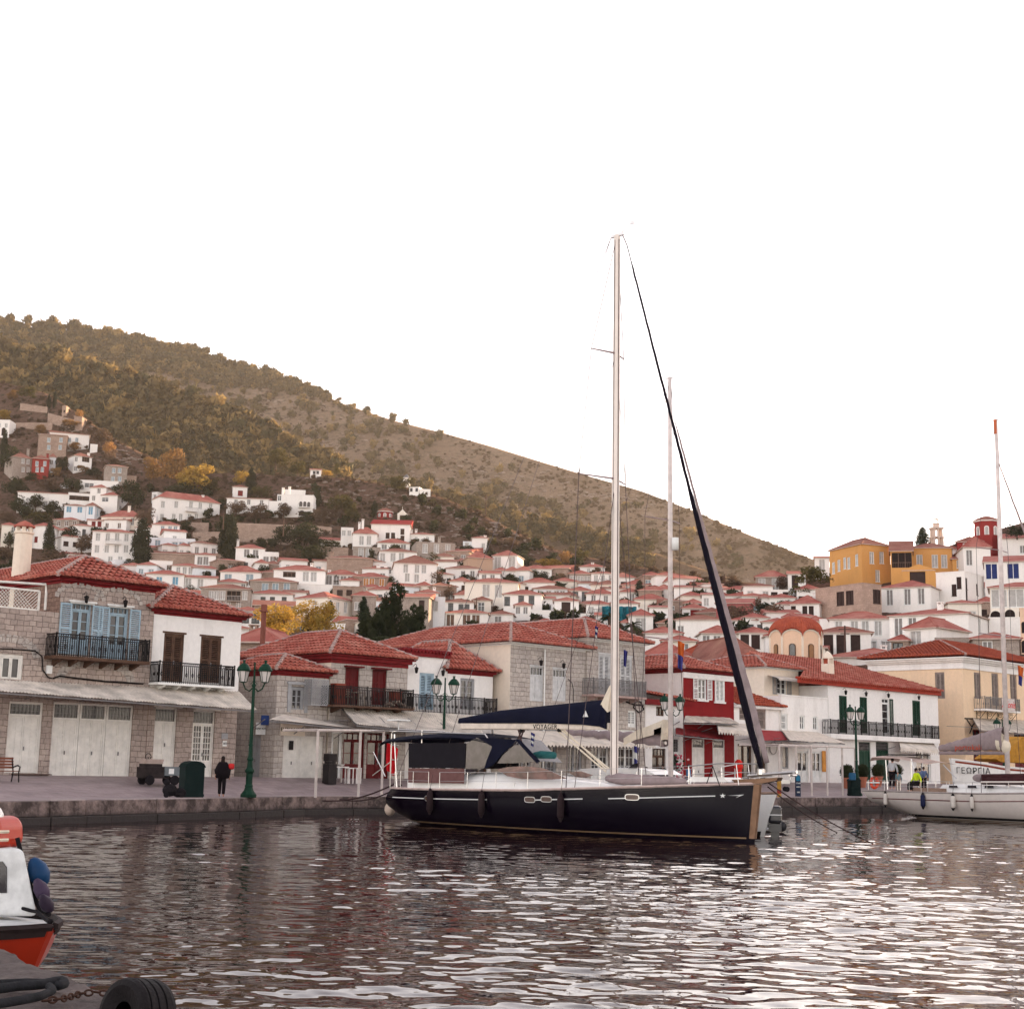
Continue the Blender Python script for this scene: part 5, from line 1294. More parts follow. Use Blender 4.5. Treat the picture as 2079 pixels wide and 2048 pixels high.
E2=Front('stone_mansion','taller grey ashlar house with pale shutters and a rusty iron balcony, behind the main mast','house',1191,1309,off=-.12)
zE2=E2.uv(1195,1298)[1]
dE=[E2.rect(1215,1328,1240,1408),E2.rect(1259,1333,1283,1410)]
gE=[E2.rect(1200,1478,1236,1592),E2.rect(1252,1481,1290,1592),E2.rect(1275,1442,1292,1476)]
shell(E2,zE2,12,STONE_G,dE+gE)
for r in dE: opening(E2.root,'window',r,.08,plain('pale_grey_paint',(.60,.60,.60),.6),'louvre',2,lintel=.06)
for r in gE: opening(E2.root,'window' if r[3]-r[2] < 2 else 'door',r,.12,WFRAME,'glass',2,grid=(2,5),solid=.15)
tiled_hip(E2,E2.W,12,zE2+.14,apex_rh(E2,E2.W,12,zE2+.14,1258,1192),.45,fascia=WFRAME,fh=.2,sp=.26)
xb=E2.uv(1205,1410,-.9)[0],E2.uv(1311,1413,-.9)[0]
balcony(E2.root,xb[0],xb[1],E2.uv(1255,1412,-.9)[1],out=.9,slab=MORTAR,rail=GRILL,th=.12,brackets=5)
# --- F white with low red roof, G red house
Fh=Front('white_house','low white house with a small red roof left of the red-painted house','house',1310,1399,off=.3)
zF_=Fh.uv(1360,1424)[1];wF=[Fh.rect(1332,1434,1348,1453)]
gF=[Fh.rect(1324,1519,1352,1594),Fh.rect(1367,1499,1393,1594)]
shell(Fh,zF_,4.2,WHITE,wF+gF)
opening(Fh.root,'window',wF[0],.1,BROWNSH,'glass',2,grid=(1,2))
opening(Fh.root,'shop_door',gF[0],.14,BROWNSH,'glass',2,trans=.2,grid=(1,2),solid=.3)
opening(Fh.root,'shop_door',gF[1],.14,WFRAME,'glass',2,trans=.3,grille=True,grid=(1,2),solid=.3)
mb=MB();z=zF_+.1
a,b,c,d=(-.3,-.35,z),(Fh.W+.2,-.35,z-.1),(Fh.W+.2,3.9,z+.0),(-.3,3.9,z+1.7)
zl=z+2.1;tile_plane(mb,(-.3,-.35,z+.35),(Fh.W+.25,-.35,z),[(-.3,-.35,z+.35),(Fh.W+.25,-.35,z),(Fh.W+.25,3.8,z+.55),(-.3,3.8,z+2.0)],.24)
ro=mb.build('roof',TILE,Fh.root);mb=MB();mb.box(-.3,Fh.W+.2,-.3,-.003,z-.38,z-.03);mb.build('eave_cornice',REDTRIM,ro)
G=Front('red_house','dark red painted house with white open shutters and white ground-floor doors','house',1387,1490)
zG=G.uv(1387,1362)[1]
wG=[G.rect(1417,1376,1435,1420),G.rect(1451,1377,1470,1424)]
gG=[G.rect(1405,1500,1430,1599),G.rect(1447,1501,1471,1599)]
z0g=G.uv(1440,1456)[1]
shell(G,zG,8,REDWALL,wG+gG,mats_side=WHITE)
opening(G.root,'window',wG[0],.1,WFRAME,'glass',2,grid=(1,3))
w=(wG[0][1]-wG[0][0])*.5
shutter(G.root,wG[0][0]-w-.05,wG[0][0]-.02,wG[0][2],wG[0][3],-.02,WFRAME);shutter(G.root,wG[0][1]+.02,wG[0][1]+w+.05,wG[0][2],wG[0][3],-.02,WFRAME)
opening(G.root,'window',wG[1],-.0,WFRAME,'louvre',2)
for r in wG: mb=MB();mb.box(r[0]-.1,r[1]+.1,-.1,-.003,r[3]+.01,r[3]+.15);mb.box(r[0]-.1,r[1]+.1,-.1,-.003,r[2]-.12,r[2]-.01);mb.build('lintel',WFRAME,G.root)
for r in gG: opening(G.root,'door',r,.06,WOODW,'panel',2,trans=.18,grid=(1,3),grille=True)
mb=MB();mb.box(-.06,G.W+.06,-.08,-.003,zG-.42,zG-.06);mb.build('white_trim',WHITE,G.root)
tiled_hip(G,G.W,8,zG+.2,apex_rh(G,G.W,8,zG+.2,1331,1400),.4,sp=.25,mat_=TILE)
# --- I: low house with shutters right of the furled sail; H: cream house behind; J: white parapet
I_=Front('white_house','low white house with two brown shuttered windows under a short tiled roof','house',1490.5,1586,off=.15)
zI=I_.uv(1540,1434)[1];wI=[I_.rect(1501,1437,1515,1461),I_.rect(1536,1440,1555,1480)]
gI=[I_.rect(1498,1510,1530,1603),I_.rect(1532,1511,1558,1603),I_.rect(1584-.5,1513,1585,1603)]
shell(I_,zI,4.2,WHITE,wI+gI[:2])
for r in wI: opening(I_.root,'window',r,.1,plain('taupe_shutter',(.33,.27,.24),.7),'louvre',1)
opening(I_.root,'shop_window',gI[0],.25,BROWNSH,'glass',2,grid=(1,1),solid=.15)
opening(I_.root,'shop_window',gI[1],.25,BROWNSH,'glass',2,grid=(1,1),solid=.15)
mb=MB();z=zI+.05;tile_plane(mb,(-.2,-.4,z),(I_.W+.2,-.4,z),[(-.2,-.4,z),(I_.W+.2,-.4,z),(I_.W+.2-1.5,3.5,z+1.5),(-.2,3.5,z+1.9)],.25);ro=mb.build('roof',TILE_O,I_.root)
mb=MB();mb.box(-.15,I_.W+.15,-.3,-.003,z-.2,z-.03);mb.build('eave_cornice',WHITE,ro)
Hh_=Front('cream_house','cream upper house with a grey shuttered window, right of the furled sail','house',1552,1622,off=2.4)
zH=Hh_.uv(1552,1356)[1];zHb=Hh_.uv(1580,1420)[1];wH=[Hh_.rect(1577,1374,1597,1410)]
shell(Hh_,zH,7,CREAM,wH)
opening(Hh_.root,'window',wH[0],.1,WFRAME,'glass',2,grid=(1,3));w=.55
shutter(Hh_.root,wH[0][0]-w,wH[0][0]-.03,wH[0][2],wH[0][3],-.02,GFRAME);shutter(Hh_.root,wH[0][1]+.03,wH[0][1]+w,wH[0][2],wH[0][3],-.02,GFRAME)
tiled_hip(Hh_,Hh_.W,7,zH+.12,apex_rh(Hh_,Hh_.W,7,zH+.12,1333,1560),.45,fascia=WFRAME,fh=.15,sp=.26)
x0,z=Hh_.uv(1556,1362);mb=MB();mb.grid([[(x0+.1,-.02,zH-.5),(Hh_.W-.1,-.02,zH-.5)],[(x0-.2,-1.2,zH-.75),(Hh_.W+.3,-1.2,zH-.75)],[(x0-.2,-1.22,zH-.9),(Hh_.W+.3,-1.22,zH-.9)]]);o=mb.build('awning',CANV,Hh_.root);sd=o.modifiers.new('t','SOLIDIFY');sd.thickness=.02
J=Front('white_house','blank white parapet house with three small windows beside the balcony house','house',1586.5,1681)
zJ=J.uv(1586,1412)[1];wJ=[J.rect(1583+2,1448,1599,1482),J.rect(1624,1452,1634,1480),J.rect(1651,1454,1661,1481)]
gJ=[J.rect(1587,1515,1600,1566),J.rect(1619,1524,1641,1587),J.rect(1648,1525,1668,1587)]
gJ[0]=J.rect(1588,1512,1601,1560)
shell(J,zJ,5,WHITE,wJ+gJ)
opening(J.root,'window',wJ[0],.1,WFRAME,'louvre',1,label='closed grey shutter');
for r in wJ[1:]: opening(J.root,'window',r,.1,WFRAME,'glass',2,grid=(1,2))
opening(J.root,'shop_window',gJ[0],.1,GFRAME,'glass',1,grid=(1,1))
for r in gJ[1:]: opening(J.root,'shop_door',r,.1,WFRAME,'glass',2,grid=(1,2),solid=.35)
mb=MB();mb.box(-.05,J.W+.0,-.05,.2,zJ+.003,zJ+.1);mb.build('parapet_cap',WHITE,J.root)
# --- K white house with green doors
K=Front('white_house','long white house with four dark green balcony doors and a big red roof','house',1682,1905)
zK=K.uv(1682,1391)[1]
dK=[K.rect(1704,1412,1719,1487),K.rect(1746,1415,1760,1488),K.rect(1791,1418,1806,1490),K.rect(1853,1422,1868,1493)]
gK=[K.rect(1744,1506,1768,1586),K.rect(1779,1506,1805,1586),K.rect(1860,1520,1890,1587)]
shell(K,zK,9.5,WHITE,dK+gK)
for i,r in enumerate(dK):
 if i==2: opening(K.root,'door',r,.1,WFRAME,'glass',1,grid=(1,4),trans=.12,label='open white glazed door');shutter(K.root,r[1]+.01,r[1]+.5,r[2],r[3],-.02,DGREEN)
 else: opening(K.root,'door',r,.02,DGREEN,'louvre',2)
 wall_lamp(K.root,(r[0]+r[1])/2,r[3]+.45)
for r in gK[:2]: opening(K.root,'door',r,.12,DGREEN,'panel',2,trans=.22,grille=True,grid=(1,2))
opening(K.root,'shop_window',gK[2],.12,WFRAME,'glass',2,grid=(1,2))
xb=K.uv(1684,1488,-.6)[0],K.uv(1904,1495,-.6)[0]
balcony(K.root,xb[0],xb[1],K.uv(1790,1494,-.6)[1],out=.7,slab=WHITE,th=.35,sp=.13,h=1.0,brackets=0)
# roof: one long pitch rising to the back, running on behind the parapet house
mb=MB();z=zK+.32;xl=fl(1617,1385)[0]-K.s0
rhK=at(1760,1337,(K.root.location+FD*K.W*.4+FN*7.5).y).z-(ZF+z)
xh=fl(1624,1400,2.4)[0]-K.s0+.5;A_,B_=(xl,-.35,z),(K.W+.35,-.35,z);tile_plane(mb,A_,B_,[A_,B_,(K.W-3.5,7.5,z+rhK),(xh,7.5,z+rhK),(xh,2.3,z+rhK*(2.65/7.85))],.27)
mb.quad((xh,2.3,z),(xh,7.5,z+rhK),(xh,15,z-1),(xh,2.4,z-1));mb.quad((K.W+.35,-.35,z),(K.W-3.5,7.5,z+rhK),(K.W-3.5,15,z),(K.W+.35,15,z));mb.quad((xh,7.5,z+rhK),(K.W-3.5,7.5,z+rhK),(K.W-3.5,15,z-1),(xh,15,z-1))
ro=mb.build('roof',TILE,K.root)
mf=MB();mf.box(xl+.1,K.W+.2,-.22,-.003,z-.33,z-.06)
n=int((K.W-xl)/.27)
for i in range(n): x=xl+.1+(K.W-xl)*i/n;mf.tube([(x,-.38,z-.0),(x,.1,z+.05)],[.11,.1],6)
mf.build('eave_cornice',plain('orange_red_trim',(.36,.045,.025),.7,var=.3),ro)
mb=MB();mb.box(xl+.1,-.02,.02,5,-2,z-.35);mb.build('rear_wall',CREAM,K.root) if False else None
mb=MB();q=to_local(K,at(1681,1390,112.0));zt=to_local(K,at(1681,1321,112.0)).z
mb.box(q.x-.35,q.x+.35,q.y-.35,q.y+.35,z-.2,zt-1.0)
for sx in (-.28,-.09,.1,.28):
 for sy in (-.28,.28): mb.box(q.x+sx-.05,q.x+sx+.05,q.y+sy-.05,q.y+sy+.05,zt-1.0,zt-.6)
mb.lathe([(.5,zt-.6),(.5,zt-.5),(.3,zt-.2),(.04,zt)],(q.x,q.y,0),4);mb.m=1;mb.box(q.x-.2,q.x+.2,q.y-.2,q.y+.2,zt-.99,zt-.61)
mb.build('chimney',[CREAM,TILE_O],ro)
# --- L pale yellow mansion
L=Front('neoclassical_mansion','pale yellow neoclassical mansion with white cornice at the right edge','mansion',1957,2125)
zLm=L.uv(1957,1334)[1]
wLm=[L.rect(1978,1365,1992,1418),L.rect(2014,1367,2028,1432),L.rect(2051,1370,2065,1420),L.rect(2092,1372,2105,1420)]
gLm=[L.rect(1976,1481,1992,1560),L.rect(2006,1484,2040,1570),L.rect(2060,1486,2090,1570)]
LDm=9.0
a_,zt_=side_s(1917,1364,L.s0);b_,zb_=side_s(1899,1418,L.s0)
shell(L,zLm,LDm,YELLOW,wLm+gLm,left_holes=[(LDm-b_,LDm-a_,zb_-ZF,zt_-ZF)])
for r in wLm: opening(L.root,'window',r,.12,plain('taupe_shutter',(.33,.27,.24),.7),'louvre',2)
o=opening(L.root,'side_window',(0,b_-a_,zb_-ZF,zt_-ZF),.12,plain('taupe_shutter',(.33,.27,.24),.7),'louvre',2);o.location=(0,b_,0);o.rotation_euler=(0,0,R(-90))
for r in gLm: opening(L.root,'door',r,.14,REDDOOR,'glass',2,grid=(1,2),solid=.3)
tiled_hip(L,L.W,LDm,zLm+.15,apex_rh(L,L.W,LDm,zLm+.15,1306,1970),.7,fascia=None,sp=.28,mat_=TILE_O)
mb=MB()
for (o_,z0,z1) in ((.10,-.95,-.85),(.04,-.847,-.40),(.22,-.397,-.26),(.42,-.257,-.10),(.6,-.097,.0)):
 mb.box(-o_,L.W+o_,-o_,-.003,zLm+z0,zLm+z1);mb.box(-o_,-.003,-.0,LDm,zLm+z0,zLm+z1)
mb.build('cornice',WHITE,L.root)
r=L.rect(2000,1416,2070,1441,-1.0)
balcony(L.root,r[0],r[1],r[2],out=1.0,slab=WHITE,th=.15,h=1.0,sp=.14,rail=GRILL,brackets=0)
mb=MB()
for i in range(4):
 x=r[0]+.3+(r[1]-r[0]-.6)*i/3;pts=[(x,-.06,r[2]-1.1),(x,-.06,r[2]-.15)];mb.bar(*pts,.04)
 mb.tube([(x,-.06,r[2]-1.0),(x,-.3,r[2]-.85),(x,-.6,r[2]-.5),(x,-.9,r[2]-.18)],.025,5)
 mb.tube([(x,-.3+.18*math.cos(t)*(.4+t*.1),r[2]-.42+.18*math.sin(t)*(.4+t*.1)) for t in np.linspace(0,9,16)],.02,4)
mb.build('balcony_brackets',IRON,L.root)
REDSIGN=plain('red_sign_letters',(.62,.015,.02),.5,var=.1)
xs_,zs_=L.uv(2046,1430,-1.05);mb=MB();mb.box(xs_-1.15,xs_+1.15,-1.12,-1.08,zs_-.55,zs_+.5);mb.build('sign_board',plain('pale_pink_sign',(.66,.58,.55),.6),L.root)
lettering('Adonis',.85,REDSIGN,L.root,(xs_,-1.13,zs_-.02),name='sign_lettering',shear=.35)
# canopies
def canopy(uL,vL,uR,vR,uoL,voL,uoR,voR,out,mat_,label,name='canopy',scallop=0,amp=.02,cat='canopy',pitch=.15,sag=0.,frame=None):
 si0,zi0=fl(uL,vL,-.05);si1,zi1=fl(uR,vR,-.05);so0,zo0=fl(uoL,voL,-out);so1,zo1=fl(uoR,voR,-out)
 return corrug(None,so0,so1,-.05,(zi0,zi1),-out,(zo0,zo1),mat_,name,label,cat,s_in=(si0,si1),scallop=scallop,amp=amp,pitch=pitch,sag=sag,frame=frame)
canopy(575,1450,690,1468,548,1460,720,1478,1.6,CANV,'grey slab canopy above the white boarded shop door',amp=0)
canopy(694,1434,960,1452,726,1470,985,1492,3.0,ZINC,'long battered corrugated awning beneath the red-door balcony',sag=.1)
canopy(1000,1480,1300,1490,1010,1505,1330,1512,2.2,CANV,'long cream awning along the grey ashlar houses, behind the main boom',amp=0,scallop=.18,frame=WFRAME)
canopy(1392,1453,1480,1457,1388,1466,1500,1468,1.2,ZINC,'rusty corrugated canopy directly below the red-painted wall')
canopy(1372,1477,1465,1487,1372,1490,1470,1500,1.5,REDTRIM,'dark red tin canopy under the corrugated one',amp=.012)
canopy(1455,1466,1530,1470,1458,1480,1535,1486,1.8,CANV,'grey canvas awning with scalloped edge behind the furled headsail',scallop=.25,amp=0)
canopy(1535,1481,1585,1484,1538,1503,1618,1502,1.9,plain('faded_red_canvas',(.34,.045,.05),.8,var=.25),'dark red sloping awning with a white valance',scallop=.0,amp=0)
canopy(1587,1482,1660,1486,1604,1503,1716,1508,3.0,plain('cream_canvas',(.68,.60,.52),.9,var=.25),'cream sheet awning over the pergola shop doors',scallop=0,amp=.012,pitch=.5)
canopy(1975,1458,2079,1462,1990,1482,2125,1492,3.0,ZINC,'pale corrugated awning below the red sign at the right edge',scallop=.0)
canopy(1825,1502,1895,1508,1828,1518,1905,1524,1.4,CANV,'small scalloped cream awning at the right end of the green-door house',scallop=.25,amp=0)

def cable(f,pix,r=.03,dy=-.05):
 mb=MB();mb.tube([(*[f.uv(u,v)[0]],dy,f.uv(u,v)[1]) for u,v in pix],r,5);mb.build('cable',IRON,f.root)
cable(LW,((-40,1316),(20,1317),(70,1321),(84,1332),(86,1360),(96,1374),(104,1377)))
cable(A,((106,1377),(120,1372),(150,1376),(210,1383),(290,1388)),.04)
mb=MB();x,z=LW.uv(98,1359);mb.box(x-.12,x+.12,-.14,-.003,z-.18,z+.18);mb.build('meter_box',WFRAME,LW.root)
cable(L,((1958,1458),(1990,1459),(2030,1462),(2079,1466)),.06)
cable(L,((1962,1460),(1972,1475),(1968,1488),(1975,1470),(1985,1462)),.05)
cable(E2,((1282,1420),(1300,1425),(1306,1440),(1296,1446),(1285,1436),(1290,1424)),.05)
cable(E2,((1270,1424),(1285,1430),(1305,1432)),.05)
cable(E1,((1152,1378),(1160,1386),(1163,1400),(1163,1425)),.02)
# ================================================================== CHURCHES, TOWERS, WALLS, POLES
DARKIN=plain('interior_shade',(.025,.017,.015),1.0)
def drum(name,label,cat,uc,D,wpx,v_base,v_eave,v_top,wall,tiles,win=SHC['w'][1],cross=True,body=None,trim=WHITE_FAR):
 p=at(uc,v_base,D);r=wpx/2*D/FPX*1.03;h=at(uc,v_eave,D).z-p.z;ht=at(uc,v_top,D).z-p.z
 root=thing(name,label,cat,p,-math.atan(adir(uc))+R(22.5))
 mb=MB();mb.lathe([(r,-4),(r,h)],n=8,cap=True);mb.build('drum_wall',wall,root)
 mt=MB();mt.lathe([(r*1.08,h+.003),(r*1.1,h+.2)],n=8);rr_=mt.build('cornice',trim,root)
 mt=MB();mt.lathe([(r*1.14,h+.203),(r*.75,h+(ht-h)*.6),(r*.3,h+(ht-h)*.92),(.05,ht)],n=8);ro=mt.build('dome_roof',tiles,root)
 if cross: mc=MB();mc.box(-.04,.04,-.04,.04,ht-.1,ht+1.0);mc.box(-.28,.28,-.04,.04,ht+.55,ht+.65);mc.build('cross',IRON,ro)
 for k in range(8):
  a=R(45*k+22.5);rr2=r*math.cos(R(22.5))
  poly=[(-.28,h*.25),(.28,h*.25)]+[(.28*math.cos(t),h*.62+.28*math.sin(t)) for t in np.linspace(0,math.pi,7)]
  mw=MB();mw.prism([(x*1.5,h*.25+(z-h*.25)*1.08) for x,z in poly],-.05,-.003);mw.m=1;mw.prism(poly,-.08,-.052)
  o=mw.build('window',[trim,win],root);o.location=(rr2*math.cos(a),rr2*math.sin(a),0);o.rotation_euler=(0,0,a+R(90))
 return root
# red-domed church on the slope
CH=house('white church body under a bright red roof on the upper slope',753,832,None,1066,1103,WHITE_FAR,'1079:817 ;1087:787 798;1093:817','d','shed',vr=1052,rm=TILE_RED,yaw=4,ww=1.0,wh=1.5,cat='church',name='church',group=None,dp=9)
drum('church_dome','red octagonal church dome with white arched windows on the upper slope','church dome',781,398,33,1055,1041,1031,TILE_RED,TILE_FARB)
p=at(816,1068,392);mb=MB();mb.box(-1.6,1.6,-.4,.4,-3,1.4);mb.box(-1.3,-.7,-.35,.35,1.4,3.0);mb.box(.7,1.3,-.35,.35,1.4,3.0);mb.box(-1.3,1.3,-.35,.35,3.0,3.5);mb.prism([(-1.1,3.5),(1.1,3.5),(0,4.6)],-.3,.3);mb.box(-.05,.05,-.05,.05,4.6,5.4)
o=mb.build('bell_gable',CREAM_FAR);o.location=p;o.rotation_euler=(0,0,R(12));tag(o,'small cream bell gable to the right of the red octagonal dome','bell gable')
# small red church between the masts
drum('small_church','small red church with a red pyramid roof between the two masts, far off','church',1342,378,27,1186,1170,1162,REDFAR,TILE_FAR,cross=True)
# red drum church on the right skyline
drum('church_dome','dark red church drum with white arched windows on the right skyline','church dome',2004,272,50,1098,1061,1048,REDFAR,TILE_FARB)
house('low dark red church apse with a brown roof below the red drum',1943,1995,None,1100,1118,REDFAR,'1107:1960','w','hip',vr=1089,D=268,rm=TILE_FARB,cat='church apse',name='church_apse',group=None,ww=.9,wh=1.3)
house('white roof slab house corner between the ochre mansion and the red apse',1934,1955,None,1115,1140,WHITE_FAR,'1124:1946','s','shedr',vr=1108,D=272)
# open bell tower
p=at(1902,1112,285);S=285/FPX;root=thing('bell_tower','slender pale marble bell tower with open arches and an openwork dome','bell tower',p,R(10))
def zv(v): return at(1902,v,285).z-p.z
pinkst=plaster('pale_marble',(.66,.52,.44),amt=.2)
mb=MB();r0=10.5*S
mb.box(-r0,r0,-r0,r0,-6,zv(1106));mb.box(-r0*1.1,r0*1.1,-r0*1.1,r0*1.1,zv(1092),zv(1090));mb.box(-r0*1.1,r0*1.1,-r0*1.1,r0*1.1,zv(1074),zv(1071))
mb.build('stage_slabs',pinkst,root)
for (za,zb,k) in ((zv(1106),zv(1092),1),(zv(1090),zv(1074),.88)):
 for i in range(3):
  for j in range(3):
   if i==1 and j==1: continue
   mc=MB();x=(i-1)*r0*.86*k;y=(j-1)*r0*.86*k;mc.lathe([(.26,za),(.22,zb-.3),(.34,zb)],(x,y,0),6);mc.build('column',pinkst,root)
mb=MB();mb.lathe([(r0*.62,zv(1071)),(r0*.62,zv(1064))],n=8);mb.lathe([(r0*.75,zv(1064)),(r0*.75,zv(1063))],n=8);mb.build('lantern',pinkst,root)
mb=MB()
for k in range(8):
 a=k*math.pi/4;mb.tube([(r0*.62*math.cos(t)*math.cos(a),r0*.62*math.cos(t)*math.sin(a),zv(1063)+(zv(1052)-zv(1063))*math.sin(t)) for t in np.linspace(0,math.pi/2,6)],.08,4)
mb.tube([(0,0,zv(1052)),(0,0,zv(1041))],.07,4);mb.bar((-.4,0,zv(1045)),(.4,0,zv(1045)),.09);mb.build('openwork_dome',pinkst,root)
# windmill
p=at(825,986,470);root=thing('windmill','small white round windmill tower with a grey cone cap on the ridge','windmill',p)
mb=MB();mb.lathe([(1.35,-3),(1.15,2.6)],n=12);mb.build('tower',WHITE_FAR,root);mb=MB();mb.lathe([(1.35,2.603),(.05,3.9)],n=12);mb.build('cap',plain('slate_cap',(.16,.16,.17),.8),root)
house('low white farm building stepping down right of the windmill',852,874,None,994,1004,WHITE_FAR,'','k','flat',D=468,dp=4)
# ---- big tiled dome of the harbour monastery
D=142.0;uc=1617;p=at(uc,1372,D);r=53*D/FPX;S=D/FPX
root=thing('church_dome','peach octagonal church drum with scalloped red tiled dome and narrow arched windows','church dome',p,R(3))
zs=at(uc,1297,D).z-p.z;za=at(uc,1281,D).z-p.z;ztp=at(uc,1252,D).z-p.z
def edge(phi):
 t=(phi/(2*math.pi)*8) % 1.0;q=abs(t-.5)*2;return zs+(za-zs)*math.sqrt(max(0,1-q*q))
def rad(phi,rr): 
 t=((phi/(2*math.pi)*8) % 1.0-.5)*R(45);return rr*math.cos(R(22.5))/math.cos(t)
n=128;lo=[];hi=[];mb=MB();PH=[2*math.pi*i/n for i in range(n+1)]
mb.grid([[(rad(a,r)*math.cos(a),rad(a,r)*math.sin(a),-8) for a in PH],[(rad(a,r)*math.cos(a),rad(a,r)*math.sin(a),edge(a)) for a in PH]])
mb.build('drum_wall',PEACH,root)
mb=MB();rows=[]
for j in range(11):
 t=j/10;row=[]
 for i in range(n*2+1):
  a=math.pi*i/n;e=edge(a);rr_=rad(a,r*1.05)*(1-t)+0.02*t if False else r*1.06*math.cos(t*math.pi/2)**.92*(rad(a,1.0)*(1-t)+t);z=e+(ztp-e)*math.sin(t*math.pi/2)**1.15
  rr_ +=(.055 if i % 4 < 2 else -.03)*(1-t);row.append((rr_*math.cos(a),rr_*math.sin(a),z+.06))
 rows.append(row)
mb.grid(rows);mb.build('dome_roof',TILE_O,root)
mb=MB()
for k in range(8):
 a=2*math.pi*k/8;x,y=r*1.0*math.cos(a),r*1.0*math.sin(a);mb.tube([(x,y,-4),(x,y,zs+.02)],.12,6)
mb.grid([[(rad(a,r*1.02)*math.cos(a),rad(a,r*1.02)*math.sin(a),edge(a)-.16) for a in PH],[(rad(a,r*1.055)*math.cos(a),rad(a,r*1.055)*math.sin(a),edge(a)-.02) for a in PH]])
mb.build('ribs_and_arches',CREAM,root)
for k in range(8):
 a=2*math.pi*(k+.5)/8;rr2=r*math.cos(R(22.5));z0=at(uc,1342,D).z-p.z;z1=at(uc,1316,D).z-p.z;w=.24
 poly=[(-w,z0),(w,z0)]+[(w*math.cos(t),z1+w*math.sin(t)) for t in np.linspace(0,math.pi,7)]
 mw=MB();mw.prism([(x*1.35,z0+(z-z0)*1.04) for x,z in poly],-.06,-.003);mw.m=1;mw.prism(poly,-.085,-.062);o=mw.build('window',[BROWNSH,GLASS if k % 2 else plain('amber_pane',(.28,.12,.03),.4)],root)
 o.location=(rr2*math.cos(a),rr2*math.sin(a),0);o.rotation_euler=(0,0,a+R(90))
# roofs behind the waterfront row
def block(label,uL,vL,uR,D,vr,vb,wall,tiles,dp=8,yaw=0,rh=None,**k):
 return house(label,uL,uR,None,vL,vb,wall,'','s','hip',vr=vr,rm=tiles,D=D,dp=dp,yaw=yaw,ov=.5,group='tiled houses directly behind the waterfront row',**k)
block('pink tiled roof house behind the second mast, above the small red cottage roof',1312,1334,1392,128,1303,1380,WHITE,TILE_FAR,7)
block('orange tiled hip roof house behind the red-painted house',1372,1338,1462,132,1306,1385,WHITE,TILE_O,8,10)
block('brown tiled hip roof house left of the big tiled dome',1462,1350,1560,126,1292,1390,WHITE,TILE_FARB,12,-25)
block('faded roof strip house left of the red-door house, with two small chimneys',472,1306,560,118,1275,1350,STONE_FAR,TILE_FAR,9,20,chim=((516,1268),))
house('peach apse with an arched window left of the big tiled dome',1520,1566,None,1338,1390,PEACH,'','s','shed',vr=1330,D=139,rm=TILE_O)
p=at(533,1300,112);mb=MB();mb.tube([(0,0,-2),(0,0,2.2)],.2,8);mb.box(-.28,.28,-.28,.28,2.2,2.32);mb.box(-.2,.2,-.2,.2,2.32,2.75);o=mb.build('chimney',plain('rusty_red_chimney',(.2,.07,.05),.8));o.location=p;tag(o,'rusty red round chimney rising in front of the golden tree','chimney')
# stone terrace walls across the slope
def twall(label,u0,v0t,v0b,u1,v1t,v1b,mat_=STONE_FAR,D=None):
 D0=D or depth_town(u0,v0b);D1=D or depth_town(u1,v1b)
 a=at(u0,v0b,D0);b=at(u1,v1b,D1);ha=at(u0,v0t,D0).z-a.z;hb=at(u1,v1t,D1).z-b.z
 root_ang=math.atan2(b.y-a.y,b.x-a.x);L=math.hypot(b.x-a.x,b.y-a.y);dz=b.z-a.z
 mb=MB();mb.add([(0,0,-4),(L,0,dz-4),(L,.6,dz-4),(0,.6,-4),(0,0,ha),(L,0,dz+hb),(L,.6,dz+hb),(0,.6,ha)],[(0,1,5,4),(1,2,6,5),(2,3,7,6),(3,0,4,7),(4,5,6,7)])
 o=mb.build('terrace_wall',mat_);o.location=a;o.rotation_euler=(0,0,root_ang);tag(o,label,'terrace wall')
twall('long high rubble terrace wall in the middle of the slope below the arcaded mansion',478,1061,1098,600,1066,1104)
twall('rubble terrace wall under the big plain mansion',372,1060,1078,422,1061,1080)
twall('rubble wall left of the twin cypress below the big plain mansion',390,1080,1100,446,1079,1100)
twall('pale rubble wall right of the arcaded mansion',634,1036,1050,672,1040,1052)
twall('low rubble wall below the pine with golden crown',630,1066,1082,672,1070,1085)
twall('ruined terrace wall at the very top left of the slope',40,818,832,95,826,838)
twall('long ruined terrace wall below the top terraces, upper left',20,858,868,105,858,872)
twall('stone terrace wall running up to the pink-lit cottage',96,838,858,165,856,874)
twall('low white wall in the bushes left of the long barn-like house roof',122,983,992,140,984,993,WHITE_FAR)
twall('rubble wall strip right of the dark bush cluster',640,1108,1135,706,1112,1140)
twall('sloping rubble wall beneath the lone cube house',924,1128,1145,950,1140,1156)
twall('rubble retaining wall under the two-shutter house and flat wing',470,1140,1156,566,1148,1164)
twall('long pale retaining wall below the grey ashlar mansion',880,1146,1160,950,1158,1172,WHITE_FAR)
twall('stone wall climbing the saddle under the big pine',1560,1214,1226,1660,1196,1212)
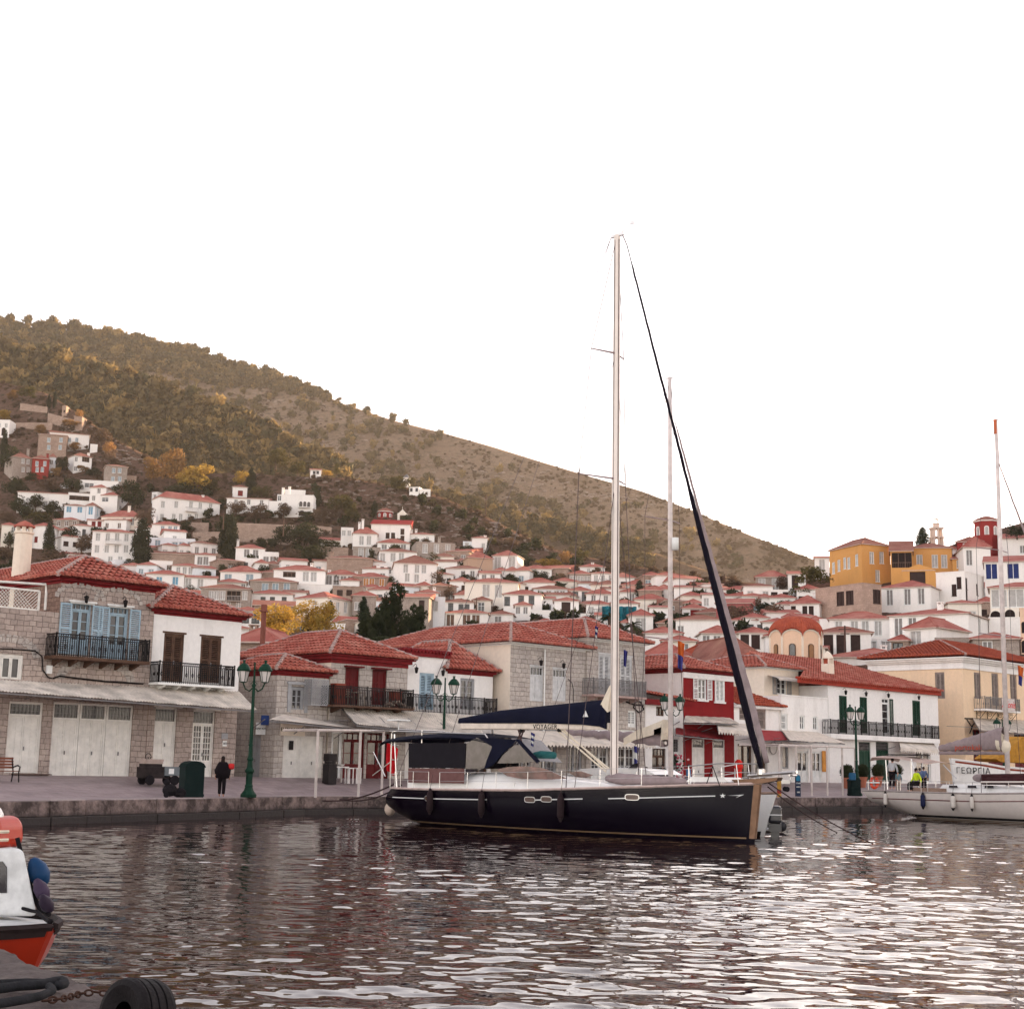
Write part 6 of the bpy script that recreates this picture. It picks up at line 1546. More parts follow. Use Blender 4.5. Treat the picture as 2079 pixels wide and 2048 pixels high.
# telegraph poles
def pole(label,u,vb,vt,D=None,lean=0,arms=1):
 D=D or depth_town(u,vb);p=at(u,vb,D);h=at(u,vt,D).z-p.z
 root=thing('telegraph_pole',label,'telegraph pole',p);mb=MB();mb.tube([(0,0,-1),(lean*h,0,h)],[.14,.10],6);mb.build('pole',plain('tarred_wood',(.09,.05,.04),.8),root)
 mb=MB();mb.bar((lean*h-.7,0,h-.4),(lean*h+.7,0,h-.4),.1);mb.bar((lean*h-.5,0,h-.9),(lean*h+.5,0,h-.9),.1);mb.build('crossarm',plain('tarred_wood',(.09,.05,.04),.8),root)
pole('brown telegraph pole with crossarms in front of the red hip-roofed house, right',1899,1322,1280,170,.06)
pole('brown telegraph pole in front of the four dark shutters',1716,1318,1270,165)
pole('leaning telegraph pole on the skyline between second mast and furled sail',1407,1220,1177,None,.05)
pole('thin telegraph pole right of the furled sail on the skyline',1472,1196,1165)
pole('tall thin pole on the bare shoulder above the lone cube house',986,1042,1004,430)
pole('pale lamp pole above the terraced rubble wall',453,1066,1040,340)
pole('pale lamp pole beside the big dark bush cluster',575,1080,1053,335)
pole('telegraph pole standing before the cream cottage with two dark windows',967,1238,1213,270)
# turquoise netting
p=at(1222,1258,250);w=at(1292,1258,250).x-p.x;h=at(1222,1229,250).z-p.z;mb=MB();rr=random.Random(2)
mb.grid([[(w*i/24,.5*math.sin(i*1.3)+rr.uniform(-.15,.15)-.3,h*(j/8-.05)) for i in range(25)] for j in range(9)])
o=mb.build('scaffold_netting',plain('turquoise_netting',(.02,.17,.22),.9,var=.5,scale=1.0),smooth=False);o.location=p;tag(o,'turquoise construction netting hung between the masts','netting')
# ================================================================== TREES
def leafmat(name,c,c2,trans=.35,s=1.0):
 m,n,b=_nm(name)
 oi=n.nodes.new('ShaderNodeObjectInfo');w=worldpos(n);t=noisen(n,.7*s,4,w,.7)
 a=mixn(n,rampn(n,t.outputs[0],.35,.65),c,c2)
 hv=n.nodes.new('ShaderNodeHueSaturation');mr=n.nodes.new('ShaderNodeMapRange');mr.inputs[3].default_value=.7;mr.inputs[4].default_value=1.3
 n.links.new(oi.outputs['Random'],mr.inputs[0]);n.links.new(mr.outputs[0],hv.inputs['Value']);n.links.new(a,hv.inputs['Color'])
 n.links.new(hv.outputs[0],b.inputs['Base Color']);b.inputs['Roughness'].default_value=.7;b.inputs['Specular IOR Level'].default_value=.03
 tr=n.nodes.new('ShaderNodeBsdfTranslucent');n.links.new(hv.outputs[0],tr.inputs[0]);mx=n.nodes.new('ShaderNodeMixShader');mx.inputs[0].default_value=trans
 n.links.new(b.outputs[0],mx.inputs[1]);n.links.new(tr.outputs[0],mx.inputs[2]);n.links.new(mx.outputs[0],n.nodes['Material Output'].inputs[0]);return m
LEAF={'pine': leafmat('pine_needles',(.050,.048,.018),(.12,.095,.032),.4),'dark': leafmat('dark_leaves',(.022,.030,.014),(.050,.052,.022)),
  'brown': leafmat('brown_shrub',(.11,.068,.05),(.17,.11,.07)),'gold': leafmat('golden_leaves',(.50,.30,.06),(.34,.24,.06),.45),
  'rust': leafmat('rust_leaves',(.36,.19,.07),(.25,.15,.06),.4),'cyp': leafmat('cypress_green',(.018,.024,.013),(.032,.036,.018),.2),
  'wood': leafmat('far_wood',(.072,.056,.030),(.13,.095,.045),.25,.4),'wood_d': leafmat('far_wood_dark',(.040,.038,.021),(.080,.066,.032),.2,.4),'wood_l': leafmat('far_wood_sunlit',(.15,.108,.048),(.28,.19,.075),.4,.4),'rock': plain('pale_rock',(.32,.25,.21),.95,var=.4),'pink': leafmat('magenta_blossom',(.45,.02,.10),(.30,.02,.08))}  # tones vary per tree; the light one also paints sunlit crown highlights
BARK=plain('bark',(.12,.08,.06),.95,var=.4)
def cloud(rs,clumps,nper,leaf,flat=.9):
 """leaf-sized triangles spread through a set of clumps; clump = (x,y,z,r)"""
 V=[]
 for (x,y,z,r) in clumps:
  n=max(6,int(nper*r*r))
  d=rs.normal(size=(n,3));d /=np.linalg.norm(d,axis=1)[:,None]
  rad_=r*(0.72+0.32*rs.rand(n))[:,None];c=d*rad_*np.array([1,1,flat])+np.array([x,y,z])
  t1=np.cross(d,rs.normal(size=(n,3)));t1 /=np.linalg.norm(t1,axis=1)[:,None]+1e-9;t2=np.cross(d,t1)+0.5*rs.normal(size=(n,3))
  s=leaf*(.6+.8*rs.rand(n))[:,None]
  V.append(np.stack([c-t1*s,c+t1*s*.9-t2*s*.3,c+t2*s*1.3],1).reshape(-1,3))
 return np.concatenate(V)
def tri_mesh(name,V,mat_):
 me=bpy.data.meshes.new(name);n=len(V)//3
 me.vertices.add(len(V));me.vertices.foreach_set('co',V.astype(np.float32).ravel());me.loops.add(len(V));me.loops.foreach_set('vertex_index',np.arange(len(V),dtype=np.int32))
 me.polygons.add(n);me.polygons.foreach_set('loop_start',np.arange(0,len(V),3,dtype=np.int32));me.update(calc_edges=True);me.materials.append(mat_);return me
CROWN={}
def crown_clumps(kind,rs):
 C=[]
 if kind in ('bush','gold','rust','brown','dark'):
  n=22 if kind !='gold' else 30
  for i in range(n):
   a=rs.rand()*6.28;q=rs.rand()**.5*.36;z=.22+.58*rs.rand();w_=math.sqrt(max(.05,1-((z-.45)/.5)**2))
   C.append((q*w_*math.cos(a)*1.1,q*w_*math.sin(a)*1.1,z,.10+.09*rs.rand()))
  C.append((0,0,.45,.26));C.append((.1,0,.3,.22))
 elif kind=='pine':
  for i in range(20):
   a=rs.rand()*6.28;q=rs.rand()**.6*.44;z=.55+.32*rs.rand()-.35*q*q
   C.append((q*math.cos(a),q*math.sin(a),z,.09+.08*rs.rand()))
  C.append((0,0,.6,.2))
 elif kind=='cyp':
  for i in range(26):
   z=.06+.9*i/26;w_=.5*math.sin(math.pi*min(1,(z*.92+.10))**.75)**.8;a=rs.rand()*6.28
   C.append((.22*w_*math.cos(a),.22*w_*math.sin(a),z,.06+.30*w_))
 return C
def crown_mesh(kind,var,leaf,nper,matk):
 k=(kind,var,leaf,nper,matk)
 if k not in CROWN:
  rs=np.random.RandomState(abs(hash(kind)) % 1000+var*17) if False else np.random.RandomState(sum(map(ord,kind))+var*17)
  C=crown_clumps(kind,rs);fl_=.85
  V=cloud(rs,C,nper,leaf,fl_)
  CROWN[k]=tri_mesh('crown',V,LEAF[matk])
 return CROWN[k]
def trunk_mesh(kind,matk='BARK'):
 k=('trunk',kind)
 if k not in CROWN:
  mb=MB();rs=random.Random(5)
  top=.55 if kind !='cyp' else .12
  mb.tube([(0,0,-.12),(.01,0,.1),(.02,.01,top*.6),(.0,0,top)],[.035,.028,.022,.012],6)
  if kind !='cyp':
   for i in range(6):
    a=i*1.05;z=.2+.05*i;mb.tube([(0.01,0,z),(.13*math.cos(a),.13*math.sin(a),z+.12),(.26*math.cos(a),.26*math.sin(a),z+.2)],[.015,.010,.005],4)
  CROWN[k]=mb.mesh('trunk',BARK)
 return CROWN[k]
KINDS={'pine': ('pine','pine'),'dark': ('bush','dark'),'brown': ('bush','brown'),'gold': ('gold','gold'),'rust': ('rust','rust'),'cyp': ('cyp','cyp'),'olive': ('bush','pine'),'goldpine': ('pine','pine'),'pink': ('bush','pink')}
tv=0
def tree(kind,u,vb,w,h,label,D=None,name=None,cat=None,group=None,leaf=None,n=None,trunk=True,sink=0.0):
 global tv;tv +=1
 D=D or depth_town(u,vb)-2;p=at(u,vb,D);sc=D/FPX;W,H_=w*sc,h*sc
 shape,mk=KINDS[kind];nm=name or {'cyp': 'cypress','pine': 'pine_tree','dark': 'evergreen_tree','brown': 'bare_shrub','gold': 'autumn_tree','rust': 'autumn_tree','olive': 'olive_tree','pink': 'bougainvillea'}[kind]
 root=thing(nm,label,cat or {'cyp': 'cypress','brown': 'shrub','pink': 'bougainvillea'}.get(kind,'tree'),p,rnd.uniform(0,6.28),group)
 leaf=leaf or (.030 if shape !='cyp' else .022);nper=n or 2600
 if shape=='cyp': nper=n or 5200
 me=crown_mesh(shape,tv % 4,leaf,nper,mk)
 cx=W/.98 if shape !='cyp' else W/.42
 o=bpy.data.objects.new('crown',me);scene.collection.objects.link(o);o.parent=root;o.scale=(cx,cx,H_*1.02)
 if trunk: t=bpy.data.objects.new('trunk',trunk_mesh(shape));scene.collection.objects.link(t);t.parent=root;t.scale=(cx*.9,cx*.9,H_)
 return root
T=tree
# cypresses
for (u,vb,w,h,lb) in ((98,1118,18,60,'dark cypress in front of the shaded blue-walled white house, left'),(208,1146,13,78,'slim pointed cypress in front of the three-storey white mansion'),
 (286,1150,34,100,'broad tall cypress to the right of the three-storey white mansion'),(450,1142,17,78,'left and lower cypress of the twin pair in mid slope'),(467,1142,24,102,'right and taller cypress of the twin pair in mid slope'),
 (509,1002,17,56,'tall lone cypress beside the cottage with the red door'),(643,1028,15,34,'short cypress right of the arcaded mansion'),(760,1048,11,34,'small cypress just left of the red octagonal dome'),
 (6,945,14,75,'cypress cut by the left frame edge, upper slope'),(99,828,8,30,'left one of two thin cypresses on the top terraces'),(110,826,7,34,'right one of two thin cypresses on the top terraces'),
 (1298,1218,17,42,'dark conifer between the main mast and the second mast'),(670,1258,14,40,'small cypress peeking above the golden tree'),(737,1262,18,52,'ragged dark cypress at the left side of the big dark tree'),
 (990,1122,5,26,'tiny cypress right of the lone cube house')):
 T('cyp',u,vb,w,h,lb,D=(150 if u==737 else 200 if u==670 else None))
T('cyp',1874,1114,22,46,'tapering conifer on the skyline left of the bell tower',D=280,name='conifer')
# big near trees
T('gold',565,1296,105,78,'golden-yellow tree behind the waterfront roofs, left half of the pair',D=172,leaf=.018,n=6500)
T('gold',640,1298,110,84,'golden-green tree behind the waterfront roofs, right half of the pair',D=168,leaf=.018,n=6500)
T('dark',795,1330,92,152,'tall pointed dark evergreen behind the waterfront roofs',D=140,leaf=.026,n=8500)
T('dark',838,1320,74,105,'dark evergreen to the right of the tall pointed one',D=146,leaf=.028,n=7500)
T('dark',750,1325,70,95,'low dark evergreen mass to the left of the tall pointed one',D=136,leaf=.028,n=7500)
T('dark',790,1345,150,60,'low dark foliage directly above the roof valley, below the tall evergreen',D=128,leaf=.024,n=8000)
# upper left
for (k,u,vb,w,h,lb) in (('pine',52,822,44,42,'rounded golden-topped pine on the top left terraces'),('rust',82,882,34,24,'orange autumn tree on the terrace above the brown stone house'),
 ('rust',25,812,30,26,'rust coloured bush beside the top left pine'),('gold',8,852,34,22,'golden bush cut by the left frame edge'),('rust',145,868,40,20,'orange bush above the long white house'),
 ('rust',160,850,24,22,'golden bush in front of the pink-lit cottage'),('rust',150,915,36,22,'orange bush right of the brown stone house'),('brown',205,905,50,38,'pinkish bare thicket right of the long white house'),
 ('brown',225,940,40,30,'brown thicket above the pale stone house'),('rust',220,925,34,34,'orange tree on the slope right of the long white house'),('dark',125,960,32,40,'dark tree between the red facade and the white two-storey house'),
 ('dark',64,980,32,26,'dark round bush at the foot of the red facade'),('rust',113,970,26,28,'orange bush right of the red facade'),('brown',100,1000,60,34,'brown shrub mass below the red facade'),
 ('dark',140,998,34,34,'dark tree left of the flat-roofed white bungalow'),('dark',160,1000,24,30,'dark bush at the left wall of the flat white bungalow'),('rust',168,962,26,22,'orange bush at the foot of the white two-storey house'),('dark',190,968,36,24,'dark shrub right of the orange bush, below the white two-storey house'),
 ('dark',235,1000,26,20,'dark bush behind the three-tier white house'),('dark',275,1040,68,72,'large dark tree left of the big plain mansion'),('brown',295,1072,46,46,'reddish bare tree below the large dark tree'),
 ('dark',30,1010,60,50,'dark shrubbery left of the long barn-like house'),('dark',20,960,46,66,'dark thicket below the left-edge cypress'),('dark',72,1036,42,36,'dark tree in front of the long barn-like house'),
 ('dark',40,1042,60,38,'dark green trees left below the long barn-like house'),('olive',78,1066,66,36,'olive-green tree below the long barn-like house'),('dark',108,1046,34,36,'dark tree left of the turquoise shuttered house'),
 ('brown',20,1066,50,30,'brown shrubs above the left-edge cottage'),('dark',18,1108,26,34,'dark tree in front of the left-edge cottage'),('brown',14,1138,60,34,'grey-brown shrubs left of the tall chimney'),
 ('dark',140,1110,54,48,'dark tree left of the three-storey mansion'),('brown',165,1125,54,46,'reddish thicket left of the three-storey mansion'),('brown',105,1150,90,40,'brown garden shrubs behind the stone house roof'),
 ('brown',160,1146,60,30,'mixed garden shrubs at the foot of the three-storey mansion'),('dark',268,1158,46,28,'dark hedge at the foot of the broad cypress'),('dark',376,1082,32,28,'dark little tree at the foot of the big plain mansion'),
 ('dark',352,1086,22,18,'potted bush on the low white house terrace'),('dark',388,1212,36,32,'dark orange-fruited tree right of the sky blue shutters'),
 ('rust',345,985,74,86,'tall rusty-gold eucalyptus on the ridge'),('gold',395,1000,90,66,'bright golden tree mass above the big plain mansion'),('olive',430,1000,50,34,'yellow-green pine right of the bright golden tree'),
 ('dark',370,1008,80,34,'dark undergrowth below the bright golden tree'),('rust',310,980,50,60,'brown-gold tree left of the tall eucalyptus'),('gold',490,985,34,34,'golden small tree left of the lone cypress'),
 ('olive',530,1014,54,32,'round yellow-green tree right of the lone cypress'),('brown',455,1020,44,30,'grey twiggy shrub right of the big plain mansion'),('brown',480,1048,60,36,'dark brown bushes below the long low white house'),
 ('brown',520,1060,60,40,'brown bush mass below the long low white house, right part'),('brown',574,1050,46,34,'bare reddish tree left of the cellar arch'),('dark',455,1090,46,50,'dark tree behind the twin cypresses'),
 ('brown',655,1060,60,34,'brown bushes right of the cellar arch'),('dark',615,1062,30,18,'dark bush below the cellar arch'),('pine',686,1060,66,60,'pine with golden crown right of the arcaded mansion'),
 ('olive',712,1062,42,50,'taller pine behind the golden-crowned one'),('dark',615,1115,100,62,'big dark bush mass in mid slope, upper part'),('dark',570,1110,60,50,'dark bush at the left of the big bush mass'),('dark',632,1152,90,52,'big dark bush mass in mid slope, lower part'),
 ('brown',590,1148,70,40,'brown bush between the flat wing and the big bush mass'),('dark',668,1130,60,40,'dark bush left of the stone basement arches'),('dark',755,1148,22,40,'dark tree right of the stone basement arches'),
 ('dark',450,1166,30,24,'dark hedge below the twin cypresses'),('brown',480,1158,50,22,'shrubs right below the twin cypresses'),('dark',535,1172,30,30,'dark tree left of the corner loggia house'),
 ('dark',617,1206,30,12,'low dark hedge on the white terrace block'),('olive',885,1150,44,30,'variegated tree in front of the grey ashlar mansion'),('brown',880,1195,52,52,'big bare reddish tree before the square white house'),
 ('rust',893,1160,26,22,'orange leafy top above the bare reddish tree'),('dark',795,1200,20,34,'dark ivy clump left of the square white house'),('brown',912,1215,36,30,'brown creeper on the white retaining wall'),('dark',946,1178,34,18,'leafy vine in front of the white house in mid slope'),
 ('dark',950,1124,44,20,'dark hedge below the lone cube house'),('dark',962,1112,9,10,'round bush beside the lone cube house'),('olive',1000,1108,18,22,'yellow-green bush right of the lone cube house'),('dark',1101,1180,38,24,'round dark tree in the middle of the town'),
 ('brown',1135,1188,40,28,'brown shrubs left of the grey arched-window house'),('gold',1115,1155,60,22,'golden shrubs on the ridge above the town'),('pine',1178,1148,36,34,'golden-topped umbrella pine on the ridge'),('rust',1148,1148,34,34,'rust brown tree left of the umbrella pine'),
 ('dark',1045,1185,30,16,'dark bush below the three very large windows'),('dark',1178,1250,26,30,'spiky green tree right of the dark brown shutters'),('dark',1215,1200,26,16,'dark garden bush below the small balcony'),('dark',1240,1204,22,18,'dark garden bush left of the main mast'),
 ('brown',1317,1182,30,26,'golden-brown bush behind the small red church'),('brown',1040,1110,50,20,'low thicket on the scrub slope above the three large windows'),('olive',940,990,1,1,'')):
 if lb: T(k,u,vb,w,h,lb)
# pines on the shoulders
for (k,u,vb,w,h,lb) in (('pine',808,1022,62,62,'large dark pine just left of the windmill'),('olive',605,965,44,36,'dark round tree left of the tiny farmhouse'),('gold',665,966,24,14,'small golden bush right of the tiny farmhouse'),('olive',683,966,18,28,'golden upright tree right of the tiny farmhouse'),
 ('olive',880,1040,60,30,'scattered golden-green pine below the windmill houses'),('olive',935,1048,36,26,'yellow-green bush on the bare shoulder'),('olive',968,1042,24,20,'small round tree near the thin pole on the shoulder'),('olive',560,950,60,44,'green-gold pine on the spur above the tiny farmhouse')):
 T(k,u,vb,w,h,lb,D=depth_town(u,vb)+8)
# right side
for (k,u,vb,w,h,lb) in (('pine',1648,1212,84,66,'big dark pine below the ochre mansion, left side'),('pine',1625,1225,50,40,'lower dark pine beside the big one'),('brown',1500,1278,90,58,'wide reddish-brown bush mass right of the furled sail'),('brown',1560,1268,70,46,'olive-brown bushes behind the tiled dome'),
 ('dark',1590,1245,60,30,'dark green shrubs on the slope above the tiled dome'),('brown',1540,1240,60,36,'bushes below the low house with two little windows'),('dark',1552,1292,36,22,'dark rounded tree left of the tiled dome'),('brown',1590,1200,34,34,'bare tree by the dark brown shutters'),
 ('dark',1795,1340,26,16,'spiky plant on the roof terrace right of the dark shutters'),('dark',1400,1300,22,34,'dark conifer bush below the laundry terrace'),('pink',1416,1283,26,12,'magenta bougainvillea hanging over the laundry terrace'),('dark',1412,1276,40,16,'vine canopy above the laundry terrace'),
 ('dark',2065,1092,60,30,'dark tree at the right edge of the skyline'),('brown',1715,1256,60,12,'low shrubs along the foot of the fortress wall')):
 T(k,u,vb,w,h,lb,D=(None if u < 1700 else {2065: 262,1795: 176,1715: 228}[u]))
# palms
def palm(label,u,vb,vt,D,w):
 p=at(u,vb,D);h=at(u,vt,D).z-p.z;root=thing('palm_tree',label,'palm tree',p);r=w/2*D/FPX
 mb=MB();mb.tube([(0,0,-2),(.05,0,h*.5),(0,0,h*.8)],[.28,.22,.2],7);mb.build('trunk',BARK,root);mb=MB();rr=random.Random(4)
 for i in range(34):
  a=rr.random()*6.28;e=rr.uniform(-.3,1.2);pts=[]
  for t in np.linspace(0,1,6): pts.append(Vector((math.cos(a)*r*t*math.cos(e*.6),math.sin(a)*r*t*math.cos(e*.6),h*.8+r*(math.sin(e)*t-.55*t*t))))
  for q in range(5):
   d=pts[q+1]-pts[q];sd=Vector((-math.sin(a),math.cos(a),0))*r*.13
   for s_ in (-1,1):
    for m_ in (.1,.4,.7): o_=pts[q]+d*m_;mb.tri(o_,o_+d*.4,o_+d*.5+sd*s_-Vector((0,0,r*.07)))
 mb.build('crown',LEAF['dark'],root)
palm('green palm poking up behind the roof left of the main mast',1238,1290,1243,118,50)
palm('smaller palm just right of the main mast above the roof',1284,1296,1262,116,44)
# ---- far woods
def sheet_pt(u,v,ridge,bottom_v,dfun,rough,seed):
 vr=float(np.interp(u,ridge[0],ridge[1]));t=(v-bottom_v)/(vr-bottom_v);p=at(u,v,dfun(u,v))
 p.z +=hnoise(p,rough,seed,t);return p
FT=[]
for v_ in range(5):
 rs=np.random.RandomState(40+v_);C=[(.30*math.cos(a)*rs.rand(),.30*math.sin(a)*rs.rand(),.45+.4*rs.rand(),.16+.1*rs.rand()) for a in rs.rand(9)*6.28]+[(0,0,.5,.3),(0,0,.25,.2)]
 FT.append(cloud(rs,C,330,.115,.85))
def wood(name,label,pts,matk,kind='stuff'):
 out=[];mi=[];rr=np.random.RandomState(9)
 for (p,s,sh) in pts:
  V=FT[rr.randint(5)];a=rr.rand()*6.28;c,s_=math.cos(a),math.sin(a)
  M=np.array([[c,-s_,0],[s_,c,0],[0,0,1]]);out.append((V@M.T)*np.array([s,s,s*sh])+np.array(p)-np.array([0,0,s*.12]));mi.append(np.full(len(V)//3,rr.choice([0,0,1,2])))
 me=tri_mesh(name,np.concatenate(out),LEAF[matk])
 if matk=='wood': me.materials.append(LEAF['wood_d']);me.materials.append(LEAF['wood_l']);me.polygons.foreach_set('material_index',np.concatenate(mi).astype(np.int32));me.update()
 o=bpy.data.objects.new(name,me);scene.collection.objects.link(o);tag(o,label,'woodland' if 'wood' in name else 'scrub',kind='stuff')
ROCKT=[]
for v_ in range(5):
 rr_=random.Random(70+v_);mb=MB()
 for q in range(5): mb.ball((rr_.uniform(-.6,.6),rr_.uniform(-.5,.5),rr_.uniform(-.1,.25)),rr_.uniform(.25,.6),rr_.uniform(.25,.5),rr_.uniform(.15,.4),6,4)
 T3=[[mb.v[i] for i in (f[0],f[k],f[k+1])] for f in mb.f for k in range(1,len(f)-1)];ROCKT.append(np.array(T3).reshape(-1,3)+np.random.RandomState(v_).normal(size=(1,3))*.05)
rw=random.Random(17);pts=[]
while len(pts) < 2300:
 u=rw.uniform(-80,700);vr=float(np.interp(u,*RIDGE_SPUR));v=vr+rw.random()**1.0*(min(230,1010-vr))
 dens=1.0 if u < 560 else .45
 if v > np.interp(u,[0,200,420,640],[790,880,950,965])+25: dens *=.55
 if noise.noise(Vector((u*.02,v*.03,1))) > .32: dens *=.35
 if rw.random() > dens: continue
 pts.append((sheet_pt(u,v,RIDGE_SPUR,1300,d_spur,5.0,7.7),rw.choice((4.2,5.5,7,8,9.5))*rw.uniform(.85,1.15),rw.uniform(.8,1.2)))
wood('pine_wood','dense pine wood covering the left spur above the town',pts,'wood')
pts=[]
while len(pts) < 1300:
 u=rw.uniform(-80,700);vr=float(np.interp(u,*SKYL));band=np.interp(u,[0,250,450,560,700],[75,55,40,22,4]);v=vr+rw.random()*band+2
 if u > 380 and rw.random() < (u-380)/330: continue
 pts.append((sheet_pt(u,v,SKYL,1300,d_mtn,9.0,5.5),rw.uniform(4.5,11.5)*(1 if u < 400 else 1-(u-400)/900),rw.uniform(.7,1.15)))
for k in range(420):
 u=rw.uniform(150,900);vr=float(np.interp(u,*SKYL));v=vr+rw.random()**1.5*130+np.interp(u,[0,250,450,640],[60,40,25,4])
 pts.append((sheet_pt(u,v,SKYL,1300,d_mtn,9.0,5.5),rw.uniform(2.5,7.5),rw.uniform(.7,1.1)))
for k in range(1100):
 u=rw.uniform(380,1500);vr=float(np.interp(u,*SKYL));v=vr+40+rw.random()*200
 if v > np.interp(u,[400,700,900,1200,1500],[960,990,1040,1120,1160]) or noise.noise(Vector((u*.012,v*.02,5))) < -.1: continue
 lower=v-vr > 90
 if lower or rw.random() < .15: pts.append((sheet_pt(u,v,SKYL,1300,d_mtn,9.0,5.5),rw.uniform(4,8.0),rw.uniform(.7,1.0)))
wood('ridge_wood','pine wood along the mountain crest and scattered down its flank',pts,'wood')
pts=[]
for k in range(520):
 u=rw.uniform(560,1320);vr=float(np.interp(u,*RIDGE_SPUR2));v=vr+abs(rw.gauss(0,26))
 pts.append((sheet_pt(u,v,RIDGE_SPUR2,1320,d_spur2,4.0,2.2),rw.uniform(3,6.5),rw.uniform(.8,1.1)))
wood('shoulder_wood','scattered pines along the lower shoulder of the mountain',pts,'wood')
pts=[]
for k in range(6500):
 u=rw.uniform(150,1640);vr=float(np.interp(u,*SKYL));v=vr+2+rw.random()*(1180-vr)
 if v > 1175 or noise.noise(Vector((u*.018,v*.03,2)))+.35*noise.noise(Vector((u*.07,v*.1,6))) < rw.uniform(-.25,.35): continue
 pts.append((sheet_pt(u,v,SKYL,1300,d_mtn,9.0,5.5),rw.uniform(1.2,3.4),.6))
for k in range(1500):
 u=rw.uniform(0,1500);vr=float(np.interp(u,*RIDGE_TOWN));v=vr+2+rw.random()**1.3*190
 pts.append((sheet_pt(u,v,RIDGE_TOWN,1565,depth_town,1.5,3.1),rw.uniform(.8,2.6),.7))
wood('dry_scrub','low dry scrub dotting the mountain and the town slope',pts,'brown')
pts=[]
for k in range(330):
 u=rw.uniform(0,1560);v=rw.uniform(1000,1300)
 if v < np.interp(u,*RIDGE_TOWN)+15: continue
 pts.append((sheet_pt(u,v,RIDGE_TOWN,1565,depth_town,1.5,3.1),rw.uniform(2.0,4.5),.8))
wood('garden_scrub','dark garden shrubs filling the gaps between the hillside houses',pts,'dark')

pts=[]
for (cu,cv,su,sv,nn) in ((683,903,26,8,90),(560,812,60,16,90),(400,760,60,12,60),(860,950,80,22,90),(1000,985,90,18,110),(1150,1010,70,20,90),(1250,1010,70,14,70),(740,860,60,20,70),(1350,1060,80,26,60),(620,850,50,14,50)):
 for k in range(nn):
  u=rw.gauss(cu,su);v=rw.gauss(cv,sv)
  if v < float(np.interp(u,*SKYL))+3: continue
  pts.append((sheet_pt(u,v,SKYL,1300,d_mtn,9.0,5.5),rw.uniform(.8,3.0),.7))
for (cu,cv,su,sv,nn) in ((1000,1075,50,14,160),(900,1030,60,16,90),(700,1000,60,12,60),(1080,1100,40,10,70),(200,870,60,16,90),(260,930,40,14,70)):
 for k in range(nn):
  u=rw.gauss(cu,su);v=rw.gauss(cv,sv)
  if v < float(np.interp(u,*RIDGE_TOWN))+3: continue
  pts.append((sheet_pt(u,v,RIDGE_TOWN,1565,depth_town,1.5,3.1),rw.uniform(.5,1.6),.7))
FT=ROCKT
wood('pale_rocks','pale limestone rocks breaking through the scrub on the slopes',pts,'rock')
bpy.data.objects['pale_rocks']['category']='rocks'
